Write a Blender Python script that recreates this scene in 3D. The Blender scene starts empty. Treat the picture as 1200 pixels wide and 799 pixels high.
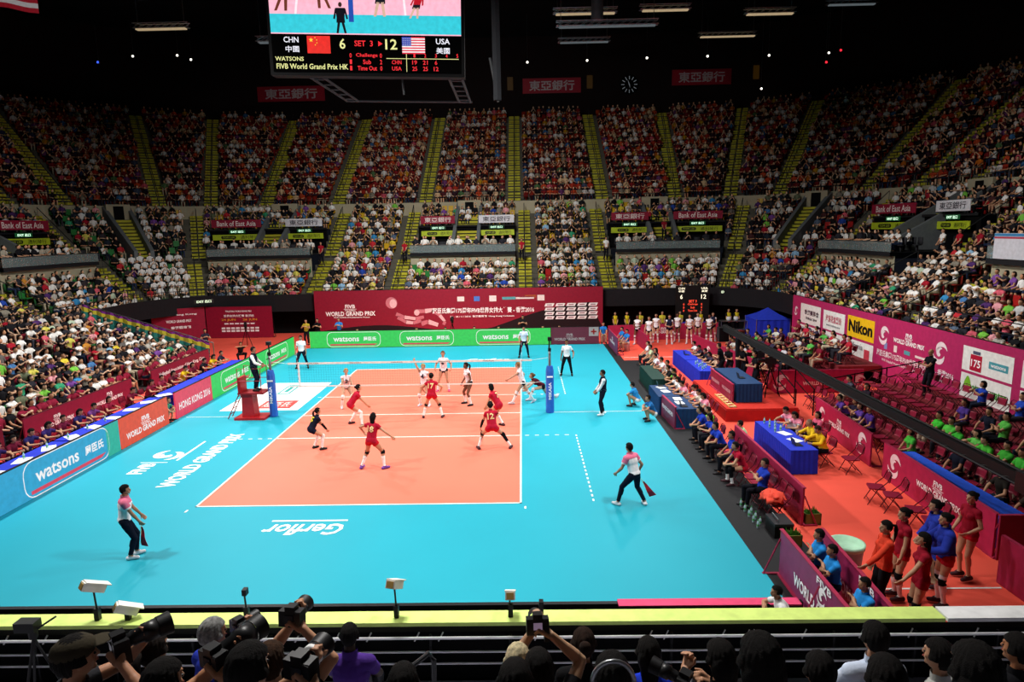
import bpy, math, random
import numpy as np
from mathutils import Vector, Matrix, noise
from mathutils.bvhtree import BVHTree

S = bpy.context.scene
COL = S.collection
random.seed(7)
rng = np.random.default_rng(11)

# ---------------------------------------------------------------- camera
def cam_axes(yaw, pitch, roll):
    cy, sy, cp, sp, cr, sr = math.cos(yaw), math.sin(yaw), math.cos(pitch), math.sin(pitch), math.cos(roll), math.sin(roll)
    f = Vector((sy*cp, cy*cp, -sp)); r = Vector((cy, -sy, 0)); u = r.cross(f)
    return r*cr + u*sr, -r*sr + u*cr, f
CAM_POS = Vector((4.618, -25.967, 7.406)); F_PX = 770.72
cr_, cu_, cf_ = cam_axes(-0.01751, 0.16809, -0.01883)
cam_data = bpy.data.cameras.new('camera'); cam = bpy.data.objects.new('camera', cam_data); COL.objects.link(cam)
cam_data.sensor_fit = 'HORIZONTAL'; cam_data.sensor_width = 36; cam_data.lens = F_PX/1200*36
cam_data.clip_start = 0.1; cam_data.clip_end = 400
mw = Matrix.Identity(4)
for i in range(3):
    mw[i][0] = cr_[i]; mw[i][1] = cu_[i]; mw[i][2] = -cf_[i]; mw[i][3] = CAM_POS[i]
cam.matrix_world = mw
S.camera = cam

# ---------------------------------------------------------------- world, light, exposure
S.view_settings.view_transform = 'Standard'; S.view_settings.look = 'None'
S.view_settings.gamma = 1; S.view_settings.use_curve_mapping = False
S.view_settings.exposure = 0.0
w = bpy.data.worlds.new('hall_air'); S.world = w; w.use_nodes = True
w.node_tree.nodes['Background'].inputs[0].default_value = (0.35, 0.4, 0.6, 1)
w.node_tree.nodes['Background'].inputs[1].default_value = 0.012

def area(name, loc, target, energy, size=(3, 3), spread=160, color=(1, 0.97, 0.93)):
    l = bpy.data.lights.new(name, 'AREA'); l.shape = 'RECTANGLE'; l.size, l.size_y = size
    l.energy = energy; l.spread = math.radians(spread); l.color = color
    o = bpy.data.objects.new(name, l); COL.objects.link(o); o.location = loc
    d = Vector(target) - Vector(loc); o.rotation_euler = d.to_track_quat('-Z', 'Y').to_euler()
    return o
for sx in (-1, 1):
    for y in (-13, -4.5, 4.5, 13):
        area('court_floodlight', (sx*12.5, y, 17.0), (sx*1.5, y*0.55, 0), 780 if abs(y) > 9 else 640, (1.1, 1.1), 100)
for sx in (-1, 1):
    area('stand_fill_light', (sx*8, 3, 17.5), (sx*23, 5, 2.5), 1500, (2.5, 2.5), 120)
area('stand_fill_light', (2, -13, 17), (3, -21, 3), 750, (3, 1.5), 90)  # fill lamp added to brighten the near rows and ledge, no known fixture
area('stand_fill_light', (0, 6, 18), (0, 26, 3.0), 2100, (6, 2), 112)
# ---------------------------------------------------------------- helpers
def lin(c):
    if isinstance(c, str):
        c = tuple(int(c[i:i+2], 16)/255 for i in (0, 2, 4))
    return tuple(((x+0.055)/1.055)**2.4 if x > 0.04045 else x/12.92 for x in c[:3])
MATS = {}
def mat(name, color='808080', rough=0.6, metal=0.0, emit=0.0, var=0.06, scale=6.0, spec=0.3, bump=0.0, objcol=False, attr=None):
    if name in MATS: return MATS[name]
    m = bpy.data.materials.new(name); m.use_nodes = True; nt = m.node_tree; N = nt.nodes; L = nt.links
    b = N['Principled BSDF']; b.inputs['Roughness'].default_value = rough; b.inputs['Metallic'].default_value = metal
    b.inputs['Specular IOR Level'].default_value = spec
    tc = N.new('ShaderNodeTexCoord'); nz = N.new('ShaderNodeTexNoise'); nz.inputs['Scale'].default_value = scale; nz.inputs['Detail'].default_value = 3
    L.new(tc.outputs['Object'], nz.inputs['Vector'])
    hs = N.new('ShaderNodeHueSaturation'); mr = N.new('ShaderNodeMapRange')
    mr.inputs['To Min'].default_value = 1-var*2; mr.inputs['To Max'].default_value = 1+var*2
    mr.inputs['From Min'].default_value = 0.25; mr.inputs['From Max'].default_value = 0.75
    L.new(nz.outputs['Fac'], mr.inputs['Value']); L.new(mr.outputs['Result'], hs.inputs['Value'])
    if objcol:
        oi = N.new('ShaderNodeObjectInfo'); L.new(oi.outputs['Color'], hs.inputs['Color'])
    elif attr:
        at = N.new('ShaderNodeAttribute'); at.attribute_name = attr; L.new(at.outputs['Color'], hs.inputs['Color'])
    else:
        hs.inputs['Color'].default_value = (*lin(color), 1)
    if emit > 0:
        L.new(hs.outputs['Color'], b.inputs['Emission Color']); b.inputs['Emission Strength'].default_value = emit
        b.inputs['Base Color'].default_value = (0.02, 0.02, 0.02, 1)
    else:
        L.new(hs.outputs['Color'], b.inputs['Base Color'])
    if bump:
        bp = N.new('ShaderNodeBump'); bp.inputs['Strength'].default_value = bump; bp.inputs['Distance'].default_value = 0.02
        nz2 = N.new('ShaderNodeTexNoise'); nz2.inputs['Scale'].default_value = scale*8; L.new(tc.outputs['Object'], nz2.inputs['Vector'])
        L.new(nz2.outputs['Fac'], bp.inputs['Height']); L.new(bp.outputs['Normal'], b.inputs['Normal'])
    MATS[name] = m
    return m
def M(hexc, rough=0.6, emit=0.0, metal=0.0, **k):
    return mat('paint_%s_%d_%d_%d' % (hexc, int(rough*100), int(emit*100), int(metal*100)), hexc, rough, metal, emit, **k)

class MB:
    """collects shapes into one mesh; every face keeps the slot of the material it was added with"""
    def __init__(s): s.v = []; s.f = []; s.m = []; s.mats = []
    def slot(s, m):
        if m not in s.mats: s.mats.append(m)
        return s.mats.index(m)
    def add(s, vs, fs, m=None):
        o = len(s.v); s.v += [tuple(v) for v in vs]; k = s.slot(m)
        for f in fs: s.f.append(tuple(i+o for i in f)); s.m.append(k)
        return s
    def box(s, lo, hi, m=None, rot=None, org=None):
        x0, y0, z0 = lo; x1, y1, z1 = hi
        vs = [Vector(p) for p in ((x0, y0, z0), (x1, y0, z0), (x1, y1, z0), (x0, y1, z0), (x0, y0, z1), (x1, y0, z1), (x1, y1, z1), (x0, y1, z1))]
        if rot is not None:
            R = Matrix.Rotation(rot, 3, 'Z') if not isinstance(rot, Matrix) else rot
            vs = [R @ v for v in vs]
        if org is not None: vs = [v+Vector(org) for v in vs]
        return s.add(vs, [(0, 3, 2, 1), (4, 5, 6, 7), (0, 1, 5, 4), (1, 2, 6, 5), (2, 3, 7, 6), (3, 0, 4, 7)], m)
    def tube(s, pts, r, m=None, n=8, caps=True, sq=False):
        pts = [Vector(p) for p in pts]; rs = r if isinstance(r, (list, tuple)) else [r]*len(pts)
        vs = []; fs = []; up = None
        for i, p in enumerate(pts):
            d = (pts[min(i+1, len(pts)-1)]-pts[max(i-1, 0)]).normalized()
            if up is None: up = Vector((0, 0, 1)) if abs(d.z) < .9 else Vector((1, 0, 0))
            a = d.cross(up).normalized(); b = a.cross(d).normalized(); up = b
            for k in range(n):
                t = 2*math.pi*(k+(.5 if sq else 0))/n
                vs.append(p+(a*math.cos(t)+b*math.sin(t))*rs[i])
        for i in range(len(pts)-1):
            for k in range(n):
                fs.append((i*n+k, i*n+(k+1) % n, (i+1)*n+(k+1) % n, (i+1)*n+k))
        if caps: fs += [tuple(range(n))[::-1], tuple(range((len(pts)-1)*n, len(pts)*n))]
        return s.add(vs, fs, m)
    def lathe(s, prof, c=(0, 0, 0), m=None, n=20):
        vs = []; fs = []
        for r, z in prof:
            for k in range(n):
                t = 2*math.pi*k/n; vs.append((c[0]+r*math.cos(t), c[1]+r*math.sin(t), c[2]+z))
        for i in range(len(prof)-1):
            for k in range(n): fs.append((i*n+k, i*n+(k+1) % n, (i+1)*n+(k+1) % n, (i+1)*n+k))
        fs += [tuple(range(n))[::-1], tuple(range((len(prof)-1)*n, len(prof)*n))]
        return s.add(vs, fs, m)
    def prism(s, outline, axis0, axis1, normal, org, thick, m=None):
        a, b, c, o = Vector(axis0), Vector(axis1), Vector(normal), Vector(org); n = len(outline)
        vs = [o+a*p[0]+b*p[1] for p in outline]+[o+a*p[0]+b*p[1]+c*thick for p in outline]
        fs = [tuple(range(n))[::-1], tuple(range(n, 2*n))]+[(i, (i+1) % n, n+(i+1) % n, n+i) for i in range(n)]
        return s.add(vs, fs, m)
    def build(s, name, m=None, parent=None, smooth=False, loc=None, rotz=0):
        me = bpy.data.meshes.new(name); me.from_pydata(s.v, [], s.f)
        for mm in s.mats: me.materials.append(mm if mm is not None else m)
        me.polygons.foreach_set('material_index', s.m)
        if smooth: me.polygons.foreach_set('use_smooth', [True]*len(s.f))
        me.update()
        return put(name, me, parent, loc, rotz)
def put(name, me, parent=None, loc=None, rotz=0):
    o = bpy.data.objects.new(name, me); COL.objects.link(o)
    if parent is not None: o.parent = parent
    if loc is not None: o.location = loc
    if rotz: o.rotation_euler = (0, 0, rotz)
    return o
def tag(o, label=None, cat=None, group=None, kind=None):
    if label: o['label'] = label
    if cat: o['category'] = cat
    if group: o['group'] = group
    if kind: o['kind'] = kind
    return o
def thing(name, label, cat, loc=(0, 0, 0), rotz=0, group=None):
    o = bpy.data.objects.new(name, None); COL.objects.link(o); o.location = loc; o.rotation_euler = (0, 0, rotz)
    o.empty_display_size = 0.2
    return tag(o, label, cat, group)
def struct(o): o['kind'] = 'structure'; return o
def copy_tree(o, parent=None):
    c = o.copy(); COL.objects.link(c)
    if parent is not None: c.parent = parent
    for ch in list(o.children): copy_tree(ch, c)
    return c

_dg = None
FONT_CACHE = {}
def glyphs(text, bold=0.0, shear=0.0, res=2):
    """outline of a line of writing as (verts Nx2, faces), centred, capital height about 1"""
    key = (text, bold, shear, res)
    if key in FONT_CACHE: return FONT_CACHE[key]
    cu = bpy.data.curves.new('writing', 'FONT'); cu.body = text; cu.resolution_u = res; cu.offset = bold; cu.shear = shear
    cu.size = 1.0; cu.space_line = 1.05; cu.align_x = 'CENTER'
    o = bpy.data.objects.new('writing', cu); COL.objects.link(o)
    dg = bpy.context.evaluated_depsgraph_get()
    me = bpy.data.meshes.new_from_object(o.evaluated_get(dg))
    vs = np.array([v.co[:2] for v in me.vertices]).reshape(-1, 2); fs = [tuple(p.vertices) for p in me.polygons]
    bpy.data.objects.remove(o); bpy.data.curves.remove(cu); bpy.data.meshes.remove(me)
    if len(vs):
        lo, hi = vs.min(0), vs.max(0); vs = (vs-(lo+hi)/2)
    FONT_CACHE[key] = (vs, fs)
    return vs, fs
def write(mb, text, center, right, up, width=None, height=None, m=None, bold=0.0, shear=0.0, lift=0.012, res=2):
    """adds writing to a mesh, laid on the plane given by right/up at center; fitted to width and/or height"""
    vs, fs = glyphs(text, bold, shear, res)
    if not len(vs): return
    r, u, c = Vector(right).normalized(), Vector(up).normalized(), Vector(center); n = r.cross(u)
    ext = vs.max(0)-vs.min(0)
    if width and height: sx, sy = width/ext[0], height/ext[1]
    elif width: sx = sy = width/ext[0]
    else: sx = sy = height/ext[1]
    mb.add([c+r*(v[0]*sx)+u*(v[1]*sy)+n*lift for v in vs], fs, m)
def rrect(w, h, r, n=5):
    pts = []
    for cx, cy, a0 in ((w/2-r, h/2-r, 0), (-w/2+r, h/2-r, 90), (-w/2+r, -h/2+r, 180), (w/2-r, -h/2+r, 270)):
        for k in range(n+1):
            a = math.radians(a0+90*k/n); pts.append((cx+r*math.cos(a), cy+r*math.sin(a)))
    return pts
# ---------------------------------------------------------------- bowl geometry
CC = 16.5
def bp(seg, t, r):
    """point on the bowl: straight sides L F R (t along the side) and round corners CL CR (t degrees from the far axis)"""
    if seg == 'F': return Vector((t, CC+r, 0))
    if seg == 'L': return Vector((-CC-r, t, 0))
    if seg == 'R': return Vector((CC+r, t, 0))
    a = math.radians(t); q = 1 if seg == 'CR' else -1
    return Vector((q*(CC+r*math.sin(a)), CC+r*math.cos(a), 0))
def bout(seg, t):
    if seg == 'F': return Vector((0, 1, 0))
    if seg == 'L': return Vector((-1, 0, 0))
    if seg == 'R': return Vector((1, 0, 0))
    a = math.radians(t); q = 1 if seg == 'CR' else -1
    return Vector((q*math.sin(a), math.cos(a), 0))
def stations(ivs):
    out = []
    for seg, a, b in ivs:
        n = max(1, int(abs(b-a)/(3.0 if seg in ('CL', 'CR') else 4.0)+.999))
        out += [(seg, a+(b-a)*k/n) for k in range(n+1)]
    return out
def strip(mb, ivs, prof, m):
    st = stations(ivs); n = len(prof); vs = []; fs = []
    for seg, t in st:
        for r, z in prof:
            p = bp(seg, t, r); vs.append((p.x, p.y, z))
    for i in range(len(st)-1):
        for j in range(n-1): fs.append((i*n+j, (i+1)*n+j, (i+1)*n+j+1, i*n+j+1))
    mb.add(vs, fs, m)
LOW = [(5.0+.85*k, 2.2+.45*k) for k in range(7)]
MID = [(12.0+.75*j, 5.65+.52*j) for j in range(7)]
UP = [(17.6+.8*i, 9.85+.545*i) for i in range(18)]
def steps_profile(rows, end):
    out = []
    for i, (r, z) in enumerate(rows):
        out += [(r, z), (rows[i+1][0] if i+1 < len(rows) else end, z)]
    return out
UPW = 17.3
# group windows (balcony with two banners and a stair between)
GROUPS = {
    'far_centre': ([('F', -4.1, 4.1)], ('F', -3.8), ('F', -.95), ('F', 1.05), ('F', 4.0)),
    'far_right': ([('F', 11.9, 16.5), ('CR', 0, 21)], ('F', 12.1), ('F', 15.2), ('CR', 3.3), ('CR', 20)),
    'far_left': ([('CL', 21, 0), ('F', -16.5, -11.9)], ('CL', 20), ('CL', 3.3), ('F', -15.2), ('F', -12.1)),
    'right_upper': ([('CR', 69, 90), ('R', 16.5, 11.9)], ('CR', 70), ('CR', 86.7), ('R', 15.2), ('R', 12.1)),
    'right_centre': ([('R', 4.1, -4.1)], ('R', 3.8), ('R', .95), ('R', -.95), ('R', -3.8)),
    'left_upper': ([('L', 11.9, 16.5), ('CL', 90, 69)], ('L', 12.1), ('L', 15.2), ('CL', 86.7), ('CL', 70)),
    'left_centre': ([('L', -4.1, 4.1)], ('L', -3.8), ('L', -.95), ('L', .95), ('L', 3.8)),
}
NORMAL = [[('L', 4.1, 11.9)], [('CL', 69, 52)], [('CL', 38, 21)], [('F', -11.9, -4.1)], [('F', 4.1, 11.9)], [('CR', 21, 38)], [('CR', 52, 69)], [('R', 11.9, 4.1)], [('R', -4.1, -16)], [('L', -16, -4.1)]]
DIAG = [[('CL', 52, 38)], [('CR', 38, 52)]]
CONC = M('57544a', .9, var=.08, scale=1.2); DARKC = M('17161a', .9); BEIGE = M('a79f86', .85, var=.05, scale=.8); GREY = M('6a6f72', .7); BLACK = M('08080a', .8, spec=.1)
YEL = M('b3ad2c', .7, var=.1, scale=2); METAL = M('9a9da0', .35, metal=.9); DMETAL = M('202226', .5)

# floor: red carpet everywhere, turquoise sport floor, orange court
def slab(name, x0, x1, y0, y1, z0, z1, m): return MB().box((x0, y0, z0), (x1, y1, z1)).build(name, m)
struct(slab('floor', -23, 23, -20, 24, -.3, 0, M('f45c4a', .75, var=.03, scale=.6, spec=.15)))
struct(slab('trim_1', -9.6, 10.28, -18.3, 15.95, 0, .012, M('1c1d20', .7)))
struct(slab('trim_9', 10.28, 11.15, -12.7, 10.5, 0, .012, M('1c1d20', .7)))
BLUEF = M('22a2b7', .55, var=.02, scale=.35, spec=.22); ORF = M('e57862', .5, var=.02, scale=.35, spec=.25)
tf = slab('trim_2', -9.55, 9.75, -14.0, 15.85, .012, .024, BLUEF); struct(tf)
struct(slab('trim_3', -4.5, 4.5, -9, 9, .024, .030, ORF))
WH = M('f6f6f2', .5)
mb = MB(); z = .032
def fl(x0, x1, y0, y1): mb.box((x0, y0, .030), (x1, y1, .0335), WH)
fl(-4.5, -4.45, -9, 9); fl(4.45, 4.5, -9, 9); fl(-4.5, 4.5, -9, -8.95); fl(-4.5, 4.5, 8.95, 9)
for y in (-3, 0, 3): fl(-4.5, 4.5, y-.025, y+.025)
for sx in (-1, 1):
    for k in range(5):
        for y in (-3, 3): fl(sx*4.7+sx*k*.36-.075, sx*4.7+sx*k*.36+.075, y-.025, y+.025)
for k in range(19):
    for sx in (-1, 1):
        if sx > 0: fl(6.45, 6.50, -3-k*.32-.15 if k else -3.15, -3-k*.32)
        if sx > 0: fl(6.45, 6.50, 3+k*.32, 3+k*.32+.15)
fl(-9.3, -5.7, -.015, .015); fl(5.7, 9.6, -.015, .015)
for x in (-4.6, 4.6): fl(x-.025, x+.025, -9.35, -9.2)
struct(mb.build('trim_4', WH))
# writing on the sport floor (read from the far end)
mb = MB()
write(mb, 'Gerflor', (-1.05, -10.45, .024), (-1, 0, 0), (0, -1, 0), width=2.05, height=.62, m=WH, bold=.02, shear=.25, lift=.006)
mb.box((-2.0, -9.98, .024), (-.02, -9.91, .031), WH)
write(mb, 'Gerflor', (2.6, 11.2, .024), (1, 0, 0), (0, 1, 0), width=2.4, height=.7, m=WH, bold=.02, shear=.25, lift=.006)
write(mb, 'WORLD GRAND PRIX', (-6.15, -4.95, .024), (0, 1, 0), (-1, 0, 0), width=5.2, height=.55, m=WH, bold=.03, lift=.006)
write(mb, 'FIVB', (-7.72, -5.95, .024), (0, 1, 0), (-1, 0, 0), width=.95, height=.5, m=WH, bold=.03, lift=.006)
mb.box((-8.1, -5.4, .024), (-7.2, -5.36, .031), WH)
write(mb, 'FIVB', (-7.75, -6.0, .024), (0, 1, 0), (-1, 0, 0), width=.2, height=.1, m=WH, lift=.006)
def swirl(mb, c, R, right, up, m, lift=.006):
    r, u = Vector(right).normalized(), Vector(up).normalized(); n = r.cross(u); c = Vector(c)+n*lift
    for a0, a1, k0, k1 in ((20, 175, 1.0, .55), (190, 345, 1.0, .6), (60, 300, .48, .12)):
        vs = []; fs = []; N = 14
        for i in range(N+1):
            a = math.radians(a0+(a1-a0)*i/N); w_ = math.sin(math.pi*i/N)*.22*R+.02*R; rr = R*(k0+(k1-k0)*i/N)
            for q in (-1, 1): vs.append(c+(r*math.cos(a)+u*math.sin(a))*(rr+q*w_))
        for i in range(N): fs.append((2*i, 2*i+2, 2*i+3, 2*i+1))
        mb.add(vs, fs, m)
swirl(mb, (-7.55, -4.65, .024), .5, (0, 1, 0), (-1, 0, 0), WH)
mb.box((-7.02, -5.2, .024), (-6.95, -3.2, .031), WH)
struct(mb.build('trim_5', WH))
# sponsor decal by the first referee
mb = MB()
mb.box((-8.35, .9, .024), (-5.0, 6.0, .028), WH)
mb.box((-6.95, 3.7, .028), (-6.35, 5.5, .031), M('2f9c98', .5)); mb.box((-6.85, 3.85, .031), (-6.45, 5.35, .033), WH)
mb.box((-6.75, 4.05, .033), (-6.55, 5.15, .035), M('2f9c98', .5))
mb.box((-6.9, 1.2, .028), (-5.45, 2.5, .031), M('e0403c', .5))
write(mb, '屈臣氏', (-6.2, 1.85, .031), (1, 0, 0), (0, 1, 0), width=1.15, height=.8, m=WH, lift=.004)
struct(mb.build('trim_6', WH))

# ---------------------------------------------------------------- terraces
tb = MB(); ab = MB()
for ivs in NORMAL:
    strip(tb, ivs, [(5.0, 1.9)]+steps_profile(LOW, 10.95)+[(10.95, 5.25), (12.0, 5.25)]+steps_profile(MID, 17.25), CONC)
for nm, g in GROUPS.items():
    ivs = g[0]
    strip(tb, ivs, [(5.0, 1.9)]+steps_profile(LOW[:5], 9.25), CONC)
    strip(tb, ivs, [(9.25, 4.0), (9.25, 5.5)], BEIGE)
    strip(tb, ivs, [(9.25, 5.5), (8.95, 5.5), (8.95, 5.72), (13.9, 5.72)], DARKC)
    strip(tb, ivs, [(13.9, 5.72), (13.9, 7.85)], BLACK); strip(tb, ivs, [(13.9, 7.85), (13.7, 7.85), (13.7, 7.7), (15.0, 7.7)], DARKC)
    strip(tb, ivs, steps_profile(MID[4:], 17.25), CONC)
for ivs in DIAG:
    strip(tb, ivs, [(5.0, 1.9)]+steps_profile(LOW, 10.95)+[(10.95, 5.25), (12.0, 5.25)]+steps_profile(MID, 17.25), CONC)
ALL = [('L', -16, 16.5), ('CL', 90, 0), ('F', -16.5, 16.5), ('CR', 0, 90), ('R', 16.5, -16)]
struct(tb.build('terrace', CONC))
tb = MB(); strip(tb, ALL, [(17.25, 8.77), (17.25, 9.9), (17.45, 9.9), (17.45, 9.8)], BEIGE); struct(tb.build('parapet', BEIGE))
tb = MB(); strip(tb, ALL, [(17.45, 9.8)]+steps_profile(UP, 32.0)+[(32.0, 19.4), (35.2, 19.4)], CONC); struct(tb.build('terrace', CONC))
WALLM = M('1a0d0e', .9)
tb = MB(); strip(tb, ALL, [(35.2, 19.3), (35.2, 29.0)], WALLM); struct(tb.build('wall_back', WALLM))
tb = MB(); strip(tb, ALL, [(5.0, 3.05), (4.93, 3.05), (4.93, 1.8), (5.6, 1.8)], DARKC); strip(tb, ALL, [(5.0, 3.05), (5.0, 2.2)], DARKC)
strip(tb, [('L', -16, 16.5), ('CL', 90, 0), ('F', -16.5, 16.5), ('CR', 0, 90), ('R', 16.5, -16)], [(6.3, 1.85), (6.3, -.3)], BLACK)
strip(tb, ALL, [(5.0, 1.85), (6.3, 1.85)], BLACK); struct(tb.build('fascia', BLACK))
struct(slab('ceiling', -54, 54, -52, 54, 28.5, 28.8, M('0b0b10', .95)))

# stepped aisles, one object each, yellow nosed steps
def aisle(seg, t, rows, end, w=.55, name='aisle_steps'):
    mb = MB(); o = bout(seg, t); s = Vector((-o.y, o.x, 0))
    rr = rows+[(end, rows[-1][1]+(rows[-1][1]-rows[-2][1]))]
    for i in range(len(rows)):
        r0, z0 = rr[i]; r1, z1 = rr[i+1]
        for h in range(2):
            a = r0+(r1-r0)*h/2-.02; b = r1; zt = z0+(z1-z0)*(h+.0)/2+.03
            for q in (-1, 1):
                p0 = bp(seg, t, a); p1 = bp(seg, t, b); e0 = s*q*.05; e1 = s*q*w
                lo = z0-.1
                vs = [p0+e0, p0+e1, p1+e1, p1+e0]
                mb.add([Vector((v.x, v.y, lo)) for v in vs]+[Vector((v.x, v.y, zt)) for v in vs], [(0, 1, 5, 4), (1, 2, 6, 5), (3, 0, 4, 7), (4, 5, 6, 7)], YEL)
                mb.add([Vector((v.x, v.y, zz))-o*.012 for zz in (zt-.27, zt-.19) for v in (p0+e0, p0+e1)], [(0, 1, 3, 2)], DARKC)
                mb.add([Vector((v.x, v.y, zt+.004)) for v in (p0+e0, p0+e1, p0+e1+o*.2, p0+e0+o*.2)], [(0, 1, 2, 3)], DARKC)
    pts = [bp(seg, t, r)+Vector((0, 0, z+.9)) for r, z in (rows[0], rows[-1])]
    mb.tube(pts, .03, DMETAL, n=5)
    for r, z in rows[::3]: mb.tube([bp(seg, t, r)+Vector((0, 0, z-.05)), bp(seg, t, r)+Vector((0, 0, z+.9))], .02, DMETAL, n=4)
    return struct(mb.build(name, YEL))
AIS_UP = [('L', 4), ('L', 11.9), ('CL', 84), ('CL', 69), ('CL', 56), ('CL', 34), ('CL', 21), ('CL', 6), ('F', -11.9), ('F', -4), ('F', 4), ('F', 11.9), ('CR', 6), ('CR', 21), ('CR', 34), ('CR', 56), ('CR', 69), ('CR', 84), ('R', 11.9), ('R', 4), ('R', -4)]
AIS_LOW = [('L', 4.1), ('L', 11.9), ('CL', 69), ('CL', 21), ('F', -11.9), ('F', -4.1), ('F', 4.1), ('F', 11.9), ('CR', 21), ('CR', 69), ('R', 11.9), ('R', 4.1), ('R', -4.1)]
for s_, t in AIS_UP: aisle(s_, t, UP, 32.0)
AOFF = {4.1: .75, -4.1: -.75, 11.9: -.75, -11.9: .75}
def aoff(s_, t):
    if s_ in 'LFR': return t+AOFF.get(t, 0)
    return t
for s_, t in AIS_LOW:
    if s_ in ('CL', 'CR'): t2m = t+(4 if t < 45 else -4); t2l = t+(6 if t < 45 else -6)
    else: t2m = t2l = aoff(s_, t)
    aisle(s_, t2l, LOW, 10.95, .5); aisle(s_, t2m, MID[:], 17.25, .5)
# vomitory stairs between banners, with sloping parapets and a dark doorway
def sloped(p_lo, p_hi, z0, z1, zb, side, w_, m, mb):
    e = side*w_/2
    a, b = p_lo, p_hi
    vs = [a-e, a+e, b+e, b-e]
    mb.add([Vector((v.x, v.y, zb)) for v in vs]+[Vector((vs[0].x, vs[0].y, z0)), Vector((vs[1].x, vs[1].y, z0)), Vector((vs[2].x, vs[2].y, z1)), Vector((vs[3].x, vs[3].y, z1))],
           [(0, 3, 2, 1), (4, 5, 6, 7), (0, 1, 5, 4), (1, 2, 6, 5), (2, 3, 7, 6), (3, 0, 4, 7)], m)
def vomitory(sa, sb, r0=10.8):
    (s1, t1), (s2, t2) = sa, sb
    o = (bout(s1, t1)+bout(s2, t2)).normalized(); sd = Vector((-o.y, o.x, 0))
    mb = MB()
    for (s_, t) in (sa, sb):
        sloped(bp(s_, t, r0), bp(s_, t, 17.2), 6.3, 9.85, 5.2, sd, .28, GREY, mb)
    struct(mb.build('stair_parapet', GREY))
    mb = MB()
    n = 12
    for k in range(n):
        r = r0+.3+(16.4-r0-.3)*k/n; z0 = 5.5+3.3*k/n
        A = bp(s1, t1, r); B = bp(s2, t2, r); C_ = bp(s2, t2, 16.4); D = bp(s1, t1, 16.4)
        q = [A, B, C_, D]
        mb.add([Vector((v.x, v.y, 5.2)) for v in q]+[Vector((v.x, v.y, z0+.2)) for v in q], [(0, 1, 5, 4), (4, 5, 6, 7)], YEL)
        mb.add([Vector((v.x, v.y, zz))-o*.012 for zz in (z0-.09, z0+.02) for v in (A, B)], [(0, 1, 3, 2)], DARKC)
        mb.add([Vector((v.x, v.y, z0+.205)) for v in (A, B, B+o*.2, A+o*.2)], [(0, 1, 2, 3)], DARKC)
    struct(mb.build('aisle_steps', YEL))
    mb = MB(); A = bp(s1, t1, 16.6); B = bp(s2, t2, 16.6)
    q = [A, B, B+o*.6, A+o*.6]
    mb.add([Vector((v.x, v.y, 8.7)) for v in q]+[Vector((v.x, v.y, 10.0)) for v in q], [(0, 1, 5, 4), (1, 2, 6, 5), (3, 0, 4, 7), (4, 5, 6, 7)], BEIGE)
    m_ = (A+B)/2; u = (B-A).normalized()*.38
    mb.add([Vector((v.x, v.y, z))-o*.02 for z in (8.75, 9.85) for v in (m_-u, m_+u)], [(0, 1, 3, 2)], BLACK)
    struct(mb.build('door_1', BEIGE))
for nm, g in GROUPS.items(): vomitory(g[2], g[3])
vomitory(('CL', 48), ('CL', 42)); vomitory(('CR', 42), ('CR', 48))

# balconies: glass front, rail, yellow sponsor board, exit sign, banner
GLASS = bpy.data.materials.new('balcony_glass'); GLASS.use_nodes = True
_n = GLASS.node_tree.nodes; _b = _n['Principled BSDF']; _b.inputs['Base Color'].default_value = (.22, .27, .27, 1); _b.inputs['Roughness'].default_value = .15; _b.inputs['Alpha'].default_value = .55
def quad_on(mb, A, B, z0, z1, push, m, thick=.05):
    """upright panel from A to B, thick enough to stand as an object"""
    d = (B-A).normalized(); n = Vector((d.y, -d.x, 0)); a = A+n*push; b = B+n*push; c = b-n*thick; e = a-n*thick
    vs = [Vector((v.x, v.y, z)) for z in (z0, z1) for v in (a, b, c, e)]
    mb.add(vs, [(0, 3, 2, 1), (4, 5, 6, 7), (0, 1, 5, 4), (1, 2, 6, 5), (2, 3, 7, 6), (3, 0, 4, 7)], m)
    return d, n
PLACE = {'far_centre': 'centre of the far stand', 'far_right': 'right end of the far stand', 'far_left': 'left end of the far stand', 'right_upper': 'upper right corner stand', 'right_centre': 'right stand', 'left_upper': 'left corner stand', 'left_centre': 'left stand'}
BAN = {'far_centre': ('R', 'W'), 'far_right': ('R', 'E'), 'far_left': ('E', 'W'), 'right_upper': ('E', 'W'), 'right_centre': ('R', 'W'), 'left_upper': ('W', 'E'), 'left_centre': ('R', 'W')}
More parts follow.
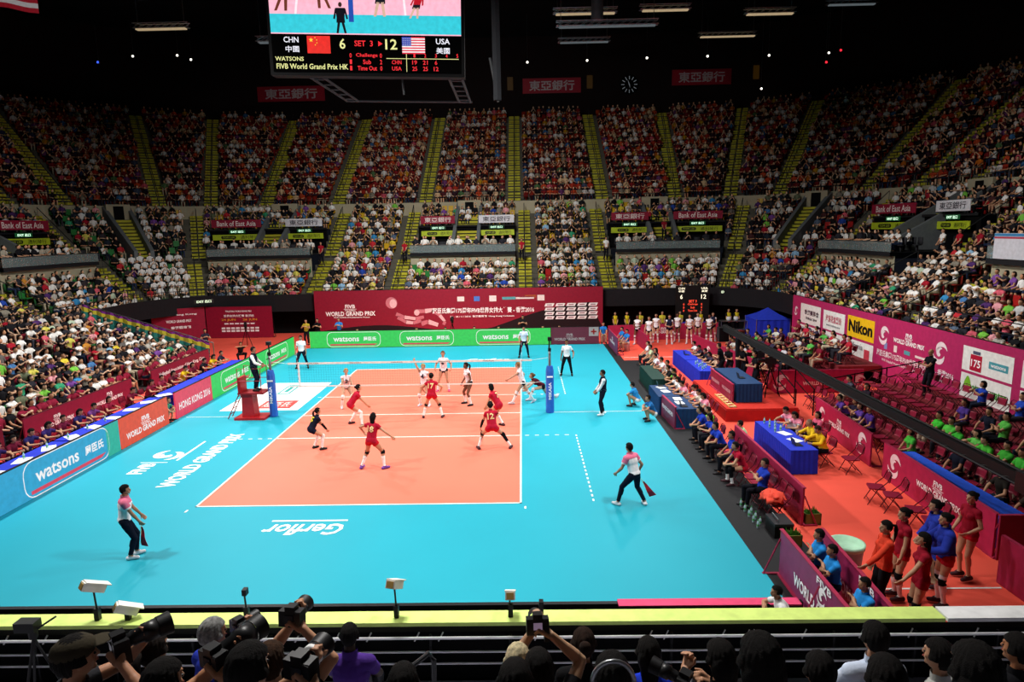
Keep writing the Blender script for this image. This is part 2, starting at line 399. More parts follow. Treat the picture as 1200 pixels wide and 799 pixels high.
for nm, g in GROUPS.items():
    st = stations(g[0]); gl = MB(); rl = MB()
    for (a, b) in zip(st[:-1], st[1:]):
        A, B = bp(*a, 8.98), bp(*b, 8.98)
        if (A-B).length < .01: continue
        quad_on(gl, A, B, 5.74, 6.28, 0, None, .02)
        rl.tube([A+Vector((0, 0, 6.31)), B+Vector((0, 0, 6.31))], .025, METAL, n=5)
    tg = thing('balcony_railing', 'glass balcony front with metal top rail, '+PLACE[nm], 'railing')
    gl.build('glass_panel', GLASS, tg); rl.build('top_rail', METAL, tg)
    for kk, (ia, ib) in enumerate(((1, 2), (3, 4))):
        A = bp(*g[ia], 13.5); B = bp(*g[ib], 13.5)
        if A.x > B.x+.01 and abs(A.y-B.y) < abs(A.x-B.x): A, B = B, A
        n_ = Vector(((B-A).y, -(B-A).x, 0))
        if n_.dot(Vector((0, 0, 0))-A) < 0: A, B = B, A
        d = (B-A).normalized(); n = Vector((d.y, -d.x, 0)); c = (A+B)/2; L = (B-A).length; Z = Vector((0, 0, 1))
        side = ('left', 'right')[kk]
        tb_ = thing('sponsor_board', 'yellow-green lettered board under the %s banner, %s' % (side, PLACE[nm]), 'sign')
        mb = MB(); quad_on(mb, A, B, 6.95, 7.4, .1, M('b7c92a', .5)); mb.build('board_panel', None, tb_)
        mb = MB(); mb.prism(rrect(L*.3, .26, .12), d, Z, n, c-d*L*.18+n*.1+Z*7.175, .012, M('1d1d14', .5)); write(mb, 'TOM LEE', c-d*L*.18+n*.115+Z*7.175, d, Z, width=L*.24, height=.14, m=M('b7c92a', .5)); write(mb, '通利琴行', c+d*L*.24+n*.1+Z*7.175, d, Z, width=L*.36, height=.3, m=M('1d1d14', .5)); mb.build('lettering', None, tb_)
        te = thing('exit_sign', 'lit green exit sign above the yellow board, %s bay, %s' % (side, PLACE[nm]), 'sign')
        mb = MB(); quad_on(mb, c-d*.62, c+d*.62, 7.5, 7.78, .12, M('0f5a2c', .5, emit=.5)); mb.build('sign_box', None, te)
        mb = MB(); write(mb, 'EXIT 出口', c+n*.12+Z*7.64, d, Z, width=.95, height=.19, m=M('d8ffe0', .5, emit=2.2)); mb.build('lettering', None, te)
        kind = BAN[nm][kk]; bc, tc, tx = {'R': ('8a1230', 'e8dcd8', '東亞銀行'), 'W': ('d8d6dc', '2a2030', '東亞銀行'), 'E': ('8a1230', 'e8dcd8', 'Bank of East Asia')}[kind]
        tn = thing('banner', '%s banner with %s, %s bay, %s' % ({'R': 'crimson', 'W': 'white', 'E': 'crimson'}[kind], 'English name' if kind == 'E' else 'four characters', side, PLACE[nm]), 'banner')
        mb = MB(); quad_on(mb, A, B, 7.98, 8.62, .16, M(bc, .7), .04); mb.build('banner_cloth', None, tn)
        mb = MB(); write(mb, tx, c+n*.16+Z*8.3, d, Z, width=L*.78, height=.42, m=M(tc, .6), bold=.01); mb.build('lettering', None, tn)
# railings along the fronts of the tiers
def rail(name, seg_iv, r, z, label):
    mb = MB(); st = stations(seg_iv)
    for k in (.45, .85): mb.tube([bp(*s_, r)+Vector((0, 0, z+k)) for s_ in st], .022, DMETAL, n=4)
    for s_ in st: mb.tube([bp(*s_, r)+Vector((0, 0, z)), bp(*s_, r)+Vector((0, 0, z+.85))], .022, DMETAL, n=4)
    return tag(mb.build(name, DMETAL), label, 'railing')
rail('guard_rail', ALL, 5.0, 3.05, 'thin dark guard rail along the front of the lowest tier')
rail('guard_rail', ALL, 17.4, 9.9, 'thin dark guard rail along the front of the top tier')
# near side: black drape under the ledge, walkway and rows
struct(slab('wall_near', -16, 22, -18.42, -18.3, -.3, 2.42, BLACK))
mb = MB(); mb.box((-16, -19.6, 1.6), (22, -18.5, 1.8))
for k in range(9):
    y1 = -19.6-.82*k; z1 = 1.8+.5*(k+1); mb.box((-16, y1-.82, -.2), (22, y1, z1))
struct(mb.build('terrace', M('8c8c98', .8)))
# retractable stand on the left
mb = MB()
RET = [(-13.7-.8*k, .08+.27*k) for k in range(9)]
for x, z in RET: mb.box((x-.8, -18, -.05), (x, 10.8, z))
struct(mb.build('terrace', M('3a3634', .85)))
# ---------------------------------------------------------------- boards and banners
Z = Vector((0, 0, 1))
def board(name, label, cat, A, B, z0, z1, color, emit=0.0, thick=.06, frame=None, draw=None, lean=0, group=None, wname='lettering'):
    A, B = Vector((*A, 0)), Vector((*B, 0)); t = thing(name, label, cat, (A+B)/2, 0, group); o = (A+B)/2
    mb = MB(); d, n = quad_on(mb, A-o, B-o, z0, z1, 0, M(color, .5, emit), thick); mb.build('board_panel', None, t)
    if frame:
        mb = MB(); L = (B-A).length
        mb.box((-L/2, .005, z0-.03), (L/2, thick+.05, z0+.02)); mb.box((-L/2, .005, z1-.005), (L/2, thick+.03, z1+.02))
        if name == 'sponsor_wall': return_ = mb.build('frame', M(frame, .6), t); return_.rotation_euler = (0, 0, math.atan2(d.y, d.x)); frame = None; mb = MB(); mb.box((-.1, .06, .5), (.1, .08, .6))
        k = max(1, int(L/1.5)) if frame else -1
        for i in range(k+1): x = -L/2+L*i/k; mb.box((x-.03, thick, 0), (x+.03, thick+.35, .04)); mb.tube([(x, thick+.33, .03), (x, thick, z1*.8)], .018, n=5)
        if frame: f = mb.build('frame', M(frame, .6), t); f.rotation_euler = (0, 0, math.atan2(d.y, d.x))
    if draw:
        mb = MB(); draw(mb, lambda u, v: d*u+Z*v, d, n); mb.build(wname, None, t)
    return t
def W_(e=0): return M('ffffff', .5, e)
def wats(cx, cz, wd, e=0, lc='ffffff'):
    def f(mb, P, d, n):
        write(mb, 'watsons', P(cx-wd*.14, cz+.02), d, Z, width=wd*.48, m=M(lc, .5, e), bold=.02)
        write(mb, '屈臣氏', P(cx+wd*.3, cz+.03), d, Z, width=wd*.24, m=M(lc, .5, e), bold=.03)
        h = wd*.28; o = rrect(wd, h, h*.35, 4); i_ = rrect(wd-.06, h-.06, h*.33, 4); k = len(o)
        vs = [P(cx+p[0], cz+p[1])+n*.008 for p in o]+[P(cx+p[0], cz+p[1])+n*.008 for p in i_]
        mb.add(vs, [(j, (j+1) % k, k+(j+1) % k, k+j) for j in range(k)], M(lc, .5, e))
        mb.add([P(cx+a, cz+b)+n*.01 for a, b in ((-wd*.44, -h*.40), (wd*.38, -h*.40), (wd*.44, -h*.30), (-wd*.44, -h*.30))], [(0, 1, 2, 3)], M('e0405a', .5, e))
    return f
def wgp(cx, cz, wd, e=0, c='ffffff', sub=True):
    def f(mb, P, d, n):
        m = M(c, .5, e)
        write(mb, 'FIVB', P(cx, cz+wd*.145), d, Z, width=wd*.2, height=wd*.075, m=m, bold=.03)
        mb.add([P(cx+a, cz+b)+n*.012 for a, b in ((-wd*.13, wd*.088), (wd*.13, wd*.088), (wd*.13, wd*.095), (-wd*.13, wd*.095))], [(0, 1, 2, 3)], m)
        if sub: write(mb, 'VOLLEYBALL', P(cx, cz+wd*.065), d, Z, width=wd*.22, height=wd*.03, m=m, bold=.02)
        write(mb, 'WORLD GRAND PRIX', P(cx, cz), d, Z, width=wd, height=wd*.09, m=m, bold=.03)
    return f
def many(*fs):
    def f(mb, P, d, n):
        for g in fs: g(mb, P, d, n)
    return f
def txt(s, cx, cz, wd, h=None, c='ffffff', e=0, bold=.02): return lambda mb, P, d, n: write(mb, s, P(cx, cz), d, Z, width=wd, height=h, m=M(c, .5, e), bold=bold, lift=.02)
def rect(cx, cz, w_, h, c, e=0, lift=.008, sk=0):
    return lambda mb, P, d, n: mb.add([P(cx+a*w_/2+b*sk, cz+b*h/2)+n*lift for a, b in ((-1, -1), (1, -1), (1, 1), (-1, 1))], [(0, 1, 2, 3)], M(c, .5, e))
def sw(cx, cz, R, c='f0dfe4'): return lambda mb, P, d, n: swirl(mb, P(cx, cz), R, d, Z, M(c, .5), .01)
LX = -9.55; E_ = .85
board('led_board', 'blue illuminated board reading watsons along the near left sideline', 'advertising board', (LX, -14), (LX, -4.05), .03, 1.12, '2fa9d8', E_, frame='111111', draw=many(wats(-.02+2.45, .58, 3.9, E_), rect(4.6, .57, .7, 1.08, '2fb8a0', E_)))
board('led_board', 'orange illuminated board reading world grand prix on the left sideline', 'advertising board', (LX, -4.0), (LX, -.85), .03, 1.12, 'e8502c', E_, frame='111111', draw=wgp(0, .38, 2.5, E_))
board('led_board', 'pink illuminated board reading hong kong 2016 on the left sideline', 'advertising board', (LX, -.25), (LX, 2.9), .03, 1.12, 'e83a5c', E_, frame='111111', draw=txt('HONG KONG 2016', 0, .5, 2.7, .32, e=E_))
board('led_board', 'green illuminated board with two pharmacy logos at the far left sideline', 'advertising board', (LX, 2.95), (LX, 13.9), .03, 1.12, '35d858', E_, frame='111111', draw=many(wats(-2.9, .58, 3.4, E_), wats(2.6, .58, 3.4, E_)))
board('led_board', 'long green illuminated board with three logos behind the far baseline', 'advertising board', (-9.25, 15.98), (6.38, 15.98), .03, 1.1, '35d858', E_, frame='111111', draw=many(wats(-4.95, .56, 3.5, E_), wats(-.2, .56, 3.5, E_), wats(4.75, .56, 3.5, E_)))
board('court_board', 'magenta board with a red cross panel behind the far right corner of the court', 'advertising board', (6.42, 16.0), (9.5, 16.0), .03, 1.12, 'b8285e', .2, frame='111111', draw=many(wgp(-.35, .35, 2.0, .3), rect(1.2, .82, .62, .58, 'f4f4f4', .3), rect(1.2, .82, .36, .1, 'd82828', .3, .014), rect(1.2, .82, .1, .36, 'd82828', .3, .014)))
# backdrop behind the far baseline
def arms(mb, P, d, n):
    c1 = M('e8b8bc', .6); c2 = M('c8707c', .6)
    def poly(pts, m, lift): mb.add([P(a, b)+n*lift for a, b in pts], [tuple(range(len(pts)))], m)
    R = [(math.cos(t*math.pi/8)*.42-4.8, math.sin(t*math.pi/8)*.42+2.35) for t in range(16)]; poly(R, c2, .008)
    poly([(math.cos(t*math.pi/6)*.26-4.68, math.sin(t*math.pi/6)*.32+2.3) for t in range(12)], c1, .01)
    for pts, w_ in (([(-4.5, 1.55), (-3.9, 1.3), (-3.1, 1.18), (-2.5, 1.3)], .13), ([(-4.4, 1.3), (-3.8, .95), (-3.3, .88), (-2.7, 1.02)], .13), ([(-1.9, 1.75), (-1.35, 1.4), (-1.0, .95), (-1.1, .7)], .12), ([(-3.0, 1.7), (-2.4, 1.72), (-1.7, 1.8)], .16), ([(-2.7, .8), (-2.2, .95), (-1.5, .7)], .17)):
        for i in range(len(pts)-1):
            (x0, y0), (x1, y1) = pts[i], pts[i+1]; L = math.hypot(x1-x0, y1-y0); nx, ny = -(y1-y0)/L*w_, (x1-x0)/L*w_
            poly([(x0-nx, y0-ny), (x1-nx*.8, y1-ny*.8), (x1+nx*.8, y1+ny*.8), (x0+nx, y0+ny)], c1 if i % 2 else c2, .012)
    poly([(math.cos(t*math.pi/5)*.2-3.0, math.sin(t*math.pi/5)*.22+1.62) for t in range(10)], c1, .014)
def darkwave(mb, P, d, n):
    m = M('1c0c12', .8); xs = [(-10.3+20.6*i/24) for i in range(25)]
    top = [(x, .5+.25*math.sin((x+9)*.5)+(max(0, x-2)*.22 if x < 10 else 0)) for x in xs]
    for i in range(24): mb.add([P(top[i][0], .05)+n*.004, P(top[i+1][0], .05)+n*.004, P(*top[i+1])+n*.004, P(*top[i])+n*.004], [(0, 1, 2, 3)], m)
logos = []
for i, c in ((0, 'e8dcd8'), (1, '4a78c8'), (2, 'e8dcd8'), (3, '58a0a8'), (4, 'e8dcd8'), (5, 'e8dcd8')):
    x = .2+i*1.15; logos.append(rect(x, 2.55, (.5, .42, .5, .95, 1.3, .5)[i], (.34, .36, .42, .2, .14, .4)[i], c))
grid = [rect(6.55+.78*i-.0, 2.02-.31*j, .62, .22, 'f2f2f2', 0, .008, .05) for i in range(5) for j in range(4)]+[rect(6.55+.78*i, 2.02-.31*j, .36, .06, '80404c', 0, .014) for i in range(5) for j in range(4)]
board('backdrop_banner', 'wide maroon event backdrop with player graphic behind the far baseline', 'banner', (-10.4, 21.0), (10.35, 21.0), .02, 3.28, '8c1830', 0, frame='14100f',
      draw=many(darkwave, wgp(-7.8, 1.62, 3.6), txt('HONG KONG 2016 presented by Watsons', -7.7, 1.34, 2.6, .13), arms, txt('屈臣氏集團175周年FIVB世界女排大獎賽 - 香港2016', 1.8, 1.72, 7.3, .42), txt('24 - 26 / 6 / 2016  香港體育館  Hong Kong Coliseum', 1.7, 1.28, 4.6, .17), rect(5.0, 2.6, 1.2, .03, 'd09030'), rect(5.2, 2.72, .8, .03, 'd09030'), *logos, *grid), wname='print')
tx = [txt('VOLLEYBALL WORLD GRAND PRIX', 0, 1.95, 1.9, .12), txt('世界女排大獎賽 香港站', 0, 1.62, 2.2, .18), txt('24 JUN     26 JUN', 0, 1.32, 2.6, .2, 'e0a030')]
tx += [rect(-.95+.38*i, 1.05, .3, .1, 'f0f0f0') for i in range(6)]+[rect(-1.2+.35*i, .72-.2*j, .27, .13, 'f0f0f0') for i in range(8) for j in range(2)]
board('event_wall', 'maroon programme wall standing in the far left corner', 'banner', (-18.3, 20.9), (-13.5, 20.9), .02, 2.28, '8a1230', 0, frame='14100f', draw=many(*tx), wname='print')
board('event_wall', 'angled maroon wall with white script beside the programme wall, far left corner', 'banner', (-21.4, 19.3), (-18.35, 20.85), .02, 2.3, '8f1434', 0, frame='14100f', draw=many(txt('WORLD GRAND PRIX', 0, 1.4, 1.6, .2), txt('2016 Hong Kong', 0, 1.85, 2.4, .16), txt('香港體育館', .1, .95, 1.3, .2)), wname='print')
# long magenta wall on the right
def pan(y0, y1, z0, z1, c='f2f2ee'):  # u coordinate runs towards -y from the wall's middle
    return rect((YM-(y0+y1)/2), (z0+z1)/2, abs(y1-y0), z1-z0, c)
YM = (14.7-9)/2
def U_(y): return YM-y
drw = [pan(13.5, 10.85, 1.62, 2.76), pan(10.5, 8.05, 1.68, 2.72), pan(7.75, 5.15, 1.72, 2.78, 'f2c01c'), pan(13.5, 10.85, .3, 1.5), pan(10.5, 8.05, .3, 1.58), pan(7.75, 5.15, .3, 1.6),
       pan(-1.2, -3.8, 1.86, 2.78), pan(-1.2, -3.8, .85, 1.76), pan(-4.2, -6.9, 1.86, 2.78), pan(-4.2, -6.9, .85, 1.76),
       txt('Nikon', U_(6.45), 2.28, 2.3, .62, '111111', bold=.04), txt('香港賽馬會', U_(12.0), 2.3, 1.9, .3, '503040'), txt('慈善信託基金', U_(12.0), 1.95, 1.5, .16, '503040'), txt('海浪花盒藝術', U_(9.3), 2.3, 1.8, .4, 'c86878'), txt('entertainment', U_(9.3), 1.95, 1.6, .12, '909098'),
       txt('DDS', U_(9.3), 1.08, 1.4, .4, 'b02840', bold=.03), txt('California', U_(6.9), 1.35, 1.6, .3, '908890'), rect(U_(5.7), 1.0, .5, .6, 'd84858', 0, .014), txt('MIKASA', U_(12.1), .75, 1.5, .22, '28406c'),
       lambda mb, P, d, n: swirl(mb, P(U_(12.15), 1.1), .35, d, Z, M('3c5078', .5), .014), sw(U_(14.15), 2.2, .26), sw(U_(4.3), 2.25, .42), sw(U_(.15), 2.2, .45),
       wgp(U_(2.35), 2.2, 2.3), txt('屈臣氏集團175周年FIVB世界女排大獎賽 - 香港2016', U_(2.0), 1.42, 5.6, .3, 'f0dfe4'), txt('FIVB Volleyball World Grand Prix - Hong Kong 2016 presented by Watsons', U_(2.0), 1.12, 4.6, .14, 'f0dfe4'),
       rect(U_(4.1), 1.8, .25, .3, '8890c0'), rect(U_(3.3), 1.8, .25, .3, 'e8dcd8'), rect(U_(2.4), 1.78, .45, .18, '58a0a8'), rect(U_(1.4), 1.75, .8, .1, 'e8dcd8'), rect(U_(.7), 1.72, .25, .35, 'e8dcd8'),
       rect(U_(-1.95), 2.22, .62, .6, 'b81838', 0, .014), txt('175', U_(-1.95), 2.2, .5, .28, 'ffffff'), rect(U_(-1.95), 2.6, .4, .12, '505870', 0, .014), rect(U_(-3.1), 2.3, .95, .26, '4aa0ac', 0, .014), txt('watsons', U_(-3.1), 2.3, .75, .12, 'ffffff'),
       txt('atsons water', U_(-2.75), 1.28, 1.75, .3, '44a038'), lambda mb, P, d, n: mb.add([P(U_(-1.6)+.19*math.cos(a_)*(1-.4*math.sin(a_)), 1.38+.3*math.sin(a_))+n*.014 for a_ in [i*math.pi/8 for i in range(16)]], [tuple(range(16))], M('7cc030', .5)),
       rect(U_(-5.2), 2.3, .6, .5, 'b81838', 0, .014), txt('HONG KONG', U_(-5.6), 1.3, 1.7, .3, '503040')]
def fix_t(f): return f
board('sponsor_wall', 'tall magenta sponsor wall under the right stand', 'banner', (21.3, 14.7), (21.3, -9), .02, 3.12, 'b52a62', 0, frame='14100f', draw=many(*drw), wname='print')
# low barriers
low = many(wgp(0, .42, 1.7), sw(-1.75, .55, .28))
def lowb(A, B, c, label, draw, h=1.05, name='barrier_board', z0=.03): return board(name, label, 'barrier', A, B, z0, z0+h, c, 0, thick=.05, frame='a8284c' if c != '8a1c3c' else '501020', draw=draw)
lowb((-13.0, -3.9), (-13.0, 2.6), '8a1c3c', 'dark red barrier with two white emblems behind the officials on the near left', many(wgp(-1.6, .55, 1.8), wgp(1.6, .6, 1.8)), 1.1)
lowb((-13.0, 4.2), (-13.0, 10.0), '8a1c3c', 'dark red barrier with slanting white writing further along the left stand', many(txt('Volleyball Association of Hong Kong, China', 0, .75, 4.6, .24), txt('香港排球總會', 0, .4, 1.8, .2)), 1.1)
lowb((-13.2, -14), (-13.2, -4.6), '6a1830', 'dark red barrier nearest the camera on the left', None, 1.1)
lowb((11.45, -5.2), (11.45, -10.5), 'a02048', 'maroon barrier right behind the team bench chairs', None, .95)
for q, (A, B, l) in enumerate((((10.07, -12.8), (10.03, -16.6), 'purple lettered board nearest the blue floor at the near right corner'), ((10.93, -12.8), (10.72, -16.6), 'purple lettered board between the ball crew and the standing players'))):
    A, B = Vector((*A, 0)), Vector((*B, 0))
    lowb((B.x, B.y), (A.x, A.y), '8a3460' if q == 0 else 'a02858', l, None, 1.0)
    t = [o for o in S.objects if o.get('label') == l][0]; d = (A-B).normalized(); n = Vector((d.y, -d.x, 0)); mb = MB()
    # the writing faces the court side
    dd = -d; nn = -n; m_ = W_()
    write(mb, 'WORLD GRAND PRIX', nn*.055+dd*.2+Z*.38, dd, Z, width=2.6, height=.26, m=m_, bold=.03); write(mb, 'FIVB', nn*.055+dd*.2+Z*.92, dd, Z, width=.6, height=.14, m=m_, bold=.02); swirl(mb, nn*.055+dd*.15+Z*.66, .2, dd, Z, m_, .012)
    mb.build('lettering', None, t)
lowb((15.45, -2.1), (15.2, -6.5), 'b02450', 'long crimson barrier with white emblem in front of the press seats', many(sw(-1.6, .55, .3), wgp(-.1, .5, 1.7), sw(1.6, .55, .35)), 1.0)
lowb((15.15, -7.3), (14.95, -12.2), 'b02450', 'crimson barrier behind the four empty folding chairs', many(sw(-1.8, .55, .35), wgp(.3, .55, 1.9)), 1.0)
lowb((14.98, -12.3), (19.0, -12.3), '8c1c40', 'dark crimson barrier closing the press area at the near right', many(sw(-.9, .5, .4)), 1.0)
lowb((14.35, -13.2), (14.45, -17.5), 'a82450', 'crimson barrier in the near right corner behind the caped players', None, 1.0)
lowb((15.4, 2.6), (19.6, 2.6), 'b8285e', 'magenta barrier with world grand prix lettering behind the camera platform', many(sw(-1.5, .5, .35), wgp(.4, .45, 1.9), sw(1.9, .5, .3)), 1.0)
lowb((14.6, 12.6), (15.6, 4.6), '9c2048', 'crimson barrier behind the far blue commentary table', many(sw(-1.6, .5, .3), wgp(.6, .5, 1.8)), 1.05)
lowb((10.05, 15.6), (10.1, 12.0), '703058', 'purple board standing at the far end of the scorers side', wgp(0, .5, 1.8), 1.0)
lowb((10.2, 16.9), (17.6, 17.6), 'b0284e', 'crimson barrier behind the waiting substitutes at the far end', wgp(0, .5, 1.8), 1.0)
lowb((11.9, 16.0), (12.0, 12.9), 'a02650', 'crimson board beside the seated ball crew at the far right', None, .95)
lowb((10.05, -.6), (10.15, -2.45), '702040', 'maroon board on the court side of the scorers table', txt('FIVB WORLD GRAND PRIX', 0, .5, 1.5, .16), .8)
board('near_board', 'black and pink boards along the near edge of the turquoise floor', 'advertising board', (-9.6, -14.2), (9.95, -14.2), .02, .2, '1c1c20', 0, thick=.1)
tb_ = [o for o in S.objects if o.get('label', '').startswith('black and pink')][0]
mb = MB(); mb.box((6.2, -.12, .2), (9.7, .12, .23)); mb.build('pink_cover', M('e04070', .5), tb_)
# striped bunting cloth on the stair rail, far left
mb = MB(); N = 44; cols = ['7a2a88', 'c8b838', '2a7a70', '1f6a62']
for j, (z0, z1) in enumerate(((-.0, -.12), (-.12, -.34), (-.34, -.62), (-.62, -1.0))):
    vs = []; fs = []
    for i in range(N+1):
        t = i/N; p = Vector((-20.6+7.2*t, 11.1-.15*t, 3.62-2.3*t+.05*math.sin(i*1.4))); w_ = Vector((0, -1, 0))*(.05*math.sin(i*2.1)+.05*j)
        for zz in (z0, z1): vs.append(p+w_+Z*zz*(1+.15*math.sin(i*1.4)))
    for i in range(N): fs.append((2*i, 2*i+1, 2*i+3, 2*i+2))
    mb.add(vs, fs, M(cols[j], .8))
t = thing('stair_bunting', 'purple yellow and teal cloth draped along the sloping rail, far end of the left stand', 'bunting', (0, 0, 0)); bo = mb.build('cloth', None, t)
so = bo.modifiers.new('t', 'SOLIDIFY'); so.thickness = .02
mb = MB(); mb.tube([(-20.7, 11.15, 3.68), (-13.2, 11.0, 1.3)], .03); mb.tube([(-13.2, 11.0, 0), (-13.2, 11.0, 1.3)], .03); mb.tube([(-17.2, 11.07, 0), (-17.2, 11.07, 2.5)], .03); mb.build('rail', METAL, t)

# ---------------------------------------------------------------- net, posts, referee stand
RED = M('b01c24', .5); BLUEP = M('2c62c0', .5)
for sx, lab in ((-1, 'blue padded net post beside the red referee stand'), (1, 'blue padded net post on the scorers side')):
    t = thing('net_post', lab, 'net post', (sx*5.66, 0, .012))
    MB().lathe([(.05, 0), (.05, 2.6), (.03, 2.62)], n=12).build('pole', METAL, t, True)
    MB().lathe([(.165, .02), (.17, .06), (.165, 1.0), (.16, 1.75), (.12, 1.95)], n=8).build('padding', BLUEP, t)
    mb = MB(); mb.box((-.12, -.175, 1.5), (.12, -.155, 1.56)); write(mb, 'MIKASA', (0, -.17, .95), (0, 0, 1), (-1, 0, 0), width=.7, height=.12, m=W_(), bold=.02); mb.lathe([(.07, 0), (.07, .012)], (0, 0, 0)); 
    mb.build('lettering', W_(), t)
    mb = MB(); mb.box((-.06, -.05, 2.55), (.06, .05, 2.68)); mb.tube([(-.02*sx, 0, 2.6), (.0, 0, 3.0)], .03, n=8); mb.box((-.07, -.1, 2.98), (.09, .08, 3.12)); mb.tube([(0, -.3, 2.45), (0, .3, 2.45)], .02, n=6); mb.build('camera_bracket', M('101012', .5), t)
t = thing('volleyball_net', 'white banded net stretched across the middle of the court', 'net', (0, 0, 0))
mb = MB(); mb.box((-4.95, -.006, 2.17), (4.95, .006, 2.25)); mb.build('top_band', M('e8e6dc', .6), t)
mb = MB()
for x, s_ in ((-3.9, 'MIKASA'), (-2.2, 'SENOH'), (-.5, 'MIKASA'), (1.4, 'SENOH'), (3.2, 'MIKASA')): write(mb, s_, (x, -.006, 2.21), (1, 0, 0), (0, 0, 1), width=.45, height=.045, m=M('303038', .5), lift=.004)
mb.build('lettering', M('303038', .5), t)
mb = MB(); mb.box((-4.95, -.005, 1.24), (4.95, .005, 1.29)); mb.build('bottom_band', M('efede6', .6), t)
mb = MB()
for i in range(99): x = -4.9+.1*i; mb.box((x-.0012, -.0012, 1.27), (x+.0012, .0012, 2.2))
for i in range(9): z_ = 1.34+.1*i; mb.box((-4.95, -.0012, z_-.0012), (4.95, .0012, z_+.0012))
mb.build('mesh', M('202022', .8), t)
for sx in (-1, 1):
    MB().box((sx*4.5-.025, -.012, 1.22), (sx*4.5+.025, .012, 2.26)).build('side_band', M('f4f2ec', .6), t)
    mb = MB()
    for k in range(18): mb.tube([(sx*4.54, -.02, 1.24+.1*k), (sx*4.54, -.02, 1.34+.1*k)], .006, M('d02028' if k % 2 else 'f4f4f4', .5), n=6)
    mb.build('antenna', None, t)
    mb = MB()
    for z0, z1 in ((2.21, 2.3), (1.27, 1.35)): mb.tube([(sx*4.95, 0, z0), (sx*5.6, 0, z1)], .008, n=5)
    mb.build('tension_rope', M('e8e6e0', .6), t)
t = thing('referee_stand', 'red padded referee stand with platform and rails beside the left net post', 'referee stand', (-6.45, -.15, .024))
MB().box((-.62, -.42, 0), (.62, .42, .09)).build('base', RED, t)
mb = MB(); mb.prism([(-.3, .09), (.22, .09), (.16, 1.05), (-.26, 1.05)], (1, 0, 0), (0, 0, 1), (0, 1, 0), (-.05, -.25, 0), .5); mb.build('padded_column', RED, t)
MB().box((-.42, -.36, 1.05), (.62, .36, 1.12)).build('platform', M('8a151c', .6), t)
MB().box((-.4, -.3, 1.12), (-.3, .3, 1.72)).build('back_pad', RED, t)
mb = MB()
for y in (-.34, .34): mb.tube([(-.38, y, 1.1), (-.38, y, 2.1), (.55, y, 2.1), (.55, y, 1.1)], .02); mb.tube([(-.38, y, 1.6), (.55, y, 1.6)], .015)
mb.tube([(.55, -.34, 2.1), (.55, .34, 2.1)], .02); mb.build('handrail', M('a02028', .4), t)
mb = MB()
for y in (-.2, .2): mb.tube([(-.95, y, .02), (-.4, y, 1.1)], .02)
for k in range(4): f = .2+.22*k; mb.tube([(-.95+.55*f, -.2, 1.08*f), (-.95+.55*f, .2, 1.08*f)], .016)
mb.build('ladder', M('8a151c', .4), t)

# ---------------------------------------------------------------- furniture
MAR = M('8c1b36', .45); CHF = M('5a1c28', .4, metal=.4)
def folding_chair(col=MAR):
    t = thing('folding_chair', 'maroon folding chair on the carpet', 'chair')
    mb = MB(); mb.prism(rrect(.42, .40, .05, 3), (1, 0, 0), (0, 1, 0), (0, 0, 1), (0, .02, .43), .03); mb.build('seat', col, t)
    mb = MB(); vs = []; N = 8
    for j, z_ in enumerate((.62, .66, .80, .84)):
        for i in range(N+1):
            x = -.2+.4*i/N; w_ = 1 if j in (1, 2) else .93; vs.append((x*w_, -.22-.02*j-.03*(1-(x/.2)**2), z_))
    fs = [(j*(N+1)+i, j*(N+1)+i+1, (j+1)*(N+1)+i+1, (j+1)*(N+1)+i) for j in range(3) for i in range(N)]
    o = len(vs); vs2 = vs+[(a, b-.025, c) for a, b, c in vs]; fs2 = fs+[tuple(k+o for k in f[::-1]) for f in fs]
    mb.add(vs2, fs2); mb.build('backrest', col, t)
    for sx in (-1, 1):
        MB().tube([(sx*.215, .24, .0), (sx*.21, .02, .43), (sx*.205, -.2, .66), (sx*.20, -.27, .86)], .012, n=6).build('leg', CHF, t)
        MB().tube([(sx*.19, -.26, 0), (sx*.19, .0, .30), (sx*.19, .16, .44)], .012, n=6).build('leg', CHF, t)
    MB().tube([(-.2, -.27, .86), (-.14, -.285, .9), (.14, -.285, .9), (.2, -.27, .86)], .012, n=6).build('back_frame', CHF, t); MB().tube([(-.215, .19, .1), (.215, .19, .1)], .01, n=5).build('stretcher', CHF, t); MB().tube([(-.19, -.2, .08), (.19, -.2, .08)], .01, n=5).build('stretcher', CHF, t)
    return t
chair0 = folding_chair(); chair_used = [False]
def chair(x, y, deg, label, group=None, z=0.0):
    c = chair0 if not chair_used[0] else copy_tree(chair0); chair_used[0] = True
    c.location = (x, y, z); c.rotation_euler = (0, 0, math.radians(deg)); c['label'] = label
    if group: c['group'] = group
    elif 'group' in c: del c['group']
    return c
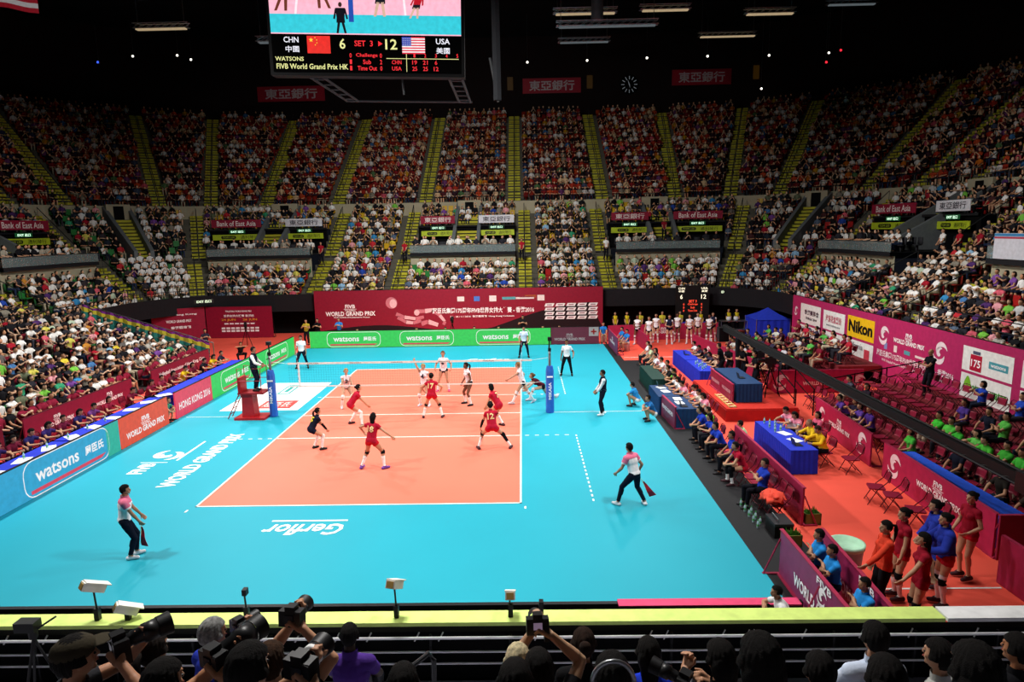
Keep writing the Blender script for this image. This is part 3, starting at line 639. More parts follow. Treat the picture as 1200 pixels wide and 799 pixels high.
def draped_table(label, x0, x1, y0, y1, h, col, top=None, z=0.0, name='draped_table'):
    cx, cy = (x0+x1)/2, (y0+y1)/2; t = thing(name, label, 'table', (cx, cy, z)); a, b = (x1-x0)/2, (y1-y0)/2
    MB().box((-a, -b, h-.03), (a, b, h)).build('tabletop', M(top or col, .7), t)
    mb = MB(); per = []
    for (p, q) in (((-a, -b), (a, -b)), ((a, -b), (a, b)), ((a, b), (-a, b)), ((-a, b), (-a, -b))):
        L = math.dist(p, q); n = max(2, int(L/.07)); nx, ny = (q[1]-p[1])/L, -(q[0]-p[0])/L
        for i in range(n): f = i/n; w_ = .012+.016*(i % 2); per.append((p[0]+(q[0]-p[0])*f+nx*w_, p[1]+(q[1]-p[1])*f+ny*w_))
    n = len(per); vs = [(x*1.0, y*1.0, h-.005) for x, y in per]+[(x*1.015, y*1.015, .02) for x, y in per]
    mb.add(vs, [(i, n+i, n+(i+1) % n, (i+1) % n) for i in range(n)]); mb.build('skirt', M(col, .8, spec=.1), t)
    for sx in (-1, 1):
        for sy in (-1, 1): MB().tube([(sx*(a-.06), sy*(b-.06), 0), (sx*(a-.06), sy*(b-.06), h-.03)], .018, n=6).build('leg', DMETAL, t)
    return t
BLU = '2438c8'; NAV = '1c3c66'
draped_table('royal blue table with bottles and papers in front of the press area', 12.55, 13.35, -7.05, -4.0, .75, BLU)
draped_table('royal blue commentary table at the far right, nearer half', 12.75, 13.55, 3.9, 6.5, .78, BLU)
draped_table('royal blue commentary table at the far right, further half', 12.75, 13.5, 6.6, 9.3, .78, BLU)
draped_table('navy scorers table nearest the red platform', 10.2, 11.15, -2.4, -.6, .76, NAV)
draped_table('navy scorers table beside the second referee', 9.95, 10.8, -.55, 1.4, .76, NAV)
draped_table('dark green table of the far team officials', 10.3, 10.95, 2.6, 5.6, .74, '1c3a34')
draped_table('royal blue table beneath the digital scoreboard at the far end', 14.8, 17.3, 18.2, 18.9, .95, BLU)
draped_table('bright blue table behind the crimson barrier among the green shirts', 15.35, 16.1, -12.0, -7.2, .72, '2a5ce0')
for i, (x0, x1, y0, y1, l) in enumerate(((-11.1, -10.35, -8.6, -5.2, 'nearest the camera'), (-11.1, -10.4, -5.1, -2.2, 'in front of the dark red barrier'), (-11.1, -10.4, -2.1, .6, 'by the gap in the left boards'), (-11.1, -10.4, 1.2, 4.0, 'behind the pink board'), (-11.1, -10.4, 4.1, 8.6, 'behind the green board'))):
    draped_table('blue officials table on the left sideline '+l, x0, x1, y0, y1, .74, BLU)
# red camera platform with navy desk
t = thing('camera_platform', 'red carpeted platform carrying the navy camera desk', 'platform')
MB().box((12.33, -1.55, 0), (15.05, 3.35, .5)).build('deck', M('c42c20', .75), t)
mb = MB(); mb.box((12.3, -1.58, .0), (15.08, 3.38, .44)); mb.build('fascia', M('a81c1c', .8), t)
draped_table('navy camera desk standing on the red platform', 12.98, 13.98, -.65, 2.4, .75, NAV, z=.5)
lowb((12.86, -.7), (12.86, 2.35), '8c2040', 'crimson sign board leaning on the navy camera desk', None, .72, z0=.52)
tl = [o for o in S.objects if o.get('label', '').startswith('crimson sign board leaning')][0]
mb = MB(); dd = Vector((0, -1, 0))
for u in (-.75, .75): write(mb, 'WORLD GRAND PRIX', dd*u+Vector((0, 0, .88)), dd, Z, width=1.1, height=.14, m=M('e0b8c0', .6), bold=.02)
o_ = mb.build('lettering', None, tl); o_.location = (-.06, 0, 0)
t = thing('step_ladder', 'yellow topped tread grid lying on the red platform edge', 'ladder', (12.62, -.4, .505))
mb = MB(); mb.box((-.14, -1.0, 0), (-.09, 1.0, .05)); mb.box((.09, -1.0, 0), (.14, 1.0, .05)); mb.build('rail', M('c8a060', .5), t)
for k in range(6): MB().box((-.09, -.95+.36*k, .01), (.09, -.85+.36*k, .04)).build('rung', M('e8d0a0', .5), t)
# stair rails on the platform
mb = MB()
for x in (15.2, 15.9):
    mb.tube([(x, .9, .0), (x, .9, 1.5), (x, -.9, 1.05), (x, -.9, 0)], .025); mb.tube([(x, .9, 1.0), (x, -.9, .6)], .02)
tag(mb.build('handrail', BLACK), 'black pipe handrails of the platform steps', 'railing')
# tent
t = thing('canopy_tent', 'royal blue pop-up tent standing beneath the far right stand', 'tent', (21.0, 18.0, 0))
mb = MB()
for a, b in (((-1.1, -1.1), (1.1, -1.1)), ((1.1, -1.1), (1.1, 1.1)), ((1.1, 1.1), (-1.1, 1.1)), ((-1.1, 1.1), (-1.1, -1.1))):
    n = 10; vs = []; L = Vector((b[0]-a[0], b[1]-a[1])).normalized(); nx, ny = L.y, -L.x
    for i in range(n+1):
        f = i/n; w_ = .03*(i % 2)
        for z_ in (0, 1.25): vs.append((a[0]+(b[0]-a[0])*f+nx*w_, a[1]+(b[1]-a[1])*f+ny*w_, z_))
    mb.add(vs, [(2*i, 2*i+2, 2*i+3, 2*i+1) for i in range(n)])
mb.build('side_wall', M(BLU, .8, spec=.1), t)
mb = MB(); mb.add([(-1.15, -1.15, 1.25), (1.15, -1.15, 1.25), (1.15, 1.15, 1.25), (-1.15, 1.15, 1.25), (-.55, -.55, 1.55), (.55, -.55, 1.55), (.55, .55, 1.55), (-.55, .55, 1.55), (0, 0, 1.95)], [(0, 1, 5, 4), (1, 2, 6, 5), (2, 3, 7, 6), (3, 0, 4, 7), (4, 5, 8), (5, 6, 8), (6, 7, 8), (7, 4, 8)]); mb.build('canopy', M('2a40d0', .7), t)
for a in (-1.1, 1.1):
    for b in (-1.1, 1.1): MB().tube([(a, b, 0), (a, b, 1.3)], .03, METAL).build('leg', METAL, t)
# digital scoreboard at floor level, far right
t = thing('digital_scoreboard', 'black digital scoreboard with red digits above the blue table, far end', 'scoreboard', (16.55, 20.2, .9))
MB().box((-1.15, 0, 0), (1.15, .25, 2.4)).build('casing', M('14100f', .6), t)
mb = MB(); R_ = M('ff4a30', .5, 1.6); Wm = M('fff0d0', .5, 1.6)
def fw(s_, x, z_, w_, h, m_): write(mb, s_, (x, -.002, z_), (1, 0, 0), (0, 0, 1), width=w_, height=h, m=m_, bold=.01)
fw('CHN', -.8, 2.2, .45, .15, Wm); fw('USA', .8, 2.2, .45, .15, Wm); fw('中國', -.8, 2.0, .4, .15, Wm); fw('美國', .8, 2.0, .4, .15, Wm)
fw('6', -.8, 1.62, .17, .3, Wm); fw('12', .75, 1.62, .35, .3, Wm); fw('SET 3', -.0, 1.3, .55, .18, R_); fw('Challenge', 0, 1.08, .7, .15, R_); fw('Sub', 0, .86, .3, .14, R_); fw('Time Out', 0, .64, .65, .14, R_)
for z_ in (1.08, .86, .64): fw('0', -.62, z_, .09, .15, R_); fw('0', .62, z_, .09, .15, R_)
mb.build('digits', None, t)
# waste bin
t = thing('waste_bin', 'round grey bin lined in pale green behind the ball crew', 'bin', (11.35, -12.95, 0))
MB().lathe([(.27, 0), (.33, .75), (.345, .76), (.345, .79), (.31, .79), (.25, .06)], n=24).build('bucket', M('8fa0a8', .5), t, True)
MB().lathe([(.35, .70), (.355, .80), (.31, .80), (.28, .45), (.1, .4)], n=24).build('liner', M('b8e8c8', .5), t, True)
for x, y, l in ((11.75, -10.35, 'green plant box at the end of the bench barrier'), (10.8, -11.5, 'green plant box beside the black cool box at the bench end')):
    t = thing('planter', l, 'planter', (x, y, 0), .05)
    mb = MB(); mb.box((-.2, -.14, 0), (.2, -.11, .3)); mb.box((-.2, .11, 0), (.2, .14, .3)); mb.box((-.2, -.14, 0), (-.17, .14, .3)); mb.box((.17, -.14, 0), (.2, .14, .3)); mb.box((-.2, -.14, 0), (.2, .14, .05)); mb.build('box', M('6a6a2c', .8), t)
    mb = MB()
    for k in range(60):
        p = Vector((random.uniform(-.15, .15), random.uniform(-.09, .09), .2)); q = p+Vector((random.uniform(-.06, .06), random.uniform(-.06, .06), random.uniform(.1, .22))); s_ = Vector((.02, .01, 0))
        mb.add([p-s_, p+s_, q+s_*.4, q-s_*.4], [(0, 1, 2, 3)])
    tag(mb.build('foliage', M('4a8a30', .7), t), kind='stuff')
# cool box, bottles, towels at the bench end
t = thing('cool_box', 'black cool box standing at the end of the team bench', 'box', (10.75, -10.9, 0))
MB().box((-.22, -.3, 0), (.22, .3, .32)).build('box_body', M('101012', .4), t); MB().box((-.23, -.31, .32), (.23, .31, .38)).build('lid', M('303236', .4), t); MB().tube([(-.1, -.2, .38), (-.1, -.2, .45), (-.1, .2, .45), (-.1, .2, .38)], .012).build('handle', METAL, t)
t = thing('jacket_heap', 'bright orange red jackets heaped on the last bench chair', 'jacket', (10.85, -10.15, .48))
mb = MB(); vs = []; nu, nv = 16, 9
for j in range(nv):
    for i in range(nu):
        a = 2*math.pi*i/nu; rr = .27*math.sin(math.pi*(j+.5)/nv)**.7*(1+.7*noise.noise(Vector((math.cos(a)*2.2, math.sin(a)*2.2, j*.7)))); vs.append((rr*math.cos(a), rr*math.sin(a)*1.2, .34*j/nv+.12*noise.noise(Vector((i*.8, j*.9, 0)))))
mb.add(vs, [(j*nu+i, j*nu+(i+1) % nu, (j+1)*nu+(i+1) % nu, (j+1)*nu+i) for j in range(nv-1) for i in range(nu)]+[tuple(range((nv-1)*nu, nv*nu)), tuple(range(nu))[::-1]]); mb.build('folded_cloth', M('f0503c', .8), t, True)
def bottle_proto():
    t = thing('water_bottle', 'x', 'bottle')
    MB().lathe([(.028, 0), (.032, .01), (.032, .13), (.028, .16), (.013, .19), (.013, .2)], n=10).build('bottle_body', M('b8d8e0', .15), t, True)
    MB().lathe([(.015, .2), (.015, .225)], n=10).build('cap', M('3a9a50', .5), t)
    MB().lathe([(.0325, .06), (.0325, .11)], n=10).build('paper_label', M('58b868', .5), t)
    return t
b0 = bottle_proto(); bused = [False]
def bottle(x, y, z, label, group):
    c = b0 if not bused[0] else copy_tree(b0); bused[0] = True; c.location = (x, y, z); c['label'] = label; c['group'] = group
for i in range(7): bottle(12.75+.12*(i % 3), -4.3-.16*i, .75, 'clear water bottle on the royal blue table before the press area', 'bottles on the royal blue table')
for i in range(8): bottle(12.95+.14*(i % 3), 4.2+.2*i, .78, 'clear water bottle on the commentary table', 'bottles on the commentary table')
for i in range(9): bottle(10.35+.11*(i % 2), -10.6+.16*i, .0, 'green capped water bottle on the floor by the bench feet', 'bottles on the floor by the bench')
for i in range(6): bottle(-10.75, -7.9+1.0*i, .74, 'clear water bottle on the left officials table', 'bottles on the left officials tables')
def paper(x, y, z, rz, label, c='f0f0ee', w_=.3, l=.42):
    o = MB().prism(rrect(w_, l, .01, 1), (1, 0, 0), (0, 1, 0), (0, 0, 1), (0, 0, 0), .006).build('paper_sheet', M(c, .7), None, False, (x, y, z), rz); tag(o, label, 'paper', 'papers on the tables'); return o
for i, (x, y, z, l) in enumerate(((10.6, -.9, .762, 'white score sheet on the scorers table nearest the red platform'), (10.55, -1.5, .762, 'white score sheet at the near end of the scorers table'), (10.4, .3, .762, 'white sheet on the scorers table beside the second referee'), (10.35, .95, .762, 'white sheet on the far end of the scorers table'), (13.0, -5.4, .752, 'open white sheet in the middle of the royal blue table'), (13.05, -6.1, .752, 'white sheet in front of the yellow jackets'))): paper(x, y, z, .1*i, l)
for i in range(9): paper(-10.7, -8.2+1.15*i, .742, .3*i, 'white sheet of paper on the blue left officials tables', w_=.4, l=.6)
def laptop(x, y, z, deg, label):
    t = thing('laptop', label, 'laptop', (x, y, z), math.radians(deg))
    MB().box((-.16, -.11, 0), (.16, .11, .018)).build('base', M('2a2c30', .4), t)
    mb = MB(); mb.prism([(-.16, 0), (.16, 0), (.16, .21), (-.16, .21)], (1, 0, 0), Vector((0, .25, .97)), Vector((0, .97, -.25)), (0, .11, .015), .01); mb.build('lid', M('2a2c30', .4), t)
    mb = MB(); mb.add([Vector((a, .11, .015))+Vector((0, .25, .97))*b+Vector((0, -.97, .25))*.002 for a, b in ((-.145, .015), (.145, .015), (.145, .195), (-.145, .195))], [(0, 1, 2, 3)]); mb.build('screen', M('a8c8e8', .3, .8), t)
laptop(12.95, -6.55, .75, 90, 'dark laptop in front of the man in the yellow jacket'); laptop(10.6, -2.0, .76, 90, 'laptop on the near end of the scorers table'); laptop(10.4, 1.2, .76, 90, 'laptop on the scorers table beside the second referee'); laptop(13.15, 7.9, .78, 90, 'laptop on the further commentary table'); laptop(13.5, .4, 1.255, 90, 'laptop on the navy camera desk')
# equipment cart far right, cable coil on the carpet
t = thing('equipment_cart', 'grey steel cart between the scoreboard and the blue tent', 'cart', (19.0, 18.9, 0))
for z_ in (.35, .95): MB().box((-.9, -.3, z_), (.9, .3, z_+.03)).build('shelf', METAL, t)
for a in (-.88, .88):
    for b in (-.28, .28): MB().tube([(a, b, 0), (a, b, .97)], .02, n=6).build('leg', METAL, t)
for x, l in ((-.3, 'white lamp drum on the left of the steel cart'), (.2, 'white lamp drum on the right of the steel cart')):
    tag(MB().lathe([(.1, 0), (.16, .08), (.16, .2), (.1, .26), (.02, .27)], n=14).build('lamp_drum', M('d8dce0', .5), None, True, (19.0+x, 18.9, .98)), l, 'lamp')
mb = MB(); mb.tube([(11.9+.35*math.cos(a*.5)*(1-.01*a), -4.9+.3*math.sin(a*.5), .012+.001*a) for a in range(44)]+[(12.3, -3.6, .012), (12.2, -2.5, .012)], .012, n=5)
tag(mb.build('coiled_cable', BLACK), 'black cable coiled on the red carpet near the royal blue table', 'cable')
mb = MB(); mb.box((11.2, -13.45, .003), (14.3, -13.40, .008)); tag(mb.build('trim_7', WH), kind='structure')
mb = MB(); mb.box((10.4, 11.3, .003), (14.4, 11.36, .008)); mb.box((11.3, 1.2, .003), (12.2, 1.25, .008)); tag(mb.build('trim_8', WH), kind='structure')
# camera crane
t = thing('camera_crane', 'long black camera crane arm slanting over the press area', 'camera crane')
A = Vector((13.9, 4.2, 2.75)); B = Vector((15.6, -12.2, 1.75)); mb = MB()
for off in ((0, 0, .14), (.09, 0, -.1), (-.09, 0, -.1)): mb.tube([A+Vector(off), B+Vector(off)*1.2], .03, n=6)
for k in range(28):
    f = k/27; p = A.lerp(B, f); q = A.lerp(B, min(1, f+.036)); mb.tube([p+Vector((0, 0, .14)), q+Vector((.12, 0, -.12))], .018, n=4); mb.tube([p+Vector((.12, 0, -.12)), q+Vector((-.12, 0, -.12))], .018, n=4); mb.tube([p+Vector((-.12, 0, -.12)), q+Vector((0, 0, .14))], .018, n=4)
mb.build('arm', M('0c0c0e', .5), t)
mb = MB(); mb.prism([(-.1, -.13), (.1, -.13), (.1, .13), (-.1, .13)], (B-A).cross(Z).normalized(), Z, (B-A).normalized(), A+Vector((0, 0, 0)), (B-A).length); mb.build('arm_cover', M('101012', .6), t)
mb = MB(); mb.tube([(14.25, 2.95, .5), (14.15, 2.95, 2.6)], .14, n=10)
for a in (0, 2.1, 4.2): mb.tube([(14.25, 2.95, 1.3), (14.25+.4*math.cos(a), 2.95+.38*math.sin(a), .52)], .04, n=6)
mb.build('pedestal', M('0c0c0e', .5), t)
mb = MB(); mb.box((13.65, 4.1, 2.1), (14.1, 4.5, 2.75)); mb.tube([(13.87, 4.3, 2.3), (13.8, 4.9, 2.25)], .09, n=10); mb.build('camera_head', M('101014', .4), t)
mb = MB(); mb.box((15.35, -12.7, 1.55), (15.9, -12.1, 2.0)); mb.build('counterweight', M('18181a', .4), t)
# broadcast cameras on the platform desk
def tripod_camera(x, y, z, deg, label, h=1.35):
    t = thing('video_camera', label, 'camera', (x, y, z), math.radians(deg))
    for k in range(3): a = 2.1*k+.5; MB().tube([(0, 0, h-.15), (.42*math.cos(a), .42*math.sin(a), 0)], .022, n=6).build('tripod_leg', BLACK, t)
    mb = MB(); mb.box((-.09, -.22, h), (.09, .2, h+.24)); mb.box((-.06, -.1, h+.24), (.06, .05, h+.3)); mb.box((-.08, -.08, h-.15), (.08, .08, h)); mb.build('camera_body', M('141416', .4), t)
    MB().tube([(0, .2, h+.12), (0, .48, h+.12)], [.075, .09], n=14).build('lens', M('101012', .3), t); MB().tube([(.05, -.05, h-.08), (.12, -.5, h-.25)], .014, n=6).build('pan_handle', BLACK, t)
tripod_camera(14.6, 1.6, .5, 75, 'black broadcast camera on tripod at the far end of the platform'); tripod_camera(14.6, .3, .5, 80, 'black broadcast camera on tripod beside the navy desk'); tripod_camera(-.2, 18.3, 0, 180, 'tripod camera in front of the maroon backdrop'); tripod_camera(-13.9, 17.2, 0, 200, 'tripod camera in the far left corner')
for a_, b_, l in (((-18.6, 20.0), (-17.5, 20.6), 'lit exit sign on the dark wall above the far left corner'), ((18.6, 20.9), (19.8, 20.6), 'lit exit sign on the dark wall above the blue tent')):
    board('exit_sign', l, 'sign', a_, b_, 2.62, 2.9, '20281c', .1, draw=txt('EXIT 出口', 0, 2.76, .95, .2, 'f0ffd8', 1.4))
t = thing('hanging_flag', 'red and white striped flag hanging at the top left corner', 'flag', (-30.5, 20.0, 21.8)); mb = MB()
for k in range(7):
    vs = []; fs = []
    for i in range(13): x = .3*i; vs += [(x, .15*math.sin(i*.9), 3.0-.3*k-.06*i), (x, .15*math.sin(i*.9), 2.7-.3*k-.06*i)]
    for i in range(12): fs.append((2*i, 2*i+1, 2*i+3, 2*i+2))
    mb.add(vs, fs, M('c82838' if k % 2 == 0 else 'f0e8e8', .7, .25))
o = mb.build('cloth', None, t); o.modifiers.new('t', 'SOLIDIFY').thickness = .01
# ---------------------------------------------------------------- centre-hung screen
t = thing('video_cube', 'big centre-hung video screen showing the match and the score', 'scoreboard', (-1.05, 0, 13.3), math.radians(-2))
t.rotation_euler = (math.radians(4), math.radians(1.2), math.radians(3))
MB().box((-3.62, .02, -.12), (3.62, .7, 6.2)).build('casing', M('0a0a0c', .6), t)
mb = MB(); EM = 1.0
def sc(x0, x1, z0, z1, c, y=-.0, e=EM): mb.add([(x0, y, z0), (x1, y, z0), (x1, y, z1), (x0, y, z1)], [(0, 1, 2, 3)], M(c, .5, e))
mb.add([(-3.5, 0, 0), (3.5, 0, 0), (3.5, 0, 1.32), (-3.5, 0, 1.32)], [(0, 1, 2, 3)], M('040404', .9, spec=.05)); sc(-3.5, 3.5, 1.32, 5.6, 'ffb8cc', 0, 1.1); sc(-3.5, 3.5, 1.36, 2.0, '38d0e0', -.004)
for pts in (((-2.6, 2.0), (-2.52, 2.0), (-1.9, 5.6), (-2.0, 5.6)), ((1.42, 2.0), (1.5, 2.0), (1.2, 5.6), (1.1, 5.6))): mb.add([(a, -.006, b) for a, b in pts], [(0, 1, 2, 3)], M('ffe8f0', .5, 1.1))
sc(-.62, -.44, 1.75, 5.6, '2850b0', -.008)
def fig(x, z, s_, top, bot, lg, lean=0):
    def p(pts, c): mb.add([(x+a*s_+b*lean*s_, -.012, z+b*s_) for a, b in pts], [tuple(range(len(pts)))], M(c, .5, 1))
    p([(-.22, 0), (-.12, 0), (-.02, .5), (-.14, .52)], lg); p([(.15, 0), (.25, 0), (.14, .52), (.02, .5)], lg); p([(-.2, .45), (.2, .45), (.18, .68), (-.18, .68)], bot); p([(-.18, .64), (.18, .64), (.22, 1.08), (-.22, 1.08)], top)
    p([(-.34, .62), (-.26, .6), (-.16, 1.04), (-.24, 1.06)], top); p([(.26, .6), (.34, .62), (.24, 1.06), (.16, 1.04)], top); p([(.09*math.cos(k), 1.22+.11*math.sin(k)) for k in [i*.785 for i in range(8)]], '3a2820')
fig(-.92, 1.36, .8, '101018', '101018', '101018'); fig(-3.1, 2.1, 1.0, 'd81828', 'd81828', '703828', .3); fig(-1.5, 2.2, 1.0, 'd81828', 'd81828', '703828', -.2); fig(.5, 1.95, .95, 'e8e8f0', '181820', 'e0b8a0', .1); fig(1.75, 1.9, .72, 'c01828', '181820', 'e0b8a0', .3)
mb.build('picture', None, t)
mb = MB(); Wt = M('f4f4ff', .5, 1); Yt = M('f0f0a0', .5, 1); Rt_ = M('ff3038', .5, 1)
def st_(s_, x, z_, w_, h, m_, b=.015): write(mb, s_, (x, -.01, z_), (1, 0, 0), (0, 0, 1), width=w_, height=h, m=m_, bold=b)
st_('CHN', -2.78, 1.12, .55, .2, Wt); st_('中國', -2.75, .80, .5, .22, Wt); st_('USA', 2.82, 1.12, .52, .2, Wt); st_('美國', 2.82, .80, .5, .22, Wt)
st_('6', -.9, 1.0, .22, .36, Yt); st_('12', .9, 1.0, .44, .36, Yt); st_('SET  3', -.12, 1.02, .68, .2, Rt_); mb.add([(.42, -.01, .93), (.58, -.01, 1.02), (.42, -.01, 1.11)], [(0, 1, 2)], Rt_)
st_('WATSONS', -2.88, .46, 1.05, .15, Yt); st_('FIVB World Grand Prix HK', -2.05, .2, 2.65, .19, Yt)
for s_, z_, a, b in (('Challenge', .60, '0', '0'), ('Sub', .38, '1', '2'), ('Time Out', .16, '1', '0')): st_(s_, -.02, z_, {'Challenge': .8, 'Sub': .3, 'Time Out': .72}[s_], .16, Rt_); st_(a, -.62, z_, .08, .16, Rt_); st_(b, .5, z_, .08, .16, Rt_)
for k in range(5): st_(str(k+1), 1.75+.4*k, .62, .07, .13, Rt_)
for s_, z_, v in (('CHN', .38, ('19', '21', '6')), ('USA', .16, ('25', '25', '12'))):
    st_(s_, 1.08, z_, .36, .14, Rt_)
    for k, q in enumerate(v): st_(q, 1.75+.4*k, z_, .18 if len(q) > 1 else .09, .15, Rt_)
mb.add([(.7, -.01, .5), (3.4, -.01, .5), (3.4, -.01, .52), (.7, -.01, .52)], [(0, 1, 2, 3)], Yt); mb.add([(1.44, -.01, .05), (1.46, -.01, .05), (1.46, -.01, .68), (1.44, -.01, .68)], [(0, 1, 2, 3)], Yt)
mb.build('score_text', None, t)
mb = MB(); mb.add([(-2.2, -.01, .66), (-1.35, -.01, .66), (-1.35, -.01, 1.26), (-2.2, -.01, 1.26)], [(0, 1, 2, 3)], M('f03028', .5, 1))
def star(cx, cz, r): mb.add([(cx+(r if k % 2 == 0 else r*.4)*math.sin(k*math.pi/5), -.014, cz+(r if k % 2 == 0 else r*.4)*math.cos(k*math.pi/5)) for k in range(10)], [tuple(range(10))], M('ffe040', .5, 1))
star(-2.05, 1.12, .09)
for a, b in ((-1.9, 1.2), (-1.84, 1.12), (-1.84, 1.02), (-1.9, .95)): star(a, b, .03)
for k in range(13): mb.add([(1.3, -.01, .68+.045*k), (2.15, -.01, .68+.045*k), (2.15, -.01, .725+.045*k), (1.3, -.01, .725+.045*k)], [(0, 1, 2, 3)], M('e83048' if k % 2 == 0 else 'f8f8f8', .5, 1))
mb.add([(1.3, -.014, .95), (1.64, -.014, .95), (1.64, -.014, 1.265), (1.3, -.014, 1.265)], [(0, 1, 2, 3)], M('3848b0', .5, 1))
for i in range(6):
    for j in range(4): mb.add([(1.325+.055*i+a, -.017, .98+.07*j+b) for a, b in ((0, 0), (.02, 0), (.02, .02), (0, .02))], [(0, 1, 2, 3)], M('f8f8f8', .5, 1))
mb.build('flags', None, t)
mb = MB()
for x in (-2.3, 3.0):
    for dx in (0, .5): mb.tube([(x+dx, .4, -.1), (x+dx*1.0+.55*(1 if x < 0 else .4), 4.6, -.5)], .05, n=5)
    for k in range(5): f = .1+.2*k; q = .55*(1 if x < 0 else .4); mb.tube([(x+q*f, .4+4.2*f, -.1-.4*f), (x+.5+q*f, .4+4.2*f, -.1-.4*f)], .03, n=4)
mb.tube([(-1.8, 4.6, -.5), (3.8, 4.6, -.5)], .05, n=5); mb.tube([(-2.3, .5, -.1), (3.5, .5, -.1)], .05, n=5); mb.tube([(1.2, .5, -.1), (1.25, .5, -.7)], .04, n=5); mb.build('truss', M('3a3c40', .5), t)
mb = MB()
for x in (-3, 3): mb.tube([(x, .4, 6.2), (x, .4, 15)], .03, n=5)
mb.build('hanging_cable', METAL, t)
# ---------------------------------------------------------------- roof rigging
mb = MB(); tr = thing('roof_truss', 'grey hanging post right of the video screen', 'truss')
mb.tube([(3.15, 20, 15.9), (3.1, 20, 28.5)], .3, n=6); mb.build('post', M('202226', .7), tr); MB().tube([(2.7, 20, 18.6), (3.2, 20, 15.8)], .08, n=5).build('brace', METAL, tr)
def catwalk(x0, x1, y, z, label, lit=0):
    t = thing('lighting_truss', label, 'truss'); mb = MB()
    for a, b in ((0, 0), (.35, 0), (0, .3), (.35, .3)): mb.tube([(x0, y+a, z+b), (x1, y+a, z+b)], .035, n=5)
    n = int((x1-x0)/.5)
    for k in range(n): u = x0+(x1-x0)*k/n; v = x0+(x1-x0)*(k+1)/n; mb.tube([(u, y, z), (v, y, z+.3)], .018, n=4); mb.tube([(u, y+.35, z), (v, y+.35, z+.3)], .018, n=4)
    mb.build('frame', M('8a8c90', .4, metal=.6), t)
    if lit:
        l = MB(); l.box((x0+.2, y-.02, z-.12), (x1-.2, y+.3, z-.05)); l.build('fluorescent_tube', M('ffe0b0' if lit > 1 else 'c8d8e0', .5, .4 if lit > 1 else .14), t)
    mb = MB()
    for u in (x0+.3, x1-.3): mb.tube([(u, y+.17, z+.3), (u, y+.17, 28.5)], .02, n=4)
    mb.build('hanging_cable', METAL, t)
catwalk(7.1, 13.8, 20, 20.5, 'long straight truss hanging right of the video screen', 1)
mb = MB(); mb.lathe([(.35, 0), (.4, .1), (.4, 2.2), (.3, 2.3)], (9.8, 20.2, 20.8), n=12); tag(mb.build('speaker_cluster', M('4a4c50', .6), None, True), 'grey drum loudspeaker above the straight hanging truss', 'loudspeaker')
catwalk(-20.9, -17.2, 20, 21.0, 'lit truss over the left of the far stand', 2); catwalk(-12.8, -10.9, 20, 20.0, 'short grey truss near the left edge of the video screen', 1); catwalk(7.0, 11.4, 22, 21.9, 'lit catwalk left of the loudspeaker drum', 2); catwalk(12.9, 16.4, 22, 22.0, 'lit catwalk right of the loudspeaker drum', 2)
catwalk(20.0, 23.5, 22, 21.6, 'lit catwalk high over the right of the far stand', 2); catwalk(-26, -20.5, 14, 21.9, 'dim truss at the top left', 1); catwalk(-18.5, -12.5, 16, 21.6, 'dim truss beside the screen at the top', 1)
catwalk(20, 25, 34, 23.4, 'dim truss above the right banners', 2); catwalk(8, 12.5, 34, 23.2, 'dim truss above the clock', 1); catwalk(29, 33, 30, 24.5, 'dim truss at the upper right', 1)
SPL = [(107, 67, 'white'), (156, 66, 'white'), (208, 65, 'white'), (618, 73, 'white'), (688, 71, 'white'), (758, 68, 'white'), (829, 66, 'white'), (901, 65, 'white'), (971, 62, 'white'), (1137, 28, 'white'), (985, 59, 'red'), (968, 73, 'red'), (96, 64, 'blue'), (1123, 32, 'blue'), (1174, 34, 'blue'), (115, 73, 'blue'), (892, 104, 'white'), (224, 70, 'white')]
for i, (px, py, c) in enumerate(SPL):
    d = (cf_*F_PX+cr_*(px-600)-cu_*(py-399.5)); tt = (44-CAM_POS.y)/d.y; p = CAM_POS+d*tt
    l = thing('spotlight', {'white': 'small white roof spotlight', 'red': 'small red roof spotlight', 'blue': 'small blue roof spotlight'}[c]+' number '+str(i+1)+' of the far row' if 0 else '%s roof spotlight %s' % (c, ('nearest the left edge', 'second from the left edge', 'left of the video screen', 'above the red sign left of the clock', 'above and left of the clock', 'above and right of the clock', 'above the red sign right of the clock', 'over the upper right aisle', 'beside the red lights at upper right', 'at the far upper right', 'right of the other red one', 'below and left of the other red one', 'at upper left', 'beside the white spot at far upper right', 'nearest the right edge', 'lowest at upper left', 'low over the top right rows', 'nearest the video screen')[i]), 'light', p)
    MB().tube([(0, .25, 0), (0, -.05, 0)], [.09, .13], n=10).build('housing', M('141416', .5), l)
    MB().tube([(0, -.05, 0), (0, -.075, 0)], .11, n=10).build('lens', M({'white': 'fff8e8', 'red': 'ff2838', 'blue': '3858ff'}[c], .5, 3.0 if c == 'white' else 2.0), l)
    MB().tube([(0, .1, 0), (0, .1, 28.5-p.z)], .012, n=4).build('hanging_cable', METAL, l)
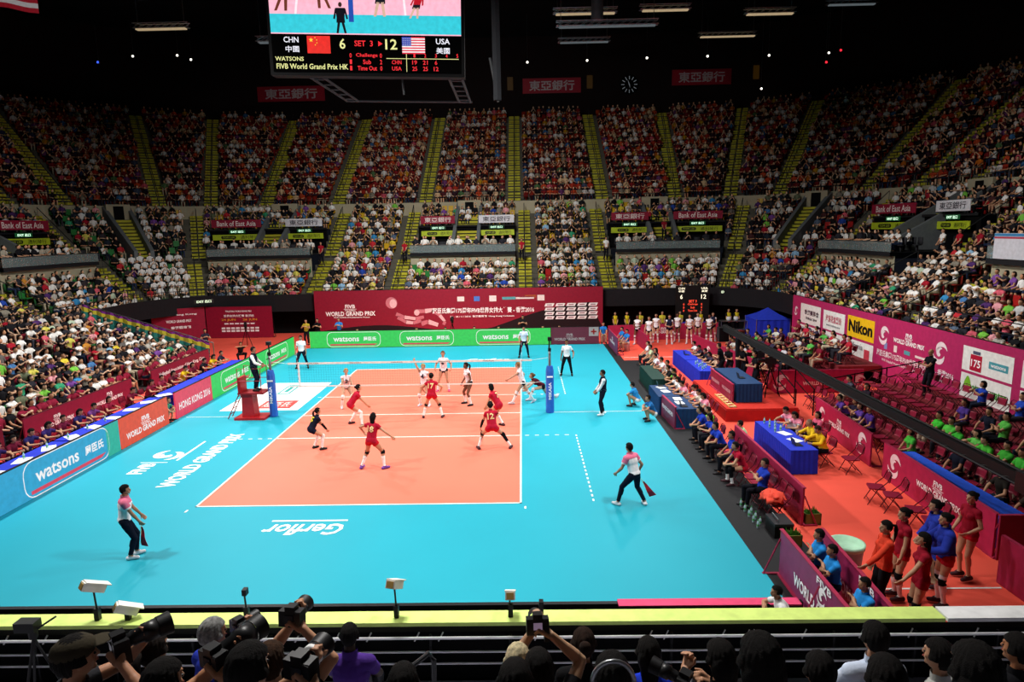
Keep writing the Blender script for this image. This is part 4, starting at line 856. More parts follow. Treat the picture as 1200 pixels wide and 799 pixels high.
# wall signs, clock
for x0, x1, z0, ys, l in ((5.0, 11.5, 22.4, 51.5, 'dim red wall sign of four white characters left of the clock'), (21.2, 27.6, 22.5, 49.4, 'dim red wall sign of four white characters right of the clock'), (-24.5, -17, 21.9, 50.3, 'dim red wall sign behind the video screen cables at upper left')):
    board('wall_sign', l, 'sign', (x0, ys), (x1, ys), z0, z0+1.6, 'a81830', 0, draw=txt('東亞銀行', 0, z0+.8, (x1-x0)*.78, 1.1, 'd0c4c8', 0))
for x, l in ((3.6, 'left of the red sign left of the clock'), (12.5, 'between the left red sign and the clock'), (20.8, 'left of the red sign right of the clock'), (30.0, 'right of the right red sign')):
    board('wall_lamp', 'dim amber panel on the back wall '+l, 'light', (x-.32, 51.5 if x < 25 else 48.6), (x+.32, 51.5 if x < 25 else 48.6), 22.8, 24.2, '7a5208', .08)
t = thing('wall_clock', 'round hall clock of white ticks on the back wall', 'clock', (16.9, 51.4, 23.1))
MB().tube([(0, .1, 0), (0, 0, 0)], 1.05, n=28).build('clock_face', BLACK, t)
mb = MB()
for k in range(12): a = k*math.pi/6; d_ = Vector((math.sin(a), 0, math.cos(a))); e_ = Vector((math.cos(a), 0, -math.sin(a)))*.035; mb.add([d_*.55-e_+Vector((0, -.02, 0)), d_*.9-e_+Vector((0, -.02, 0)), d_*.9+e_+Vector((0, -.02, 0)), d_*.55+e_+Vector((0, -.02, 0))], [(0, 1, 2, 3)])
mb.build('hour_mark', M('b8c0c8', .5, .2), t)
for a, L, nm in ((-.35, .6, 'hand'), (2.9, .4, 'hand')): d_ = Vector((math.sin(a), 0, math.cos(a))); e_ = Vector((math.cos(a), 0, -math.sin(a)))*.05; mb = MB(); mb.add([-e_+Vector((0, -.03, 0)), d_*L+Vector((0, -.03, 0)), e_+Vector((0, -.03, 0))], [(0, 1, 2)]); mb.build(nm, M('b8c0c8', .5, .2), t)
# blank white screen panel on the right balcony
board('blank_screen', 'blank white panel with blue and red top edge, right edge of the picture', 'panel', (25.4, 3.6), (25.4, -4.6), 5.75, 6.85, 'c8c8d0', 0, draw=many(rect(0, 6.78, 8.2, .12, '3a7aa8'), rect(0, 6.66, 8.2, .08, 'a83048')), wname='stripes')
# ---------------------------------------------------------------- near ledge, pipes and cameras clamped to it
t = thing('ledge_board', 'pale lime covered ledge along the front rail of the near stand', 'ledge')
MB().box((-14, -18.5, 2.55), (9.75, -18.24, 2.60)).build('lime_cover', M('d4ec80', .6), t); MB().box((9.78, -18.5, 2.55), (21, -18.24, 2.60)).build('white_cover', M('f0f0f0', .6), t)
t = thing('pipe_railing', 'triple white pipe railing with cable ties below the lime ledge', 'railing')
for z_, y in ((2.43, -18.56), (2.24, -18.56), (2.08, -18.56)): MB().tube([(-14, y, z_), (21, y, z_)], .013 if z_ < 2.4 else .018, n=6).build('pipe', M('f0f0f4', .4), t)
for k in range(19): x = -2.6+k*1.0; MB().tube([(x, -18.5, 1.8), (x, -18.5, 2.44)], .02, n=5).build('post', M('101012', .5), t)
mb = MB()
for x in [-2.0, -1.5, -1.1, -.8, -.45, .5, 1.3, 1.7, 2.2, 2.35, 2.6, 3.2, 3.5, 4.7, 4.85, 5.3, 6.1, 6.3, 7.0, 7.3, 7.36, 8.0, 8.7, 9.3, 10.1]: mb.tube([(x, -18.52, 2.36), (x+.06, -18.5, 2.47)], .01, n=4)
mb.build('cable_tie', M('e8e8e8', .5), t)
def clampcam(px, py, label, deg, kind):
    d = (cf_*F_PX+cr_*(px-600)-cu_*(py-399.5)); tt = (-18.37-CAM_POS.y)/d.y; p = CAM_POS+d*tt; h = p.z-2.6
    t = thing('ledge_camera', label, 'camera', (p.x, -18.37, 2.6), 0)
    MB().box((-.03, -.03, 0), (.03, .03, .16)).build('clamp', M('101012', .4), t)
    MB().tube([(0, 0, .1), (-.01, 0, max(.14, h-.05))], .012, n=6).build('arm', M('101012', .4), t)
    if kind == 'box':
        mb = MB(); mb.box((-.06, -.15, -.045), (.06, .12, .055)); mb.box((-.068, -.13, .055), (.068, .17, .068)); o = mb.build('housing', M('e4e2da', .5), t); o.location = (0, 0, max(.14, h)); o.rotation_euler = (math.radians(-28), 0, math.radians(deg))
        mb = MB(); mb.box((-.045, .12, -.035), (.045, .13, .04)); q = mb.build('window', M('8a6a30', .3), t); q.location = o.location; q.rotation_euler = o.rotation_euler
        mb = MB(); mb.box((-.045, -.16, -.035), (.045, -.15, .04)); q = mb.build('rear_panel', M('a88848', .5), t); q.location = o.location; q.rotation_euler = o.rotation_euler
    else:
        o = MB().box((-.025, -.04, -.03), (.03, .04, .05)).build('camera_body', M('141416', .4), t); o.location = (0, 0, h)
clampcam(110, 688, 'white box camera on a black stalk, leftmost on the ledge', -40, 'box'); clampcam(150, 720, 'low white box camera lying at the ledge edge', -55, 'box'); clampcam(463, 685, 'white box camera on a stalk in the middle of the ledge', -15, 'box')
clampcam(598, 698, 'upright white box camera clamped right of the middle', 0, 'box'); clampcam(287, 694, 'small black camera on a thin stalk', 0, 's'); clampcam(634, 708, 'small black stalk with antenna right of the white cameras', 0, 's')
# video camera on tripod at the left edge, grey chair back rail
t = thing('tripod_camera', 'black video camera on a tripod at the left edge behind the pipes', 'camera', (-1.22, -18.92, 1.8))
mb = MB(); mb.box((-.22, -.07, 1.02), (.02, .07, 1.14)); mb.tube([(-.05, 0, .92), (-.05, 0, 1.02)], .05, n=10); mb.build('camera_body', M('101012', .4), t)
MB().tube([(.02, 0, 1.04), (.24, .02, 1.18)], .012, n=6).build('pan_handle', M('101012', .4), t)
for k in range(3): a = 2.1*k+.4; MB().tube([(-.05, 0, .92), (-.05+.3*math.cos(a), .3*math.sin(a), 0)], .016, n=6).build('tripod_leg', M('18181a', .4), t)
mb = MB(); mb.tube([(3.62, -21.0, 2.7), (3.62, -21.0, 3.72), (3.65, -20.97, 3.80), (3.77, -20.9, 3.86), (3.81, -20.9, 3.80), (3.81, -20.95, 2.7)], .022, n=8)
tag(mb.build('grab_rail', M('303234', .3)), 'bent black grab rail right of the man in purple', 'railing')
# ---------------------------------------------------------------- people
def _sph(nu=12, nv=7):
    vs = [(0, 0, -1)]; fs = []
    for j in range(1, nv+1):
        t = math.pi*j/(nv+1)-math.pi/2
        for i in range(nu):
            a = 2*math.pi*i/nu; vs.append((math.cos(t)*math.cos(a), math.cos(t)*math.sin(a), math.sin(t)+(1e-6 if j > nv/2 else 0)))
    vs.append((0, 0, 1)); k = len(vs)-1
    for i in range(nu):
        fs.append((0, 1+(i+1) % nu, 1+i))
        for j in range(nv-1):
            a = 1+j*nu+i; b = 1+j*nu+(i+1) % nu; fs.append((a, b, b+nu, a+nu))
        fs.append((1+(nv-1)*nu+i, 1+(nv-1)*nu+(i+1) % nu, k))
    return np.array(vs), fs
SPH, SPHF = _sph(12, 8)
def nrm(v):
    v = np.asarray(v, float); l = np.linalg.norm(v); return v/l if l > 1e-9 else v
def perp(v, d):
    v = np.asarray(v, float); return v-d*np.dot(v, d)
def frame(z, y):
    z = nrm(z); y = perp(y, z)
    if np.linalg.norm(y) < 1e-4: y = perp((1, 0.01, 0.3), z)
    y = nrm(y); return np.stack([np.cross(y, z), y, z])
def capsule(a, b, ra, rb, side=None, sx=1, sy=1):
    a = np.asarray(a, float); b = np.asarray(b, float)
    F = frame(b-a if np.linalg.norm(b-a) > 1e-6 else (0, 0, 1), side if side is not None else (0, 1, 0.1))
    v = SPH*np.array([sx, sy, 1.0]); up = (SPH[:, 2] > 0)[:, None]
    r = np.where(up, rb, ra)
    return np.where(up, b, a)+(v*r) @ F
def ell(c, rx, ry, rz, F): return np.asarray(c)+(SPH*np.array([rx, ry, rz])) @ F
def ik(a, t, l1, l2, pole):
    a = np.asarray(a, float); t = np.asarray(t, float); d = t-a; D = np.linalg.norm(d); dn = d/max(D, 1e-6)
    if D > (l1+l2)*0.998: D = (l1+l2)*0.998; t = a+dn*D
    D = max(D, abs(l1-l2)+.02)
    x = (l1*l1-l2*l2+D*D)/(2*D); h = math.sqrt(max(l1*l1-x*x, 0))
    p = perp(pole, dn)
    if np.linalg.norm(p) < 1e-4: p = perp((0.1, 1, 0.2), dn)
    return a+dn*x+nrm(p)*h, t
BODY = {}
def body(pose, voxel):
    """one continuous skin surface for a pose, with the bones used to dress it. pose keys: h pel lean tw head(yaw,pitch)
    fl fr (x,y,z,toe yaw,toe pitch) hl hr (targets) el er (elbow poles) kl kr (knee poles) curl slim"""
    key = (repr(sorted(pose.items())), voxel)
    if key in BODY: return BODY[key]
    g = pose.get; s = g('h', 1.74)/1.74; fem = g('slim', 0.0)
    P = np.array(g('pel', (0, 0, 0.96)), float); P = P*np.array([1, 1, s]) if g('stand', True) else P
    U = nrm((*g('lean', (0, 0)), 1.0)); tw = math.radians(g('tw', 0)); py = math.radians(g('pyaw', 0))
    Fc = np.array([-math.sin(tw+py), math.cos(tw+py), 0]); Fp = np.array([-math.sin(py), math.cos(py), 0])
    C3 = frame(U, Fc); Rc = np.cross(C3[1], U); Rp = np.cross(Fp, (0, 0, 1)); Up = nrm(U*0.5+np.array([0, 0, .5]))
    B = []; V = []
    def bone(n, a, b, ra, rb, draw=True, **k):
        B.append((n, np.asarray(a, float), np.asarray(b, float), ra, rb))
        if draw: V.append(capsule(a, b, ra, rb, **k))
    sh = .162*s*(1-.08*fem); F3 = np.stack([Rc, C3[1], U]); FP = np.stack([Rp, np.cross(Up, Rp), Up])
    neck = P+U*.50*s; chest = P+U*.33*s; waist = P+U*.15*s
    B.append(('torso', P-Up*.06*s, P+U*.46*s, .135*s, .14*s))
    V.append(ell(P+Up*.0, .162*s*(1+.03*fem), .115*s, .125*s, FP)); V.append(ell(waist, .135*s*(1-.07*fem), .10*s, .14*s, F3))
    V.append(ell(chest, .158*s*(1-.06*fem), .118*s, .17*s, F3)); V.append(ell(P+U*.40*s-C3[1]*.01, .15*s, .092*s, .10*s, F3)); V.append(capsule(P+U*.03*s, P+U*.33*s, .118*s, .118*s, side=C3[1], sx=1.2, sy=.86)); V.append(capsule(P+U*.12*s, P+U*.40*s, .11*s, .11*s, side=C3[1], sx=1.28, sy=.84))
    if fem > .5:
        for q in (-1, 1): V.append(ell(chest+Rc*q*.07*s+C3[1]*.075*s+U*.01, .06*s, .055*s, .06*s, F3))
    SL, SR = P+U*.432*s-Rc*sh, P+U*.432*s+Rc*sh
    V.append(capsule(SL, SR, .056*s, .056*s)); V.append(capsule(neck-U*.05*s, SL, .06*s, .055*s)); V.append(capsule(neck-U*.05*s, SR, .06*s, .055*s))
    hy, hp = g('head', (0, 0)); hy = math.radians(hy)+tw+py; hp = math.radians(hp)
    hf = np.array([-math.sin(hy)*math.cos(hp), math.cos(hy)*math.cos(hp), math.sin(hp)]); hu = nrm(perp((U*.25+np.array([0, 0, 1])), hf)); HF = np.stack([np.cross(hf, hu), hf, hu])
    nt = neck+nrm(U+np.array([0, 0, .5]))*.085*s
    bone('neck', neck-U*.03*s, nt, .058*s*(1-.1*fem), .052*s*(1-.1*fem))
    H = nt+hu*.10*s+hf*.018*s; B.append(('head', H-hu*.05*s, H+hu*.03*s, .09*s, .09*s))
    V.append(ell(H+hu*.02*s-hf*.005, .076*s, .096*s, .10*s, HF)); V.append(ell(H-hu*.035*s+hf*.022*s, .060*s, .068*s, .078*s, HF))
    V.append(capsule(H+hf*.088*s+hu*.015*s, H+hf*.105*s-hu*.022*s, .009*s, .014*s)); V.append(ell(H+hf*.075*s-hu*.085*s, .024*s, .02*s, .02*s, HF))
    for q in (-1, 1):
        V.append(ell(H+HF[0]*q*.078*s-hu*.005*s-hf*.005*s, .010*s, .02*s, .032*s, HF)); V.append(ell(H+HF[0]*q*.035*s+hf*.058*s-hu*.02*s, .024*s, .02*s, .024*s, HF))
    V.append(ell(H+hf*.088*s-hu*.052*s, .024*s, .012*s, .010*s, HF)); V.append(ell(H+hf*.078*s+hu*.035*s, .055*s, .015*s, .012*s, HF))
    fin_r = max(.0092*s, voxel*.62)
    for sd, q in (('l', -1), ('r', 1)):
        Sp = SL if q < 0 else SR
        ht = np.array(g('h'+sd, (q*.26, .05, .80)), float)
        if g('stand', True): ht = ht*np.array([1, 1, s])
        el, wr = ik(Sp, ht, .285*s, .255*s, g('e'+sd, (q*.6, -1, -.2)))
        bone('uarm_'+sd, Sp, el, .050*s, .039*s); bone('farm_'+sd, el, wr, .040*s, .027*s)
        V.append(capsule(Sp*.75+el*.25, Sp*.3+el*.7, .047*s, .043*s)); V.append(capsule(el*.8+wr*.2, el*.5+wr*.5, .042*s, .036*s))
        d = nrm(wr-el); pn = nrm(perp(g('pn'+sd, (-q, .35, 0)), d)); hd = nrm(d+pn*math.sin(math.radians(g('wb'+sd, 8)))); pn = nrm(perp(pn, hd)); wd = nrm(np.cross(hd, pn))*(-q)
        pe = wr+hd*.088*s
        bone('hand_'+sd, wr, wr+hd*.16*s, .03*s, .03*s, draw=False)
        for k in (-.5, .5): V.append(capsule(wr+hd*.012*s+wd*k*.032*s, pe+wd*k*.046*s, .0185*s, .0165*s, side=wd, sx=.8, sy=1.25))
        cl = math.radians(g('curl'+sd, g('curl', 28)))
        for k, L in zip((-1.5, -.5, .5, 1.5), (.060, .072, .080, .070)):
            b0 = pe+wd*k*.0215*s; a1 = cl*(1-.06*k); d1 = nrm(hd*math.cos(a1)+pn*math.sin(a1)+wd*k*.05); a2 = min(cl*2.2, 2.6); d2 = nrm(hd*math.cos(a2)+pn*math.sin(a2))
            m1 = b0+d1*L*.52*s; V.append(capsule(b0-hd*.01, m1, fin_r*1.05, fin_r)); V.append(capsule(m1, m1+d2*L*.5*s, fin_r, fin_r*.86))
        t0 = wr+hd*.028*s+wd*.026*s; t1 = t0+nrm(hd*.65+wd*.75+pn*.25)*.045*s; t2 = t1+nrm(hd*.9+wd*.25+pn*(.2+math.sin(cl)*.6))*.036*s
        V.append(capsule(t0, t1, .014*s, fin_r*1.2)); V.append(capsule(t1, t2, fin_r*1.2, fin_r))
        hip = P+Rp*q*.088*s-np.array([0, 0, .035*s])
        ft = list(g('f'+sd, (q*.11, .02, 0, -q*8)))+[0, 0]; toe = math.radians(ft[3]); tp = math.radians(ft[4])
        td = np.array([-math.sin(toe)*math.cos(tp), math.cos(toe)*math.cos(tp), -math.sin(tp)]); fu = nrm(perp((0, 0, 1), td)) if abs(td[2]) < .95 else nrm(perp((0, -1, 0), td))
        ank = np.array(ft[:3], float)+fu*.085*s
        kn, an = ik(hip, ank, .435*s, .43*s, g('k'+sd, (q*.12, 1, .35)))
        lw = 1+.04*fem
        bone('thigh_'+sd, hip, kn, .087*s*lw, .055*s); bone('shin_'+sd, kn, an, .052*s, .036*s)
        V.append(capsule(hip*.8+kn*.2, hip*.5+kn*.5, .088*s*lw, .076*s)); back = -nrm(perp(g('k'+sd, (0, 1, .35)), nrm(an-kn)))
        V.append(capsule(kn*.82+an*.18+back*.014*s, kn*.58+an*.42+back*.012*s, .052*s, .05*s)); V.append(ell(kn, .055*s, .055*s, .06*s, np.eye(3)))
        hl_ = an-fu*.045*s-td*.045*s; tt = an-fu*.052*s+td*.15*s
        bone('foot_'+sd, hl_, tt, .040*s, .030*s, side=fu, sx=1.1, sy=.95); V.append(capsule(an, an-fu*.035*s+td*.06*s, .038*s, .038*s))
    off = 0; vs = []; fs = []; n = len(SPH)
    for v in V:
        vs.append(v); fs += [tuple(i+off for i in f) for f in SPHF]; off += n
    me = bpy.data.meshes.new('body'); me.from_pydata(np.concatenate(vs).tolist(), [], fs); me.update()
    o = bpy.data.objects.new('body', me); COL.objects.link(o)
    md = o.modifiers.new('r', 'REMESH'); md.mode = 'VOXEL'; md.voxel_size = voxel; md.use_smooth_shade = True
    ms = o.modifiers.new('s', 'SMOOTH'); ms.factor = .5; ms.iterations = 2
    out = bpy.data.meshes.new_from_object(o.evaluated_get(bpy.context.evaluated_depsgraph_get()))
    bpy.data.objects.remove(o); bpy.data.meshes.remove(me)
    nv = len(out.vertices); co = np.empty(nv*3); out.vertices.foreach_get('co', co); co = co.reshape(-1, 3)
    no = np.empty(nv*3); out.vertices.foreach_get('normal', no); no = no.reshape(-1, 3)
    nf = len(out.polygons); lt = np.empty(len(out.loops), int); out.loops.foreach_get('vertex_index', lt); quads = lt.reshape(-1, 4) if len(lt) == nf*4 else np.array([list(p.vertices) for p in out.polygons if len(p.vertices) == 4])
    best = np.full(nv, 1e9); bi = np.zeros(nv, int); bt = np.zeros(nv)
    for i, (nm, a, b, ra, rb) in enumerate(B):
        ab = b-a; t = np.clip(((co-a) @ ab)/(ab @ ab), 0, 1); dd = np.linalg.norm(co-a-t[:, None]*ab, axis=1)-(ra+(rb-ra)*t)
        k = dd < best; best[k] = dd[k]; bi[k] = i; bt[k] = t[k]
    hv = ((co-P) @ U)/s
    hl = (co-H)/s
    R = dict(me=out, co=co, no=no, q=quads, bone=bi, t=bt, names=[b[0] for b in B], hv=hv, hx=hl @ HF[0], hy=hl @ hf, hz=hl @ hu, H=H, HF=HF, s=s, P=P, U=U, B={b[0]: b for b in B}, Fc=C3[1], Rc=Rc, cache={})
    BODY[key] = R
    return R
def sel(R, spec):
    """spec: {bone prefix: (t0,t1)}"""
    m = np.zeros(len(R['co']), bool)
    for i, nm in enumerate(R['names']):
        for k, (a, b) in spec.items():
            if nm.startswith(k): m |= (R['bone'] == i) & (R['t'] >= a) & (R['t'] <= b)
    return m
def cloth(R, key, mask, off, smooth=0, name='garment', dirs=None):
    if key in R['cache']: return R['cache'][key]
    q = R['q']; f = q[mask[q].all(1)]
    if len(f) < 3: R['cache'][key] = None; return None
    ids, inv = np.unique(f, return_inverse=True); f = inv.reshape(-1, 4); co = R['co'][ids].copy(); no = R['no'][ids]
    if smooth:
        e = np.concatenate([f[:, [0, 1]], f[:, [1, 2]], f[:, [2, 3]], f[:, [3, 0]]]); e = np.concatenate([e, e[:, ::-1]])
        cnt = np.bincount(e[:, 0], minlength=len(co))[:, None]
        for _ in range(smooth):
            a = np.zeros_like(co)
            for k in range(3): a[:, k] = np.bincount(e[:, 0], weights=co[e[:, 1], k], minlength=len(co))
            co = co*.5+.5*a/cnt
        back = np.einsum('ij,ij->i', R['co'][ids]-co, no); co += no*np.maximum(back, 0)[:, None]
    o = off[ids] if isinstance(off, np.ndarray) else off
    co += no*(o if np.isscalar(o) else o[:, None])
    me = bpy.data.meshes.new(name); me.from_pydata(co.tolist(), [], f.tolist()); me.polygons.foreach_set('use_smooth', [True]*len(f)); me.update()
    R['cache'][key] = me
    return me
SKIN = mat('skin', objcol=True, rough=.55, var=.03); CLOTH = mat('woven_cloth', objcol=True, rough=.85, var=.07, scale=9, spec=.1, bump=.15); HAIRM = mat('hair_strands', objcol=True, rough=.75, var=.25, scale=40, spec=.15, bump=.6)
SHOEM = mat('shoe_leather', objcol=True, rough=.6, var=.08)
EYE = M('15100e', .3); LIP = M('8a4038', .5)
def cpart(name, me, m, color, parent, label=None):
    if me is None: return None
    if not me.materials: me.materials.append(m)
    o = put(name, me, parent); o.color = (*lin(color), 1)
    if label: o['label'] = label
    return o
def dress(R, root, fit, hi=True):
    C = R['cache']; H, HF, s, U = R['H'], R['HF'], R['s'], R['U']; g = fit.get; hv = R['hv']
    sk = g('skin', 'd9a07c')
    bo = cpart('body', R['me'], SKIN, sk, root); bo.color = tuple(v*.74 for v in bo.color[:3])+(1,)
    tors = sel(R, {'torso': (0, 1)}); allh = sel(R, {'head': (0, 1)})
    arm = {'tee': .6, 'singlet': .16, 'long': 1.01, 'cap': .4, 'none': -1}[g('sleeve', 'tee')]
    loose = g('loose', .012)
    m = (tors & (hv > g('hem', -.02))) | (sel(R, {'uarm': (0, min(arm, 1.0))}) if arm > 0 else False) | (sel(R, {'neck': (0, .25)}))
    if arm > 1: m |= sel(R, {'farm': (0, .93)})
    if g('hem', -.02) < -.05: m |= sel(R, {'thigh': (0, min(1., (-g('hem')-.02)/.43))})
    if m.any(): cpart(g('topname', 'shirt'), cloth(R, ('top', g('sleeve', 'tee'), g('hem', -.02), loose), m, loose+.004, 6 if hi else 1), CLOTH, g('top', 'ffffff'), root)
    leg = {'shorts': .28, 'long': 1.01, 'mid': .75, 'tight': .16, 'skirt': .6}[g('bottom', 'long')]
    pm = (tors & (hv < .07)) | sel(R, {'thigh': (0, min(leg, 1))})
    if leg > 1: pm |= sel(R, {'shin': (0, .93)})
    cpart({'long': 'trousers', 'skirt': 'skirt'}.get(g('bottom', 'long'), 'shorts'), cloth(R, ('bot', g('bottom', 'long'), leg), pm, .008 if leg < .2 else .014, 5 if hi else 0), CLOTH, g('pants', '15151c'), root)
    for sd in ('l', 'r'):
        cpart('shoe', cloth(R, ('shoe', sd), sel(R, {'foot_'+sd: (0, 1), 'shin_'+sd: (.97, 1)}), .010), SHOEM, g('shoes', '1a1a1a'), root)
        if g('socks'): cpart('sock', cloth(R, ('sock', sd, g('sockh', .35)), sel(R, {'shin_'+sd: (g('sockh', .35), 1)}), .005), CLOTH, g('socks'), root)
        if g('kneepad'): cpart('knee_pad', cloth(R, ('kp', sd), sel(R, {'shin_'+sd: (0, .17), 'thigh_'+sd: (.86, 1)}), .014, 2), CLOTH, g('kneepad'), root)
        if g('armsleeve') and sd in g('armsides', 'lr'): cpart('arm_sleeve', cloth(R, ('as', sd), sel(R, {'uarm_'+sd: (.75, 1), 'farm_'+sd: (0, .92)}), .005), CLOTH, g('armsleeve'), root)
        if g('legsleeve') and sd in g('legsides', 'lr'): cpart('leg_sleeve', cloth(R, ('ls', sd), sel(R, {'thigh_'+sd: (.7, 1), 'shin_'+sd: (0, .6)}), .006), CLOTH, g('legsleeve'), root)
    if g('vest'):
        vm = tors & (hv > -.04) & (np.abs((R['co']-R['P']) @ R['Rc']) < .16*s)
        cpart('vest', cloth(R, ('vest',), vm, .034, 6), CLOTH, g('vest'), root)
    if g('shoulder'):
        cpart('shoulder_panel', cloth(R, ('shp',), sel(R, {'uarm': (0, .45)}) | (tors & (hv > .40)), .036, 4), CLOTH, g('shoulder'), root)
    hx, hy, hz = R['hx'], R['hy'], R['hz']; hair = g('hair', 'short'); hc = g('hairc', '100c0a')
    if hair != 'bald':
        hm = (allh | sel(R, {'neck': (.8, 1)})) & ((hz > .055) | ((hy < .025) & (hz > -.01)) | ((hy < -.03) & (hz > -.07))) & ~((hy > .075) & (hz < .075))
        cpart('hair', cloth(R, ('hair', hair), hm, (.016 if hair != 'crop' else .006)+(.0016*np.sin(np.arctan2(hx, hy-.02)*24+hz*18)+.0012*np.sin(np.arctan2(hx, hy)*57+hz*31))*(1 if hi else 0), 1), HAIRM, hc, root)
    def hp(x, y, z): return H+(HF[0]*x+HF[1]*y+HF[2]*z)*s
    if hair in ('pony', 'long', 'bun', 'short_bob'):
        key = ('tail', hair)
        if key not in C:
            mb = MB(); dn = np.array([0, 0, -1.0])
            if hair == 'pony':
                p0 = hp(0, -.10, .045); p1 = hp(0, -.155, .03); pts = [p0, p1, p1+dn*.07*s-HF[1]*.02, p1+dn*.16*s-HF[1]*.012, p1+dn*.27*s]
                mb.tube(pts, [.02, .032, .036, .03, .008], n=8)
            elif hair == 'bun': mb.add(ell(hp(0, -.115, .05), .045, .04, .045, HF), SPHF)
            elif hair == 'short_bob': mb.add(ell(hp(0, -.035, -.03), .098*s, .085*s, .105*s, HF), SPHF)
            else:
                mb.add(ell(hp(0, -.05, -.02), .095*s, .075*s, .12*s, HF), SPHF); mb.add(capsule(hp(0, -.075, -.05), hp(0, -.085, -.05)+dn*.17*s, .075*s, .05*s, side=HF[0], sx=.55, sy=1.15), SPHF)
            me = bpy.data.meshes.new('hair_tail'); me.from_pydata(mb.v, [], mb.f); me.polygons.foreach_set('use_smooth', [True]*len(mb.f)); C[key] = me
        cpart('ponytail' if hair == 'pony' else 'hair_back', C[key], HAIRM, hc, root)
    if g('hat'):
        key = ('hat',)
        if key not in C:
            mb = MB(); F = frame(HF[2], HF[1])
            mb.add(ell(hp(0, -.005, .055), .092*s, .112*s, .075*s, HF), SPHF); mb.add(ell(hp(0, .12, .045), .065*s, .07*s, .008*s, HF), SPHF)
            me = bpy.data.meshes.new('cap'); me.from_pydata(mb.v, [], mb.f); me.polygons.foreach_set('use_smooth', [True]*len(mb.f)); C[key] = me
        cpart('cap', C[key], CLOTH, g('hat'), root)
    if hi:
        for nm, ps, mm, r in (('eye', [(-.032, .083, .0), (.032, .083, .0)], EYE, (.011, .008, .006)), ('lips', [(0, .099, -.052)], LIP, (.021, .007, .006))):
            for x in ps:
                key = (nm, x)
                if key not in C:
                    mb = MB(); mb.add(ell(hp(*x), *(k*s for k in r), HF), SPHF); me = bpy.data.meshes.new(nm); me.from_pydata(mb.v, [], mb.f); me.materials.append(mm); C[key] = me
                put(nm, C[key], root)
    if g('number'):
        key = ('num', g('number'), g('numside', -1))
        if key not in C:
            sd = g('numside', -1); tm = C[('top', g('sleeve', 'tee'), g('hem', -.02), loose)]; bv = BVHTree.FromPolygons([v.co for v in tm.vertices], [tuple(p.vertices) for p in tm.polygons]); vs, fs = glyphs(g('number'), .03, 0, 1)
            ext = vs.max(0)-vs.min(0); k = .20*s/ext[1]; Fd = R['Fc']*sd; rt = np.cross(U, Fd); mb = MB(); out = []
            c = R['P']+U*.33*s
            for v in vs:
                p = c+rt*v[0]*k+U*v[1]*k+Fd*.5; h = bv.ray_cast(Vector(p), Vector(-Fd))
                out.append((Vector(h[0])+Vector(Fd)*.028) if h[0] is not None else Vector(p-Fd*.36))
            mb.add(out, fs); me = bpy.data.meshes.new('shirt_number'); me.from_pydata(mb.v, [], mb.f); C[key] = me
        cpart('shirt_number', C[key], CLOTH, g('numc', 'f0d890'), root)
def person(name, label, cat, loc, yaw, pose, fit, group=None, voxel=.0095, hi=True):
    t = thing(name, label, cat, loc, math.radians(yaw), group)
    dress(body(pose, voxel), t, fit, hi)
    return t
# ---------------------------------------------------------------- people on the floor
def wp(px, py, Zd):
    return CAM_POS+cf_*Zd+cr_*((px-600)/F_PX*Zd)-cu_*((py-399.5)/F_PX*Zd)
FZ = .03
CH = dict(skin='e0ac88', sleeve='cap', top='b01a34', bottom='shorts', pants='c01828', hem=-.06, socks='f4f0ee', sockh=.28, kneepad='141418', shoes='402028', hair='pony', numc='e8d49a')
US = dict(skin='d8a484', sleeve='singlet', top='ece8ec', bottom='tight', pants='14141e', hem=-.05, socks='f0f0f0', sockh=.3, kneepad='e8e8e8', shoes='c8c8d0', hair='pony', numc='20243c')
def fit(base, **k): d = dict(base); d.update(k); return d
def st(**k): d = dict(slim=1, h=1.86); d.update(k); return d
player = lambda label, x, y, yaw, pose, f, **k: person('volleyball_player', label, 'volleyball player', (x, y, FZ), yaw, pose, f, **k)
player('volleyball player in red number 17 with black knee pads standing at the net', .93, -.55, -2, st(pel=(0, -.02, .90), lean=(0, .14), fl=(-.36, -.02, 0, 12), fr=(.40, .02, 0, -14), hl=(-.33, .16, .98), hr=(.34, .2, 1.0), el=(-1, -.5, 0), er=(1, -.5, 0)), fit(CH, number='17', hair='bun', legsleeve=None))
player('volleyball player in red leaning forward with hands low by the net, number 1', -1.95, -1.45, -62, st(pel=(0, -.15, .80), lean=(0, .75), fl=(-.28, -.12, 0, 10), fr=(.34, .18, 0, -10), hl=(-.18, .48, .72), hr=(.2, .5, .7), head=(0, 10)), fit(CH, number='1', hair='bun', kneepad=None, legsleeve='f0ece8'))
player('libero in black with white knee sleeves crouching near the left sideline', -2.6, -4.25, -50, st(h=1.68, pel=(0, -.14, .78), lean=(0, .6), fl=(-.16, .0, 0, 10), fr=(.2, .12, 0, -10), hl=(-.16, .42, .66), hr=(.18, .4, .62), head=(0, 8)), fit(CH, top='14182a', pants='141a30', number='15', numc='d8d040', socks='f4f0ee', sockh=.05, kneepad='f0ece8', armsleeve='101016', armsides='r', shoes='181818'))
player('volleyball player in red number 18 striding with arms spread in the near court', -.2, -6.2, -22, st(pel=(0, 0, .88), lean=(.02, .22), tw=6, fl=(-.34, -.12, 0, 14), fr=(.36, .1, 0, -30), hl=(-.42, .2, 1.02), hr=(.62, .3, .92), el=(-1, -.6, .4), er=(.4, -1, .2)), fit(CH, number='18', hair='long', shoes='7040a0'))
